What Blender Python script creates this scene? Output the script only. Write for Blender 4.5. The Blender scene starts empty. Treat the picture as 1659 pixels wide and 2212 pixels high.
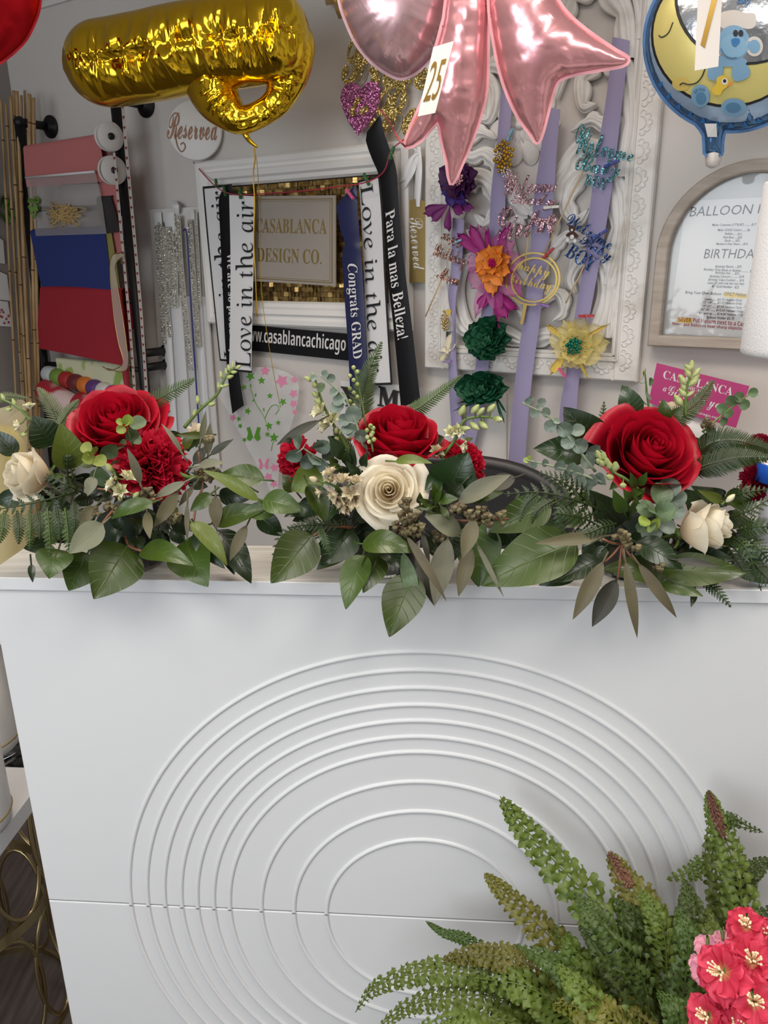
import bpy, math, random
import numpy as np
from mathutils import Vector, Matrix, noise
from mathutils.geometry import delaunay_2d_cdt, tessellate_polygon

# ------------------------------------------------------------------ camera, world, lights, exposure
SC = bpy.context.scene
COL = SC.collection
RND = random.Random(11)
F, CX, CY = 1661.0, 829.5, 1106.0
CAM = Vector((0, 0, 1.45))
_dn = Vector((70, 5044, F)).normalized()
_zc = -_dn
_e = Vector((0, 0, 1))
_yc = (_e - _e.dot(_zc) * _zc).normalized()
_xc = _yc.cross(_zc)


def cam2w(v):
    return Vector((v.dot(_xc), v.dot(_yc), v.dot(_zc)))


cam_data = bpy.data.cameras.new('camera')
cam = bpy.data.objects.new('camera', cam_data)
COL.objects.link(cam)
_r, _d, _f = (cam2w(Vector(a)) for a in ((1, 0, 0), (0, 1, 0), (0, 0, 1)))
cam.matrix_world = Matrix(((_r.x, -_d.x, -_f.x, CAM.x), (_r.y, -_d.y, -_f.y, CAM.y), (_r.z, -_d.z, -_f.z, CAM.z), (0, 0, 0, 1)))
cam_data.sensor_fit = 'HORIZONTAL'
cam_data.sensor_width = 36.0
cam_data.lens = 36.0 * F / 1659.0
cam_data.clip_start = 0.02
SC.camera = cam

SC.view_settings.view_transform = 'Standard'
SC.view_settings.look = 'None'
SC.view_settings.gamma = 1.0
SC.view_settings.use_curve_mapping = False
SC.view_settings.exposure = -0.04

WORLD = bpy.data.worlds.new('overcast_sky')
SC.world = WORLD
WORLD.use_nodes = True
_bg = WORLD.node_tree.nodes['Background']
_bg.inputs[0].default_value = (0.80, 0.90, 1.0, 1)
_bg.inputs[1].default_value = 1.3

# planes of the place: the display wall and the front of the counter (both vertical)
class Plane:
    def __init__(s, P, deg):
        a = math.radians(deg)
        s.P = Vector(P)
        s.U = Vector((math.cos(a), -math.sin(a), 0))
        s.N = Vector((-math.sin(a), -math.cos(a), 0))
        s.Z = Vector((0, 0, 1))

    def w(s, u, v, w=0.0):                      # along, height above the floor, out of the plane
        return s.P + s.U * u + s.Z * v + s.N * w


WALL = Plane((0, 2.2, 0), 32.4)
CNT = Plane((0, 0.85, 0), 4.35)


def area_light(name, loc, target, sx, sy, power, color, spread=180):
    L = bpy.data.lights.new(name, 'AREA')
    L.shape = 'RECTANGLE'
    L.size, L.size_y, L.energy, L.color = sx, sy, power, color
    L.spread = math.radians(spread)
    o = bpy.data.objects.new(name, L)
    COL.objects.link(o)
    o.location = loc
    o.rotation_euler = (Vector(target) - Vector(loc)).to_track_quat('-Z', 'Y').to_euler()
    return o


# daylight through the shop window behind the camera, and unseen ceiling lights added as fill
area_light('shop_window_daylight', WALL.w(0.55, 1.45, 4.3), WALL.w(0.85, 1.0, 0), 2.3, 1.6, 28, (0.92, 0.96, 1.0), 140)
area_light('ceiling_fill_light', WALL.w(0.75, 2.31, 2.3), WALL.w(0.75, 0, 2.2), 1.2, 0.6, 14, (1.0, 0.95, 0.88), 135)
area_light('ceiling_fill_light', WALL.w(1.75, 2.31, 1.3), WALL.w(1.5, 0, 1.2), 1.0, 0.5, 16, (1.0, 0.95, 0.89), 160)
area_light('ceiling_fill_light', WALL.w(0.5, 2.31, 1.0), WALL.w(0.45, 0, 0.6), 0.9, 0.4, 10, (1.0, 0.88, 0.76), 135)


# ------------------------------------------------------------------ pixel rays -> points in the place
def ray(px, py):
    return cam2w(Vector((px - CX, py - CY, F)))


def hit(px, py, P, N):
    r = ray(px, py)
    return CAM + r * ((P - CAM).dot(N) / r.dot(N))


def ow(px, py, off=0.0):                        # on the display wall, off metres in front of it
    return hit(px, py, WALL.P + WALL.N * off, WALL.N)


def oc(px, py, off=0.0):                        # on the counter's front plane, off metres in front of it
    return hit(px, py, CNT.P + CNT.N * off, CNT.N)


def oz(px, py, z):                              # on a horizontal plane
    return hit(px, py, Vector((0, 0, z)), Vector((0, 0, 1)))


# ------------------------------------------------------------------ mesh builder and scene helpers
class MB:
    def __init__(s):
        s.v, s.f, s.uv = [], [], []

    def add(s, vs, fs, uvs=None):
        b = len(s.v)
        s.v.extend(Vector(v) for v in vs)
        s.f.extend(tuple(b + i for i in f) for f in fs)
        s.uv.extend(uvs if uvs is not None else [(0.5, 0.5)] * len(vs))
        return s

    def merge(s, o):
        return s.add(o.v, o.f, o.uv)


WL = {}
MATS = {}


def place_mesh(name, mb, mat, loc, smooth=True):
    me = bpy.data.meshes.new(name)
    me.from_pydata([(v - loc)[:] for v in mb.v], [], mb.f)
    uvl = me.uv_layers.new(name='uv')
    idx = np.empty(len(me.loops), dtype=np.int32)
    me.loops.foreach_get('vertex_index', idx)
    uvl.data.foreach_set('uv', np.array(mb.uv, dtype=np.float32)[idx].ravel())
    me.polygons.foreach_set('use_smooth', [smooth] * len(me.polygons))
    me.materials.append(mat)
    me.update()
    o = bpy.data.objects.new(name, me)
    COL.objects.link(o)
    return o


def tag(o, label=None, cat=None, group=None, kind=None):
    if label: o['label'] = label
    if cat: o['category'] = cat
    if group: o['group'] = group
    if kind: o['kind'] = kind
    return o


def bounds(mb):
    a = np.array([v[:] for v in mb.v])
    return a.min(0), a.max(0)


def obj(name, mb, mat, parent=None, smooth=True, label=None, cat=None, group=None, kind=None):
    lo, hi = bounds(mb)
    if parent is None:
        loc = Vector(((lo[0] + hi[0]) / 2, (lo[1] + hi[1]) / 2, lo[2]))
    else:
        loc = Vector(((lo + hi) / 2).tolist())
    o = place_mesh(name, mb, mat, loc, smooth)
    WL[o.name] = loc
    if parent is not None:
        o.parent = parent
        o.location = loc - WL[parent.name]
    else:
        o.location = loc
    return tag(o, label, cat, group, kind)


def thing(name, label, cat, loc, group=None):
    o = bpy.data.objects.new(name, None)
    COL.objects.link(o)
    o.empty_display_size = 0.05
    o.location = loc
    WL[o.name] = Vector(loc)
    return tag(o, label, cat, group)


# ---- shapes
def quad(mb, a, b, c, d):
    mb.add([a, b, c, d], [(0, 1, 2, 3)], [(0, 0), (1, 0), (1, 1), (0, 1)])


def hexa(mb, o, a, b, c):                       # box from a corner and three edge vectors
    o, a, b, c = Vector(o), Vector(a), Vector(b), Vector(c)
    v = [o, o + a, o + a + b, o + b, o + c, o + a + c, o + a + b + c, o + b + c]
    f = [(0, 3, 2, 1), (4, 5, 6, 7), (0, 1, 5, 4), (1, 2, 6, 5), (2, 3, 7, 6), (3, 0, 4, 7)]
    if a.cross(b).dot(c) < 0: f = [t[::-1] for t in f]
    mb.add(v, f)
    return mb


def pbox(mb, pl, u0, u1, v0, v1, w0, w1):
    return hexa(mb, pl.w(u0, v0, w0), pl.U * (u1 - u0), pl.Z * (v1 - v0), pl.N * (w1 - w0))


def bbox_(mb, pl, u0, u1, v0, v1, w0, w1, r=0.004):   # box with chamfered front edges
    a = [(u0, v0), (u1, v0), (u1, v1), (u0, v1)]
    b = [(u0 + r, v0 + r), (u1 - r, v0 + r), (u1 - r, v1 - r), (u0 + r, v1 - r)]
    s = 1 if w1 > w0 else -1
    v = [pl.w(x, y, w0) for x, y in a] + [pl.w(x, y, w1 - r * s) for x, y in a] + [pl.w(x, y, w1) for x, y in b]
    f = [(0, 3, 2, 1), (8, 9, 10, 11)]
    for k in (0, 4):
        for i in range(4):
            j = (i + 1) % 4
            f.append((k + i, k + j, k + 4 + j, k + 4 + i))
    mb.add(v, f)
    return mb


def grid(mb, fn, nu, nv, cu=False, cv=False):   # fn(s,t) -> point, s,t in 0..1
    vs, uvs, fs = [], [], []
    mu, mv = nu + (0 if cu else 1), nv + (0 if cv else 1)
    for i in range(mu):
        for j in range(mv):
            s, t = i / nu, j / nv
            vs.append(fn(s, t)); uvs.append((s, t))
    for i in range(nu):
        for j in range(nv):
            i2, j2 = (i + 1) % mu, (j + 1) % mv
            fs.append((i * mv + j, i2 * mv + j, i2 * mv + j2, i * mv + j2))
    mb.add(vs, fs, uvs)
    return mb


def catmull(pts, n=8):
    P = [Vector(p) for p in pts]
    if len(P) < 3: 
        return [P[0].lerp(P[-1], i / n) for i in range(n + 1)]
    P = [P[0] * 2 - P[1]] + P + [P[-1] * 2 - P[-2]]
    out = []
    for i in range(1, len(P) - 2):
        a, b, c, d = P[i - 1:i + 3]
        for k in range(n):
            t = k / n
            out.append(0.5 * ((2 * b) + (c - a) * t + (2 * a - 5 * b + 4 * c - d) * t * t + (3 * b - a - 3 * c + d) * t ** 3))
    out.append(P[-2])
    return out


def frames(path):
    T = []
    n = len(path)
    for i in range(n):
        t = path[min(i + 1, n - 1)] - path[max(i - 1, 0)]
        T.append(t.normalized() if t.length > 1e-9 else Vector((0, 0, 1)))
    a = Vector((0, 0, 1)) if abs(T[0].z) < 0.9 else Vector((1, 0, 0))
    nrm = (a - a.dot(T[0]) * T[0]).normalized()
    out = []
    for t in T:
        nrm = nrm - nrm.dot(t) * t
        nrm = nrm.normalized() if nrm.length > 1e-9 else t.orthogonal().normalized()
        out.append((t, nrm, t.cross(nrm)))
    return out


def tube(mb, path, r, segs=8, caps=True, closed=False):
    path = [Vector(p) for p in path]
    if closed: path = path + [path[0]]
    n = len(path)
    rr = r if callable(r) else (lambda s: r)
    fr = frames(path)
    vs, uvs, fs = [], [], []
    for i, (p, (t, a, b)) in enumerate(zip(path, fr)):
        q = rr(i / (n - 1))
        for k in range(segs):
            an = 2 * math.pi * k / segs
            vs.append(p + (a * math.cos(an) + b * math.sin(an)) * q); uvs.append((k / segs, i / (n - 1)))
    for i in range(n - 1):
        for k in range(segs):
            k2 = (k + 1) % segs
            fs.append((i * segs + k, i * segs + k2, (i + 1) * segs + k2, (i + 1) * segs + k))
    if caps and not closed:
        fs.append(tuple(range(segs))[::-1])
        fs.append(tuple((n - 1) * segs + k for k in range(segs)))
    mb.add(vs, fs, uvs)
    return mb


def lathe(mb, base, axis, prof, segs=24, xref=None):   # prof: (radius, height) from bottom to top
    base, axis = Vector(base), Vector(axis).normalized()
    a = xref or axis.orthogonal().normalized()
    a = (a - a.dot(axis) * axis).normalized()
    b = axis.cross(a)
    n = len(prof)
    vs, uvs, fs = [], [], []
    for i, (r, h) in enumerate(prof):
        for k in range(segs):
            an = 2 * math.pi * k / segs
            vs.append(base + axis * h + (a * math.cos(an) + b * math.sin(an)) * r); uvs.append((k / segs, i / (n - 1)))
    for i in range(n - 1):
        for k in range(segs):
            k2 = (k + 1) % segs
            fs.append((i * segs + k, i * segs + k2, (i + 1) * segs + k2, (i + 1) * segs + k))
    mb.add(vs, fs, uvs)
    return mb


def disc(mb, c, axis, r, segs=24, squash=1.0):
    c, axis = Vector(c), Vector(axis).normalized()
    a = axis.orthogonal().normalized(); b = axis.cross(a)
    vs = [c] + [c + (a * math.cos(2 * math.pi * k / segs) + b * math.sin(2 * math.pi * k / segs)) * r for k in range(segs)]
    mb.add(vs, [(0, 1 + k, 1 + (k + 1) % segs) for k in range(segs)])
    return mb


def ball(mb, c, r, seg=8, ring=6, sc=(1, 1, 1), rot=None):
    c = Vector(c)
    vs, fs, uvs = [], [], []
    for i in range(ring + 1):
        th = math.pi * i / ring
        for k in range(seg):
            p = Vector((math.sin(th) * math.cos(2 * math.pi * k / seg) * sc[0], math.sin(th) * math.sin(2 * math.pi * k / seg) * sc[1], math.cos(th) * sc[2])) * r
            if rot is not None: p = rot @ p
            vs.append(c + p); uvs.append((k / seg, i / ring))
    for i in range(ring):
        for k in range(seg):
            k2 = (k + 1) % seg
            fs.append((i * seg + k, (i + 1) * seg + k, (i + 1) * seg + k2, i * seg + k2))
    mb.add(vs, fs, uvs)
    return mb


def slab(mb, pts, off):                         # closed outline of 3D points (planar), thickness vector off
    pts = [Vector(p) for p in pts]
    tri = tessellate_polygon([pts])
    n = len(pts)
    nn = Vector((0, 0, 0))
    for i in range(n):
        nn += (pts[i]).cross(pts[(i + 1) % n])
    flip = nn.dot(off) < 0
    v = pts + [p + off for p in pts]
    f = []
    for t in tri:
        a, b, c = t
        m = (pts[b] - pts[a]).cross(pts[c] - pts[a])
        if m.dot(off) < 0: a, b, c = a, c, b
        f.append((n + a, n + b, n + c)); f.append((a, c, b))
    for i in range(n):
        j = (i + 1) % n
        q = (i, j, n + j, n + i)
        f.append(q[::-1] if flip else q)
    mb.add(v, f)
    return mb


def rot_to(axis, up=None):
    z = Vector(axis).normalized()
    x = (Vector(up) if up is not None else z.orthogonal())
    x = (x - x.dot(z) * z)
    x = x.normalized() if x.length > 1e-6 else z.orthogonal().normalized()
    y = z.cross(x)
    return Matrix((x, y, z)).transposed()


# ---- lettering: outlines of the built-in typeface and its mathematical alphabets, as meshes
_TXT = {}


def _map(t, up, lo):
    o = ''
    for c in t:
        if 'A' <= c <= 'Z': o += chr(up + ord(c) - 65)
        elif 'a' <= c <= 'z': o += chr(0x210E) if (lo == 0x1D44E and c == 'h') else chr(lo + ord(c) - 97)
        else: o += c
    return o


def text_geo(s, style='sans', bold=0.0, res=3, space=1.0):
    key = (s, style, bold, res, space)
    if key in _TXT: return _TXT[key]
    t, shear = s, 0.0
    if style == 'serif': t = _map(s, 0x1D400, 0x1D41A)
    if style == 'thin': t, shear = _map(s, 0x1D434, 0x1D44E), -0.27
    if style == 'ital': t = _map(s, 0x1D434, 0x1D44E)
    if style == 'script': t = _map(s, 0x1D4D0, 0x1D4EA)
    if style == 'sansb': t = _map(s, 0x1D5D4, 0x1D5EE)
    if style == 'sansi': shear = 0.2
    cu = bpy.data.curves.new('lettering', 'FONT')
    cu.body = t; cu.size = 1.0; cu.resolution_u = res; cu.offset = bold; cu.space_character = space
    cu.extrude = 0.5; cu.fill_mode = 'BOTH'
    o = bpy.data.objects.new('lettering', cu)
    me = bpy.data.meshes.new_from_object(o)
    vs = np.array([v.co[:] for v in me.vertices])
    fs = [tuple(p.vertices) for p in me.polygons]
    vs[:, 0] += shear * vs[:, 1]
    lo, hi = vs.min(0), vs.max(0)
    asp = (hi[0] - lo[0]) / (hi[1] - lo[1])
    vs = (vs - lo) / (hi - lo)
    bpy.data.objects.remove(o); bpy.data.curves.remove(cu); bpy.data.meshes.remove(me)
    _TXT[key] = (vs, fs, asp)
    return _TXT[key]


def text_mb(s, style, fn, thick=0.0015, bold=0.0, res=3, space=1.0, mb=None):
    """fn(x,y) -> (point, outward normal) for x,y in 0..1 over the lettering's box"""
    vs, fs, asp = text_geo(s, style, bold, res, space)
    mb = mb or MB()
    out = []
    for x, y, z in vs:
        p, n = fn(x, y)
        out.append(p + n * (thick * z))
    mb.add(out, fs)
    return mb


def quad_fn(tl, tr, br, bl, n):
    def fn(x, y):
        return (bl * (1 - x) + br * x) * (1 - y) + (tl * (1 - x) + tr * x) * y, n
    return fn


def wq(tl, tr, br, bl, off=0.0):                # quad of wall points from four pixel corners
    return [ow(*p, off) for p in (tl, tr, br, bl)]


# ------------------------------------------------------------------ materials
def mat(name, color=(0.8, 0.8, 0.8), rough=0.5, metal=0.0, **k):
    m = bpy.data.materials.new(name)
    m.use_nodes = True
    nt = m.node_tree
    b = nt.nodes['Principled BSDF']
    b.inputs['Base Color'].default_value = (*color, 1)
    b.inputs['Roughness'].default_value = rough
    b.inputs['Metallic'].default_value = metal
    for key, val in k.items():
        nm = {'trans': 'Transmission Weight', 'ior': 'IOR', 'spec': 'Specular IOR Level', 'coat': 'Coat Weight', 'sheen': 'Sheen Weight',
              'sss': 'Subsurface Weight', 'alpha': 'Alpha', 'emit': 'Emission Strength'}.get(key)
        if nm: b.inputs[nm].default_value = val
    m.diffuse_color = (*color, 1)
    MATS[name] = m
    return m


def nd(m, typ, **k):
    n = m.node_tree.nodes.new(typ)
    for a, v in k.items(): setattr(n, a, v)
    return n


def lk(m, a, b):
    m.node_tree.links.new(a, b)


def pb(m):
    return m.node_tree.nodes['Principled BSDF']


def add_bump(m, scale=40.0, strength=0.2, dist=0.002, kind='ShaderNodeTexNoise', stretch=None, detail=4):
    tc = nd(m, 'ShaderNodeTexCoord')
    src = tc.outputs['Object']
    if stretch:
        mp = nd(m, 'ShaderNodeMapping'); mp.inputs['Scale'].default_value = stretch
        lk(m, src, mp.inputs[0]); src = mp.outputs[0]
    t = nd(m, kind)
    t.inputs['Scale'].default_value = scale
    if 'Detail' in t.inputs: t.inputs['Detail'].default_value = detail
    lk(m, src, t.inputs['Vector'])
    bp = nd(m, 'ShaderNodeBump'); bp.inputs['Strength'].default_value = strength; bp.inputs['Distance'].default_value = dist
    lk(m, t.outputs[0], bp.inputs['Height']); lk(m, bp.outputs[0], pb(m).inputs['Normal'])
    return t


def add_vary(m, c1, c2, scale=6.0, stretch=None, detail=3, lo=0.35, hi=0.65, kind='ShaderNodeTexNoise'):
    tc = nd(m, 'ShaderNodeTexCoord')
    src = tc.outputs['Object']
    if stretch:
        mp = nd(m, 'ShaderNodeMapping'); mp.inputs['Scale'].default_value = stretch
        lk(m, src, mp.inputs[0]); src = mp.outputs[0]
    t = nd(m, kind); t.inputs['Scale'].default_value = scale
    if 'Detail' in t.inputs: t.inputs['Detail'].default_value = detail
    lk(m, src, t.inputs['Vector'])
    r = nd(m, 'ShaderNodeValToRGB')
    r.color_ramp.elements[0].position, r.color_ramp.elements[1].position = lo, hi
    r.color_ramp.elements[0].color, r.color_ramp.elements[1].color = (*c1, 1), (*c2, 1)
    lk(m, t.outputs[0], r.inputs[0]); lk(m, r.outputs[0], pb(m).inputs['Base Color'])
    return m


def glitter(name, c, c2=None, scale=420.0):
    m = mat(name, c, 0.32, 0.75)
    tc = nd(m, 'ShaderNodeTexCoord'); v = nd(m, 'ShaderNodeTexVoronoi'); v.inputs['Scale'].default_value = scale
    lk(m, tc.outputs['Object'], v.inputs['Vector'])
    mx = nd(m, 'ShaderNodeVectorMath', operation='SUBTRACT'); mx.inputs[1].default_value = (0.5, 0.5, 0.5)
    lk(m, v.outputs['Color'], mx.inputs[0])
    sc = nd(m, 'ShaderNodeVectorMath', operation='SCALE'); sc.inputs['Scale'].default_value = 1.3
    lk(m, mx.outputs[0], sc.inputs[0])
    g = nd(m, 'ShaderNodeNewGeometry')
    ad = nd(m, 'ShaderNodeVectorMath', operation='ADD'); lk(m, g.outputs['Normal'], ad.inputs[0]); lk(m, sc.outputs[0], ad.inputs[1])
    no = nd(m, 'ShaderNodeVectorMath', operation='NORMALIZE'); lk(m, ad.outputs[0], no.inputs[0]); lk(m, no.outputs[0], pb(m).inputs['Normal'])
    sp = nd(m, 'ShaderNodeSeparateColor'); lk(m, v.outputs['Color'], sp.inputs[0])
    r = nd(m, 'ShaderNodeValToRGB')
    c2 = c2 or tuple(min(1, x * 1.5 + 0.08) for x in c)
    r.color_ramp.elements[0].color = (*[x * 0.55 for x in c], 1); r.color_ramp.elements[1].color = (*c2, 1)
    lk(m, sp.outputs[0], r.inputs[0]); lk(m, r.outputs[0], pb(m).inputs['Base Color'])
    return m


M_wall = mat('wall_paint', (0.66, 0.625, 0.59), 0.75); add_bump(M_wall, 180, 0.08, 0.001)
M_wall_dim = mat('wall_paint_dimmed', (0.30, 0.265, 0.245), 0.75)  # left wall: dimness of that end put into the colour, also cuts bounce
M_ceil = mat('ceiling_paint', (0.75, 0.73, 0.70), 0.8)
M_trim = mat('trim_paint', (0.74, 0.72, 0.69), 0.45)
M_lam = mat('white_laminate', (0.665, 0.672, 0.682), 0.38); add_bump(M_lam, 60, 0.04, 0.0006, stretch=(40, 40, 1))
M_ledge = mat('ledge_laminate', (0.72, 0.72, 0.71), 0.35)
add_vary(M_ledge, (0.43, 0.42, 0.385), (0.60, 0.59, 0.56), 9, stretch=(1.2, 22, 22), lo=0.3, hi=0.7)  # greyish wood grain, with the bouquets' shade worked into its tone
M_floor = mat('wood_floor', (0.1, 0.08, 0.07), 0.45)
add_vary(M_floor, (0.055, 0.042, 0.038), (0.13, 0.105, 0.095), 5, stretch=(14, 1.2, 1), detail=6, lo=0.3, hi=0.75)
M_black = mat('black_metal', (0.012, 0.011, 0.012), 0.45)
M_white = mat('white_paint', (0.78, 0.77, 0.75), 0.45)
M_paper = mat('white_paper', (0.82, 0.81, 0.80), 0.6)
M_ink = mat('black_ink', (0.012, 0.012, 0.014), 0.5)
M_glass = mat('clear_glass', (1, 1, 1), 0.02, trans=1.0, ior=1.45)


def pane(name, fac, tint=(1, 1, 1), rough=0.03):   # thin clear sheet: passes light straight through and mirrors a little of the room
    m = mat(name, tint, rough)
    tr = nd(m, 'ShaderNodeBsdfTransparent'); tr.inputs[0].default_value = (*tint, 1)
    gl = nd(m, 'ShaderNodeBsdfGlossy'); gl.inputs['Roughness'].default_value = rough
    fr = nd(m, 'ShaderNodeFresnel'); fr.inputs[0].default_value = fac
    mx = nd(m, 'ShaderNodeMixShader')
    lk(m, fr.outputs[0], mx.inputs[0]); lk(m, tr.outputs[0], mx.inputs[1]); lk(m, gl.outputs[0], mx.inputs[2])
    lk(m, mx.outputs[0], m.node_tree.nodes['Material Output'].inputs[0])
    return m


M_pane = pane('pane_glass', 1.4)

# ------------------------------------------------------------------ the room
UL, UR, WF, ZC = -1.515, 3.1, 4.45, 2.335


def struct(name, mb, m, smooth=False):
    return obj(name, mb, m, smooth=smooth, kind='structure')


struct('floor', pbox(MB(), WALL, UL - .1, UR + .1, -0.05, 0, -0.1, WF + .1), M_floor)
struct('ceiling', pbox(MB(), WALL, UL - .1, UR + .1, ZC, ZC + 0.05, -0.1, WF + .1), M_ceil)
struct('wall_back', pbox(MB(), WALL, UL, UR, 0, ZC, -0.1, 0), M_wall)
struct('wall_left', pbox(MB(), WALL, UL - .1, UL, 0, ZC, -0.1, WF), M_wall_dim)
struct('wall_right', pbox(MB(), WALL, UR, UR + .1, 0, ZC, -0.1, WF), M_wall)
_m = MB()
WU0, WU1, WZ0, WZ1 = -1.0, 1.75, 0.55, 2.2
pbox(_m, WALL, UL, WU0, 0, ZC, WF, WF + .1); pbox(_m, WALL, WU1, UR, 0, ZC, WF, WF + .1)
pbox(_m, WALL, WU0, WU1, 0, WZ0, WF, WF + .1); pbox(_m, WALL, WU0, WU1, WZ1, ZC, WF, WF + .1)
struct('wall_front', _m, M_wall)
_m = MB()
for u0, u1 in ((WU0, WU0 + .06), (WU1 - .06, WU1), (0.35, 0.41)):
    pbox(_m, WALL, u0, u1, WZ0, WZ1, WF - .01, WF + .06)
pbox(_m, WALL, WU0, WU1, WZ0, WZ0 + .06, WF - .01, WF + .06); pbox(_m, WALL, WU0, WU1, WZ1 - .06, WZ1, WF - .01, WF + .06)
struct('window_1', _m, M_trim)
# crown moulding along the display wall and the left wall: a stepped profile swept along
def moulding(name, along, prof, m):
    mb = MB()
    (p0, ax0), (p1, ax1) = along
    n = len(prof)
    vs = [p0 + ax0[0] * a + ax0[1] * b for a, b in prof] + [p1 + ax1[0] * a + ax1[1] * b for a, b in prof]
    mb.add(vs, [(i, i + 1, n + i + 1, n + i) for i in range(n - 1)])
    return struct(name, mb, m)


_crown = [(0, -0.1), (0.012, -0.1), (0.012, -0.085), (0.02, -0.078), (0.032, -0.055), (0.055, -0.03), (0.075, -0.02), (0.075, -0.008), (0.085, -0.008), (0.085, 0)]
_ax = (WALL.N, WALL.Z)
moulding('trim_1', ((WALL.w(UL, ZC), _ax), (WALL.w(UR, ZC), _ax)), _crown, M_trim)
_ax2 = (WALL.U, WALL.Z)
moulding('trim_2', ((WALL.w(UL, ZC, WF), _ax2), (WALL.w(UL, ZC, 0), _ax2)), _crown, M_trim)
struct('baseboard_back', pbox(MB(), WALL, UL, UR, 0, 0.09, 0, 0.012), M_trim)

# ------------------------------------------------------------------ the counter
DU0, DU1, DC, DZ = -0.497, 0.593, 0.048, 0.568
counter = thing('reception_counter', 'white reception counter with raised concentric rings on its front', 'counter', CNT.w(DC, 0, -0.1))
_m = MB()
bbox_(_m, CNT, DU0, DU1, 0.005, 0.5695, -0.018, 0, 0.0012)
obj('front_panel', _m, M_lam, counter, False)
_m = MB()
bbox_(_m, CNT, DU0, DU1, 0.5715, 1.0625, -0.018, 0, 0.0012)
obj('front_panel', _m, M_lam, counter, False)
_m = MB()
pbox(_m, CNT, DU0, DU0 + .018, 0, 1.0625, -0.11, -0.018); obj('side_panel', _m, M_lam, counter, False)
_m = MB()
pbox(_m, CNT, DU1 - .018, DU1, 0, 1.0625, -0.11, -0.018); obj('side_panel', _m, M_lam, counter, False)
_m = MB()
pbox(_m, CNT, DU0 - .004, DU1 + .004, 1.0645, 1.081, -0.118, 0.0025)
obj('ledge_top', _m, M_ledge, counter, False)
_m = MB()
bbox_(_m, CNT, DU0 - .004, DU1 + .004, 1.0645, 1.0812, 0.0025, 0.0045, 0.0006)
obj('edge_band', _m, M_lam, counter, False)
_m = MB()
pbox(_m, CNT, DU0 + .02, DU1 - .02, 0.70, 0.72, -0.6, -0.11); pbox(_m, CNT, DU0 + .02, DU0 + .038, 0, 0.70, -0.6, -0.11); pbox(_m, CNT, DU1 - .038, DU1 - .02, 0, 0.70, -0.6, -0.11)
obj('work_surface', _m, M_lam, counter, False)
for r in (.4214, .396, .371, .3465, .3233, .2995, .2765, .2308, .184, .1375):
    for z0, z1 in ((0.5715, 1.0), (0.0, 0.5695)):
        mb = MB()
        n = 120
        a0, a1 = (math.asin((z0 - DZ) / r), math.pi - math.asin((z0 - DZ) / r)) if z0 > .3 else (math.pi - math.asin((z1 - DZ) / r), 2 * math.pi + math.asin((z1 - DZ) / r))
        def fn(s, t):
            a = a0 + (a1 - a0) * s
            b = math.pi * t
            q = r + 0.0032 * math.cos(b)
            return CNT.w(DC + q * math.cos(a), DZ + q * math.sin(a), 0.0030 * math.sin(b))
        grid(mb, fn, n, 6)
        obj('raised_ring', mb, M_lam, counter)

# ------------------------------------------------------------------ cloth, ribbon, peg and flower builders
M_satin_black = mat('black_satin', (0.007, 0.007, 0.009), 0.5, spec=0.25)
M_satin_navy = mat('navy_satin', (0.018, 0.022, 0.085), 0.36)
M_satin_white = mat('white_satin', (0.80, 0.80, 0.80), 0.32)
M_sash = mat('white_board', (0.80, 0.80, 0.81), 0.4)
M_lav = mat('lavender_ribbon', (0.33, 0.295, 0.48), 0.6); add_bump(M_lav, 700, 0.15, 0.0005)
M_gold = mat('polished_gold', (0.70, 0.50, 0.16), 0.24, .85)
M_goldmat = mat('brushed_gold', (0.62, 0.47, 0.20), 0.35, 1.0)
M_wood = mat('bamboo_skewer', (0.62, 0.45, 0.24), 0.6)
M_print = mat('white_print', (0.80, 0.79, 0.78), 0.5)


class Ribbon:
    """a strip given by rows of left and right edge pixels on the display wall, each row with its own distance"""
    def __init__(s, rows, n=8, plane=ow):
        L = [plane(r[0], r[1], r[4]) for r in rows]; Rr = [plane(r[2], r[3], r[5] if len(r) > 5 else r[4]) for r in rows]
        s.L, s.R = catmull(L, n), catmull(Rr, n)
        M = [(a + b) / 2 for a, b in zip(s.L, s.R)]
        s.cum = [0.0]
        for a, b in zip(M, M[1:]): s.cum.append(s.cum[-1] + (b - a).length)

    def at(s, a, t):
        d = min(max(a, 0), 1) * s.cum[-1]
        i = min(max(int(np.searchsorted(s.cum, d, 'right')) - 1, 0), len(s.L) - 2)
        k = (d - s.cum[i]) / max(s.cum[i + 1] - s.cum[i], 1e-9)
        return s.L[i].lerp(s.L[i + 1], k).lerp(s.R[i].lerp(s.R[i + 1], k), t)

    def mesh(s, nt=6, belly=0.0, lift=0.0, grow=0.0):
        return grid(MB(), lambda a, t: s.at(a + (a - .5) * grow * .2, t + (t - 0.5) * grow) + WALL.N * (lift + belly * (1 - (2 * t - 1) ** 2)), len(s.L) - 1, nt)


def rib_text(rb, s, style, a0, a1, t0, t1, up=False, lift=0.0025, bold=0.0, thick=0.0008):
    def fn(x, y):
        a = a0 + (a1 - a0) * (1 - x if up else x)
        t = t0 + (t1 - t0) * (1 - y if up else y)
        return rb.at(a, t) + WALL.N * lift, WALL.N
    return text_mb(s, style, fn, thick, bold)


PEGS = {}


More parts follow.
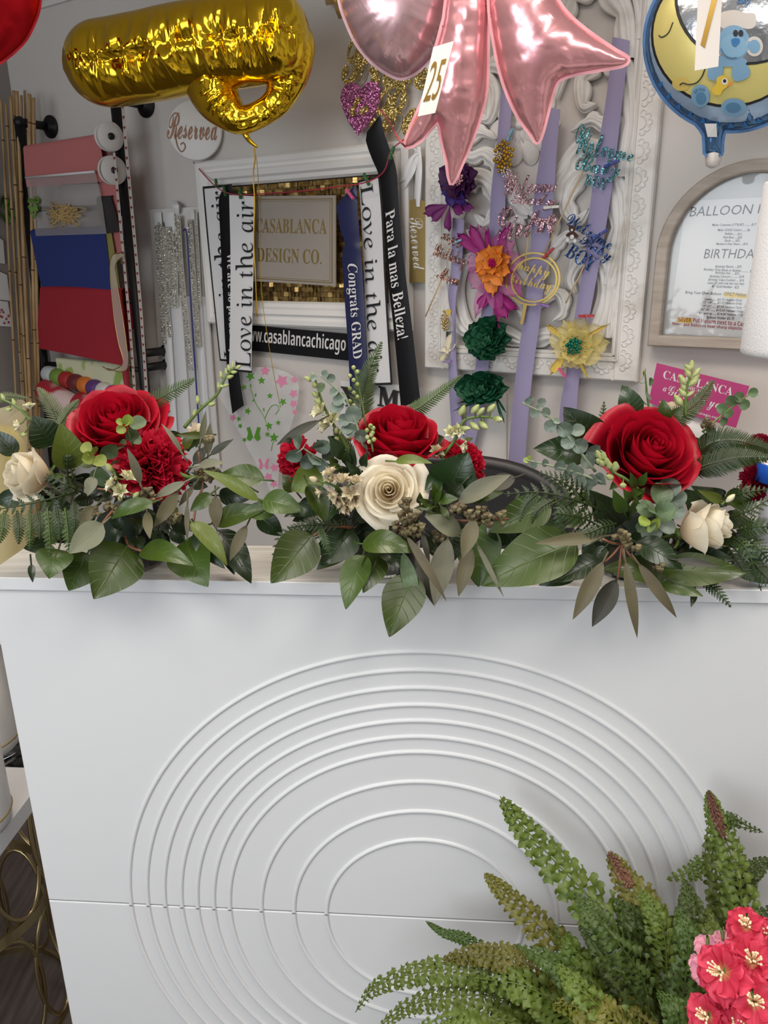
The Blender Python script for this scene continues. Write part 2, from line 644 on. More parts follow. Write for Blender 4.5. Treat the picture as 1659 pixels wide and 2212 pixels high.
def peg(color, p, q, off, label, group='mini clothespins on the display wall'):
    """a small wooden clothespin lying along p->q (pixels)"""
    if color not in PEGS: PEGS[color] = mat('peg_' + color, {'green': (0.03, 0.16, 0.05), 'pink': (0.72, 0.10, 0.30), 'sky': (0.20, 0.50, 0.66), 'navy': (0.025, 0.05, 0.30), 'white': (0.78, 0.76, 0.70), 'red': (0.48, 0.03, 0.04), 'purple': (0.27, 0.15, 0.45), 'lilac': (0.3, 0.2, 0.5)}[color], 0.55)
    a, b = ow(*p, off), ow(*q, off)
    ax = (b - a); L = ax.length; ax.normalize()
    sd = WALL.N.cross(ax).normalized()
    t = thing('clothespin', label, 'clothespin', a, group)
    w = max(0.0042, L * 0.16)
    for k, sg in enumerate((-1, 1)):
        mb = MB()
        up = WALL.N
        pts = []
        prof = [(0, .35), (.05, 1.0), (.30, 1.0), (.36, .72), (.42, 1.0), (.62, 1.0), (1.0, .45)]
        top = [a + ax * (L * x) + up * (0.0042 * h * sg + 0.0005 * sg) for x, h in prof]
        bot = [a + ax * (L * x) + up * (0.0006 * sg) for x, h in prof]
        vs = [v - sd * w / 2 for v in top + bot] + [v + sd * w / 2 for v in top + bot]
        n = len(prof); fs = []
        for i in range(n - 1):
            fs += [(i, i + 1, 2 * n + i + 1, 2 * n + i), (n + i, 3 * n + i, 3 * n + i + 1, n + i + 1), (i, n + i, n + i + 1, i + 1), (2 * n + i, 2 * n + i + 1, 3 * n + i + 1, 3 * n + i)]
        fs += [(0, 2 * n, 3 * n, n), (n - 1, 2 * n - 1, 4 * n - 1, 3 * n - 1)]
        mb.add(vs, fs)
        obj('jaw', mb, PEGS[color], t, False)
    mb = MB()
    tube(mb, [a + ax * L * .39 - sd * w * .62, a + ax * L * .39 + sd * w * .62], 0.0022, 8)
    tube(mb, catmull([a + ax * L * .39 - sd * w * .6, a + ax * L * .5 - sd * w * .62 + WALL.N * .004, a + ax * L * .55 + WALL.N * .0048, a + ax * L * .5 + sd * w * .62 + WALL.N * .004, a + ax * L * .39 + sd * w * .6], 4), 0.0005, 5)
    obj('spring', mb, M_goldmat, t)
    return t


def petal(mb, base, d, nrm, L, W, cup=0.2, curl=0.0, n=7, m=5, tipw=0.15, wav=0.0, seed=0, peak=0.6):
    """a petal or soft leaf: from base along d, facing nrm; cup bends its sides up, curl bends its tip back"""
    d = Vector(d).normalized(); nrm = Vector(nrm); nrm = (nrm - nrm.dot(d) * d).normalized(); sd = d.cross(nrm)
    base = Vector(base)

    def fn(s, t):
        c = 2 * t - 1
        wd = W * 0.5 * max(tipw if s > 0.5 else 0.0, (math.sin(math.pi * min(1, max(0.0, s)) ** (math.log(0.5) / math.log(peak))) ** 0.75 if 0 < s < 1 else 0))
        if s == 0: wd = W * 0.06
        z = cup * wd * c * c * 1.6 - curl * L * s * s + wav * L * 0.08 * math.sin(c * 7 + seed) * s
        x = L * s * (1 - 0.25 * abs(curl) * s)
        if s >= 1 and tipw > 0: x -= L * 0.12 * c * c
        return base + d * x + sd * (wd * c) + nrm * z
    return grid(mb, fn, n, m)


def gems(mb, c, n, r, size, nrm, up=None, squash=(1, 1), seed=1, lift=0.3):
    """a domed cluster of faceted stones"""
    rn = random.Random(seed); M = rot_to(nrm, up)
    for i in range(n):
        a = i * 2.39996; q = r * math.sqrt((i + .4) / n)
        p = Vector((math.cos(a) * q * squash[0], math.sin(a) * q * squash[1], r * lift * (1 - (q / r) ** 2)))
        ball(mb, c + M @ p, size * rn.uniform(.75, 1.25), 6, 4)
    return mb


# ------------------------------------------------------------------ the carved panel with its ribbons
M_carv = mat('distressed_white_wood', (0.72, 0.70, 0.67), 0.55)
add_vary(M_carv, (0.66, 0.63, 0.58), (0.82, 0.80, 0.77), 14, lo=0.33, hi=0.5)
PU0, PU1, PZ0, PZ1 = 0.152, 0.7176, 1.1684, 2.16
PN = lambda u, v, w=0.0: WALL.w(PU0 + (PU1 - PU0) * u, PZ0 + (PZ1 - PZ0) * v, w)
PWD, PHT = PU1 - PU0, PZ1 - PZ0
panel = thing('carved_panel', 'white distressed carved wood panel with scrolls, hung with lavender ribbons and party picks', 'wall panel', WALL.w((PU0 + PU1) / 2, PZ0, 0.01))
BW = 0.056
_m = MB()
for (u0, u1, v0, v1) in ((PU0, PU0 + BW, PZ0, PZ1), (PU1 - BW, PU1, PZ0, PZ1), (PU0 + BW, PU1 - BW, PZ0, PZ0 + BW), (PU0 + BW, PU1 - BW, PZ1 - BW, PZ1)):
    bbox_(_m, WALL, u0, u1, v0, v1, 0.004, 0.028, 0.004)
# raised beads on the inner side of the border
for r, w in ((0.003, 0.030), (0.0045, 0.024)):
    q = BW + (0.004 if r > .004 else -0.008)
    path = [WALL.w(PU0 + q, PZ0 + q, w), WALL.w(PU1 - q, PZ0 + q, w), WALL.w(PU1 - q, PZ1 - q, w), WALL.w(PU0 + q, PZ1 - q, w)]
    for i in range(4):
        tube(_m, [path[i], path[(i + 1) % 4]], r, 6)
obj('border', _m, M_carv, panel, False)
# spandrels: the two upper corners are cut by an arch
_m = MB()
arc_c = ((PU0 + PU1) / 2, PZ1 - BW - (PWD / 2 - BW) * 1.0)
ra = PWD / 2 - BW
for sg in (-1, 1):
    pts = [WALL.w(arc_c[0] + sg * ra * math.cos(a), arc_c[1] + ra * math.sin(a), 0.006) for a in np.linspace(0, math.pi / 2, 14)]
    pts = pts + [WALL.w(arc_c[0] + sg * (ra + .002), arc_c[1] + ra + .002, 0.006)]
    slab(_m, pts, WALL.N * 0.018)
    tube(_m, [WALL.w(arc_c[0] + sg * (ra - .003) * math.cos(a), arc_c[1] + (ra - .003) * math.sin(a), 0.024) for a in np.linspace(0, math.pi / 2, 20)], 0.006, 6)
    tube(_m, [WALL.w(arc_c[0] + sg * (ra + .012) * math.cos(a), arc_c[1] + (ra + .012) * math.sin(a), 0.024) for a in np.linspace(0.03, math.pi / 2, 20)], 0.003, 6)
obj('arch', _m, M_carv, panel, False)


def scallop(mb, c, a, b, sz):                   # half rosette with five loops, opening along b
    w = WALL.N * 0.0285
    P = lambda x, y: c + a * x + b * y + w
    tube(mb, [P(sz * .62 * math.cos(t), sz * .62 * math.sin(t)) for t in np.linspace(0, math.pi, 9)], 0.0016, 4, False)
    for k in range(5):
        t0 = math.pi * (k + .5) / 5
        cx, cy = sz * .95 * math.cos(t0), sz * .95 * math.sin(t0)
        tube(mb, [P(cx + sz * .27 * math.cos(t), cy + sz * .27 * math.sin(t)) for t in np.linspace(t0 - 2.0, t0 + 2.0, 8)], 0.0017, 4, False)


_m = MB()
for k in range(17):
    v = PZ0 + 0.05 + k * 0.0555
    scallop(_m, WALL.w(PU1 - 0.040, v), WALL.Z, WALL.U, 0.021)
    scallop(_m, WALL.w(PU0 + 0.040, v), -WALL.Z, -WALL.U, 0.021)
for k in range(8):
    u = PU0 + 0.085 + k * 0.057
    scallop(_m, WALL.w(u, PZ0 + 0.040), -WALL.U, -WALL.Z, 0.021)
obj('scallop_carving', _m, M_carv, panel)


def acanthus(mb, pts, w0, w1, lobes=5, h=0.024, side=1, n=7, base=0.010):
    """carved scroll: a strip swept along pts (panel coordinates), lobed on one side, grooved on top"""
    w0, w1 = w0 * 1.35, w1 * 1.5
    C = catmull([(x * PWD, y * PHT, 0) for x, y in pts], n)
    N = len(C)
    rows = []
    for i, p in enumerate(C):
        t = (C[min(i + 1, N - 1)] - C[max(i - 1, 0)]).normalized()
        s = Vector((-t.y, t.x, 0))
        f = i / (N - 1)
        w = (w0 + (w1 - w0) * f) * (math.sin(math.pi * (0.12 + 0.86 * f)) ** 0.55)
        lob = 1 + 0.75 * abs(math.sin(math.pi * lobes * f)) - 0.25
        rows.append((p, s, w * (lob if side > 0 else 1), w * (lob if side < 0 else 1)))
    M = 14

    def fn(a, b):
        x = a * (N - 1); i = min(int(x + 1e-6), N - 1)
        p, s, wl, wr = rows[i]
        c = -1 + 2 * b
        if b <= 0.0001 or b >= 0.9999:
            q = p + s * (c * (wl if c > 0 else wr)); z = base
        else:
            c2 = (b - 0.5) / (0.5 - 1 / (M + 0.0)) 
            q = p + s * (c2 * (wl if c2 > 0 else wr) * .97)
            z = base + h * (1 - 0.55 * c2 * c2) - 0.009 * (1 - abs(math.sin(c2 * 4.9))) ** 2
        return WALL.w(PU0 + q.x, PZ0 + q.y, z)
    grid(mb, fn, N - 1, M)


_scr = MB()
_half = [
    ([(.50, .08), (.40, .10), (.30, .09), (.20, .115), (.155, .20), (.19, .27), (.27, .275), (.31, .235), (.28, .20)], .020, .012, 6, 1),
    ([(.50, .14), (.44, .18), (.36, .20), (.33, .16), (.37, .135)], .014, .008, 4, -1),
    ([(.155, .22), (.125, .33), (.15, .43), (.23, .47), (.32, .45), (.345, .39), (.29, .36), (.25, .385)], .020, .012, 6, -1),
    ([(.50, .22), (.43, .27), (.40, .33), (.43, .37), (.48, .355)], .015, .008, 4, 1),
    ([(.40, .30), (.33, .33), (.26, .32), (.21, .35)], .012, .006, 4, 1),
    ([(.50, .38), (.43, .41), (.37, .47), (.30, .52), (.21, .52), (.14, .57)], .018, .009, 6, 1),
    ([(.13, .45), (.115, .56), (.15, .66), (.24, .69), (.31, .655), (.30, .60), (.245, .60)], .020, .011, 6, -1),
    ([(.20, .55), (.26, .57), (.34, .55)], .014, .005, 3, 1),
    ([(.135, .68), (.17, .77), (.26, .83), (.37, .82), (.41, .765), (.36, .73), (.31, .76)], .020, .011, 6, -1),
    ([(.24, .70), (.32, .71), (.38, .68), (.41, .62)], .016, .007, 4, 1),
    ([(.50, .76), (.45, .81), (.44, .87), (.50, .92)], .018, .008, 4, 1),
    ([(.13, .10), (.125, .16), (.12, .22)], .014, .006, 3, 1),
    ([(.115, .30), (.112, .36), (.12, .42)], .010, .005, 3, 1),
]
for pts, w0, w1, lb, sd in _half:
    acanthus(_scr, pts, w0, w1, lb, side=sd)
    acanthus(_scr, [(1 - x, y) for x, y in pts], w0, w1, lb, side=-sd)
obj('scroll_carving', _scr, M_carv, panel)
_m = MB()
_rc = (.445, .575)
for ring, (nP, r0, r1, wd, zz) in enumerate(((10, .02, .088, .047, .020), (8, .008, .045, .030, .026))):
    for k in range(nP):
        a = 2 * math.pi * (k + .5 * ring) / nP
        dx, dy = math.cos(a), math.sin(a)
        def fn(s, t):
            c = 2 * t - 1
            w = wd / 2 * (0.25 + 0.75 * math.sin(math.pi * min(1, .15 + .72 * s)) ** .6)
            rr = r0 + (r1 - r0) * (s - 0.14 * s * c * c)
            return WALL.w(PU0 + _rc[0] * PWD + dx * rr - dy * w * c, PZ0 + _rc[1] * PHT + dy * rr + dx * w * c, max(.004, zz - .012 * s * s + .004 * c * c - 0.002 * abs(math.sin(4 * c)) - (0.012 if abs(c) > .99 or s > .99 else 0)))
        grid(_m, fn, 6, 6)
ball(_m, WALL.w(PU0 + _rc[0] * PWD, PZ0 + _rc[1] * PHT, .026), .013, 10, 6, (1, 1, .8))
obj('rosette_carving', _m, M_carv, panel)

LAV = 'lavender ribbons hanging over the carved panel'
for rows, lb in (
    ([(978, 470, 1003, 475, .05), (974, 580, 996, 585, .05), (968, 640, 985, 640, .05, .06), (978, 710, 985, 715, .06, .05), (969, 780, 986, 785, .05), (972, 880, 995, 880, .05), (984, 1010, 1006, 1010, .05)], 'lavender ribbon nearest the left edge of the carved panel, twisted beside the small gold brooch'),
    ([(1083, 190, 1108, 195, .05), (1072, 320, 1099, 322, .052), (1060, 425, 1092, 430, .05), (1054, 560, 1086, 560, .055), (1038, 690, 1066, 692, .05), (1027, 790, 1055, 795, .05), (1012, 890, 1040, 895, .05), (990, 1010, 1012, 1010, .05)], 'lavender ribbon carrying the gold brooch and both green flowers'),
    ([(1180, 232, 1211, 236, .05), (1167, 330, 1202, 335, .055), (1152, 440, 1195, 445, .052), (1145, 560, 1181, 562, .05), (1130, 690, 1166, 692, .053), (1115, 800, 1151, 803, .05), (1105, 900, 1141, 903, .05), (1096, 1030, 1132, 1030, .05)], 'lavender ribbon behind the gold happy birthday ring, reaching lowest'),
    ([(1323, 80, 1361, 88, .045), (1311, 200, 1346, 206, .048), (1290, 330, 1331, 337, .05), (1275, 440, 1316, 446, .05), (1262, 560, 1296, 563, .05), (1240, 690, 1272, 692, .05), (1222, 810, 1252, 813, .05), (1210, 880, 1246, 882, .05), (1203, 990, 1240, 990, .05)], 'lavender ribbon carrying the teal and blue baby boy picks and the yellow flower'),
):
    rb = Ribbon(rows, 8)
    obj('ribbon', rb.mesh(6, 0.004), M_lav, label=lb, cat='ribbon', group=LAV)

G_teal = glitter('teal_glitter', (0.10, 0.36, 0.42)); G_pink = glitter('pink_glitter', (0.62, 0.36, 0.42)); G_blue = glitter('blue_glitter', (0.02, 0.08, 0.27))
G_rose = glitter('rose_gold_glitter', (0.42, 0.20, 0.14)); G_gold = glitter('gold_glitter', (0.52, 0.38, 0.10)); G_hot = glitter('hot_pink_glitter', (0.52, 0.14, 0.36))


def topper(label, lines, m, off, sticks=(), name='cake_pick', bold=0.0):
    c = ow(*lines[0][2][3], off)
    t = thing(name, label, 'cake pick', c, 'party picks clipped to the carved panel')
    for s, style, q in lines:
        fn = quad_fn(*wq(*q, off=off), WALL.N)
        obj('lettering', text_mb(s, style, fn, 0.003, bold), m, t, False)
    for p, q in sticks:
        mb = MB(); tube(mb, [ow(*p, off - .004), ow(*q, off)], 0.0018, 6); obj('stick', mb, M_wood, t)
    return t


topper('teal glitter pick reading Welcome Baby Boy near the top of the right ribbon', [
    ('Welcome', 'script', ((1247, 262), (1374, 318), (1366, 350), (1241, 334))), ('Baby', 'script', ((1250, 328), (1345, 350), (1334, 397), (1238, 386))), ('BOY', 'serif', ((1268, 376), (1316, 386), (1309, 413), (1262, 399)))],
    G_teal, 0.062, [((1268, 352), (1168, 562))], bold=0.004)
_t = topper('pink glitter pick reading Welcome Baby Girl with a bow', [
    ('Welcome', 'script', ((1092, 366), (1210, 384), (1200, 414), (1086, 424))), ('Baby', 'script', ((1108, 414), (1206, 420), (1196, 456), (1102, 452))), ('Girl', 'script', ((1080, 446), (1166, 450), (1150, 512), (1070, 520)))],
    G_pink, 0.066, [((1142, 500), (1134, 580))], bold=0.003)
_m = MB()
for sg in (-1, 1):
    cx = 1178 + 16 * sg
    slab(_m, [ow(*p, .066) for p in ((1178, 474), (cx + 4 * sg, 460 + 8 * (sg < 0)), (cx + 9 * sg, 474), (cx + 3 * sg, 490))], WALL.N * .003)
    slab(_m, [ow(*p, .066) for p in ((1178, 476), (1178 + 6 * sg, 478), (1178 + 20 * sg, 502), (1178 + 7 * sg, 503))], WALL.N * .003)
obj('bow', _m, G_pink, _t, False)
_t = topper('dark blue glitter pick reading Welcome Baby Boy with a brown bear', [
    ('Welcome', 'script', ((1232, 458), (1327, 512), (1318, 542), (1222, 484))), ('Baby', 'script', ((1262, 505), (1326, 540), (1314, 578), (1245, 532))), ('BOY', 'serif', ((1238, 525), (1292, 558), (1276, 590), (1219, 552)))],
    G_blue, 0.062, [((1263, 572), (1222, 655))], bold=0.002)
M_brown = mat('brown_felt', (0.07, 0.03, 0.022), 0.8)
bear = lambda x, y: ow(x, y, .064)
_m = MB(); _px = (ow(1240, 500, .064) - ow(1239, 500, .064)).length
for x, y, r in ((1236, 494, 7.5), (1230, 488, 2.6), (1243, 488, 2.6), (1236, 508, 8.5), (1226, 508, 3.5), (1246, 510, 3.5), (1229, 505, 3), (1243, 506, 3)):
    ball(_m, bear(x, y), r * _px, 10, 6, (1, 1, .3), rot_to(WALL.N))
obj('bear_figure', _m, M_brown, _t)
_m = MB()
for x, y, r in ((1236, 512, 5.2), (1226, 519, 4.6), (1242, 521, 4.6), (1236, 497, 2.8)):
    ball(_m, bear(x, y) + WALL.N * .0022, r * _px, 10, 6, (1, 1, .3), rot_to(WALL.N))
obj('bear_belly', _m, M_white, _t)
topper('rose gold glitter pick with tangled script at the left edge of the panel', [
    ('Happy', 'script', ((957, 500), (1000, 516), (995, 538), (950, 524))), ('Birthday', 'script', ((942, 522), (1008, 548), (1003, 588), (932, 566))), ('Mom', 'script', ((950, 574), (997, 592), (990, 618), (943, 600)))],
    G_rose, 0.06, [((956, 598), (919, 684))], bold=-0.002)
_t = topper('round gold mirror pick reading happy birthday inside double rings', [
    ('happy', 'script', ((1122, 562), (1190, 577), (1186, 608), (1116, 590))), ('birthday', 'script', ((1106, 594), (1194, 606), (1190, 638), (1102, 618)))], M_gold, 0.07)
_c = ow(1150, 603, .07)
_rx = (ow(1209, 603, .07) - ow(1091, 603, .07)).length / 2
for rr, du, dv in ((1.0, 0, 0), (0.84, .004, -.002)):
    mb = MB()
    def fn(s, t, rr=rr, du=du, dv=dv):
        a = 2 * math.pi * s; k = int(t * 4 + .1)
        q = _rx * rr + (-.0022, .0022, .0022, -.0022)[k % 4]; w = (-.0015, -.0015, .0015, .0015)[k % 4]
        return _c + WALL.U * (q * math.cos(a) * .98 + du) + WALL.Z * (q * math.sin(a) * .86 + dv) + WALL.N * w
    grid(mb, fn, 72, 4, True, True)
    obj('ring', mb, M_gold, _t, False)
_m = MB(); hexa(_m, ow(1133, 655, .068), ow(1140, 655, .068) - ow(1133, 655, .068), ow(1124, 700, .068) - ow(1133, 655, .068), WALL.N * .003); obj('stem', _m, M_gold, _t, False)

# ---- silk and feather flowers pinned to the ribbons
M_pur = mat('purple_feather', (0.055, 0.006, 0.06), 0.6); M_puri = mat('violet_feather', (0.04, 0.012, 0.16), 0.6); M_plum = mat('plum_feather', (0.16, 0.01, 0.13), 0.55)
M_mag = mat('magenta_feather', (0.32, 0.005, 0.17), 0.55); M_tul = mat('magenta_tulle', (0.55, 0.10, 0.36), 0.6, alpha=0.55); M_ora = mat('orange_silk', (0.80, 0.25, 0.03), 0.55)
M_grn = mat('emerald_silk', (0.005, 0.085, 0.035), 0.6); M_yel = mat('yellow_tulle', (0.78, 0.66, 0.22), 0.6, alpha=0.5); M_yelf = mat('yellow_feather', (0.72, 0.52, 0.10), 0.6)
M_crys = mat('crystal', (0.85, 0.80, 0.80), 0.08, 0.6); M_amber = mat('amber_stone', (0.55, 0.33, 0.03), 0.1, 0.7); M_pinkst = mat('pink_stone', (0.75, 0.40, 0.45), 0.1, 0.6); M_emst = mat('emerald_stone', (0.0, 0.16, 0.10), 0.08, 0.4); M_magst = mat('magenta_stone', (0.42, 0.0, 0.12), 0.1, 0.5)
FLW = 'fabric flowers pinned to the lavender ribbons'


def tip_petals(parent, name, m, c, off, tips, W, lift=0.01, cup=0.25, curl=0.05, seed=0, each=True, wav=0.6, tipw=.15, peak=.6):
    cc = ow(*c, off)
    allm = MB()
    for i, tp in enumerate(tips):
        x, y = tp[0], tp[1]
        wpx = tp[2] if len(tp) > 2 else W
        tgt = ow(x, y, off + lift + 0.006 * ((i * 7 + seed) % 3))
        mb = MB()
        d = tgt - cc
        pxm = (ow(c[0] + 1, c[1], off) - cc).length
        petal(mb, cc, d, WALL.N + WALL.U * .2 * math.sin(i * 2.1), d.length, wpx * pxm, cup, curl, 7, 5, tipw, wav, i, peak)
        if each: obj(name, mb, m, parent)
        else: allm.merge(mb)
    if not each: obj(name, allm, m, parent)


def rad(c, n, r, ph=0, sq=1.0, jit=0.12, seed=3):
    rn = random.Random(seed)
    return [(c[0] + r * (1 + rn.uniform(-jit, jit)) * math.cos(ph + 2 * math.pi * k / n), c[1] + sq * r * (1 + rn.uniform(-jit, jit)) * math.sin(ph + 2 * math.pi * k / n)) for k in range(n)]


_t = thing('feather_flower', 'dark purple feather flower with a pink stone centre', 'fabric flower', ow(985, 388, .06), FLW)
tip_petals(_t, 'petal', M_pur, (988, 392), .062, rad((988, 390), 9, 46, .3), 34, .012)
tip_petals(_t, 'petal', M_pur, (988, 390), .072, rad((988, 388), 7, 28, .1), 26, .012)
tip_petals(_t, 'feather', M_puri, (980, 400), .066, [(952, 420, 22), (975, 450, 26), (1005, 445, 22), (950, 385, 20)], 22)
tip_petals(_t, 'feather', M_plum, (972, 440), .066, [(912, 462, 22), (930, 480, 18), (968, 502, 20), (1024, 450, 18), (1000, 462, 18)], 20, peak=.7)
_m = MB(); gems(_m, ow(990, 388, .092), 19, .013, .0032, WALL.N); obj('stone_centre', _m, M_pinkst, _t)
_t = thing('feather_flower', 'large magenta feather flower with an orange silk centre', 'fabric flower', ow(1063, 570, .06), FLW)
tip_petals(_t, 'tulle_petal', M_tul, (1063, 570), .058, [(1030, 482, 36), (1085, 500, 34), (1112, 520, 40), (1135, 560, 40), (1128, 640, 46), (1022, 690, 26), (1005, 560, 50), (1015, 625, 44), (1080, 680, 40)], 40)
tip_petals(_t, 'feather', M_mag, (1060, 566), .066, [(984, 502, 24), (1012, 482, 22), (1052, 488, 12), (1102, 480, 12)], 20, peak=.7)
tip_petals(_t, 'feather', M_mag, (1066, 620), .062, [(1032, 668, 22), (1096, 692, 26), (1118, 672, 18), (1070, 700, 8), (1080, 728, 5)], 18, peak=.7)
tip_petals(_t, 'petal', M_ora, (1063, 570), .074, [(1028, 545), (1055, 528), (1085, 530), (1104, 555), (1102, 590), (1084, 618), (1064, 642), (1040, 612), (1025, 588)], 30, .01, .35)
tip_petals(_t, 'petal', M_ora, (1063, 570), .082, rad((1063, 570), 6, 24, .5), 22, .01, .35)
_m = MB(); gems(_m, ow(1063, 569, .095), 16, .010, .003, WALL.N); obj('stone_centre', _m, M_magst, _t)
for c, rx, sq, lb in (((1053, 732), 52, 1.0, 'emerald green silk flower, the higher of two, over the panel bottom'), ((1040, 838), 58, .62, 'emerald green silk flower with loose feathers just below the carved panel')):
    _t = thing('silk_flower', lb, 'fabric flower', ow(*c, .055), FLW)
    for ring, (n, r, W, of) in enumerate(((10, rx, 40, .058), (8, rx * .8, 38, .068), (7, rx * .55, 30, .078), (5, rx * .3, 22, .086))):
        tip_petals(_t, 'petal', M_grn, c, of, rad(c, n, r, ring * .3, sq, .08, ring), W, .010 - .002 * ring, .5, -.02 + .03 * ring)
    if sq < 1:
        tip_petals(_t, 'feather', M_grn, (c[0] + 30, c[1] + 15), .056, [(1092, 892, 5), (1082, 905, 4), (1075, 870, 6), (975, 888, 5), (984, 872, 6), (1088, 915, 3)], 5, 0, .1)
    _m = MB(); gems(_m, ow(*c, .098), 7, .008, .004, WALL.N); obj('centre', _m, M_grn, _t)
_t = thing('feather_flower', 'pale yellow tulle flower with an emerald stone centre', 'fabric flower', ow(1245, 748, .06), FLW)
tip_petals(_t, 'tulle_petal', M_yel, (1245, 748), .058, [(1185, 715, 50), (1215, 690, 46), (1262, 682, 50), (1305, 705, 50), (1318, 740, 46), (1300, 775, 50), (1262, 800, 40), (1215, 795, 46), (1190, 760, 40)], 50)
tip_petals(_t, 'tulle_petal', M_yel, (1245, 748), .07, rad((1245, 748), 7, 44, .2), 40)
tip_petals(_t, 'feather', M_yelf, (1235, 745), .066, [(1178, 700, 14), (1186, 812, 18), (1318, 698, 6), (1270, 820, 8), (1228, 690, 5)], 10, peak=.7)
_m = MB(); gems(_m, ow(1241, 748, .088), 22, .019, .0042, WALL.N); obj('stone_centre', _m, M_emst, _t)
_m = MB()
for i in range(14):
    a = i * .45; ball(_m, ow(1241 + 25 * math.cos(a), 748 + 23 * math.sin(a), .086), .0026, 6, 4)
obj('stone_rim', _m, M_goldmat, _t)
_t = thing('brooch', 'gold and amber stone brooch hung high on a lavender ribbon', 'brooch', ow(1088, 370, .06), 'brooches on the carved panel')
_m = MB(); gems(_m, ow(1088, 338, .062), 46, .029, .0042, WALL.N, WALL.Z, (1.25, .8)); obj('amber_stones', _m, M_amber, _t)
_m = MB(); gems(_m, ow(1077, 336, .082), 12, .010, .0022, WALL.N); gems(_m, ow(1092, 372, .066), 12, .012, .0026, WALL.N, seed=4); obj('crystal_stones', _m, M_crys, _t)
_t = thing('brooch', 'small gold branch brooch by the left edge of the panel', 'brooch', ow(962, 712, .05), 'brooches on the carved panel')
_m = MB(); gems(_m, ow(962, 692, .055), 34, .018, .003, WALL.N, WALL.Z, (1.5, .6)); obj('gold_stones', _m, M_goldmat, _t)
_m = MB(); petal(_m, ow(968, 682, .06), ow(966, 664, .06) - ow(968, 682, .06), WALL.N, .018, .008); petal(_m, ow(970, 684, .06), ow(975, 660, .06) - ow(970, 684, .06), WALL.N, .02, .008); obj('leaf_charm', _m, M_yelf, _t)
_t = thing('white_bow', 'small cream satin bow tied near the bottom left of the carved panel', 'bow', ow(965, 775, .05))
_m = MB()
for tx, ty, w in ((948, 778, 14), (958, 748, 14), (975, 718, 16), (985, 742, 10)):
    d = ow(tx, ty, .055) - ow(966, 762, .055); petal(_m, ow(966, 762, .055), d, WALL.N, d.length, w * .0011, .4, .05)
ball(_m, ow(966, 762, .057), .006, 8, 6)
obj('loops', _m, mat('cream_satin', (0.75, 0.68, 0.50), 0.4), _t)
peg('sky', (1097, 305), (1108, 278), .078, 'sky blue clothespin holding the gold amber brooch')
peg('navy', (1305, 360), (1338, 347), .075, 'dark blue clothespin on the teal pick')
peg('white', (1174, 449), (1208, 446), .078, 'white clothespin on the pink pick')
peg('navy', (1286, 513), (1312, 496), .075, 'blue clothespin on the dark blue pick')
peg('red', (1173, 558), (1196, 536), .082, 'red clothespin on the happy birthday ring')
peg('purple', (1160, 656), (1188, 662), .082, 'purple clothespin under the happy birthday ring')
peg('red', (1250, 683), (1283, 682), .082, 'red clothespin above the yellow flower')
peg('pink', (1207, 795), (1222, 815), .082, 'pink clothespin below the yellow flower')
peg('lilac', (957, 782), (974, 780), .066, 'purple clothespin by the cream bow')
peg('sky', (984, 524), (997, 518), .078, 'pale blue clothespin on the rose gold pick')

# ------------------------------------------------------------------ framed mirror-tile opening, plate, strip sign
M_frame = mat('frame_paint', (0.84, 0.825, 0.80), 0.4)
FU0, FU1, FZ0, FZ1, FB = -0.637, 0.105, 1.262, 1.7325, 0.072
frame = thing('framed_panel', 'white moulded frame around a panel of shiny gold mosaic squares', 'framed panel', WALL.w((FU0 + FU1) / 2, FZ0, 0.01))
_prof = [(0, 0.0), (0, .026), (.006, .032), (.018, .032), (.024, .026), (.030, .026), (.036, .034), (.050, .030), (.056, .022), (.066, .020), (.072, .012), (.072, 0.0)]
_m = MB()
cs = [(FU0, FZ0, 1, 1), (FU1, FZ0, -1, 1), (FU1, FZ1, -1, -1), (FU0, FZ1, 1, -1)]
_vs = [WALL.w(u + sx * a, v + sy * a, .002 + w) for (u, v, sx, sy) in cs for a, w in _prof]
n = len(_prof)
_m.add(_vs, [(k * n + i, ((k + 1) % 4) * n + i, ((k + 1) % 4) * n + i + 1, k * n + i + 1) for k in range(4) for i in range(n - 1)])
obj('frame', _m, M_frame, frame, False)
M_tile = mat('gold_mosaic', (0.62, 0.42, 0.13), 0.26, .9)
add_vary(M_tile, (0.20, 0.10, 0.03), (0.80, 0.58, 0.22), 55, lo=.3, hi=.7)
M_dark = mat('dark_backing', (0.03, 0.018, 0.012), 0.3)
_m = MB(); pbox(_m, WALL, FU0 + FB - .002, FU1 - FB + .002, FZ0 + FB - .002, FZ1 - FB + .002, .001, .004); obj('backing', _m, M_dark, frame, False)
_m = MB()
rn = random.Random(5)
st = 0.0135
for i in range(int((FU1 - FU0 - 2 * FB) / st)):
    for j in range(int((FZ1 - FZ0 - 2 * FB) / st)):
        u, v = FU0 + FB + (i + .5) * st, FZ0 + FB + (j + .5) * st
        a, b = rn.gauss(0, .16), rn.gauss(0, .16)
        h = st * .47
        _m.add([WALL.w(u + x * h, v + y * h, .008 + x * h * a + y * h * b) for x, y in ((-1, -1), (1, -1), (1, 1), (-1, 1))], [(0, 1, 2, 3)])
obj('mosaic_tiles', _m, M_tile, frame, False)

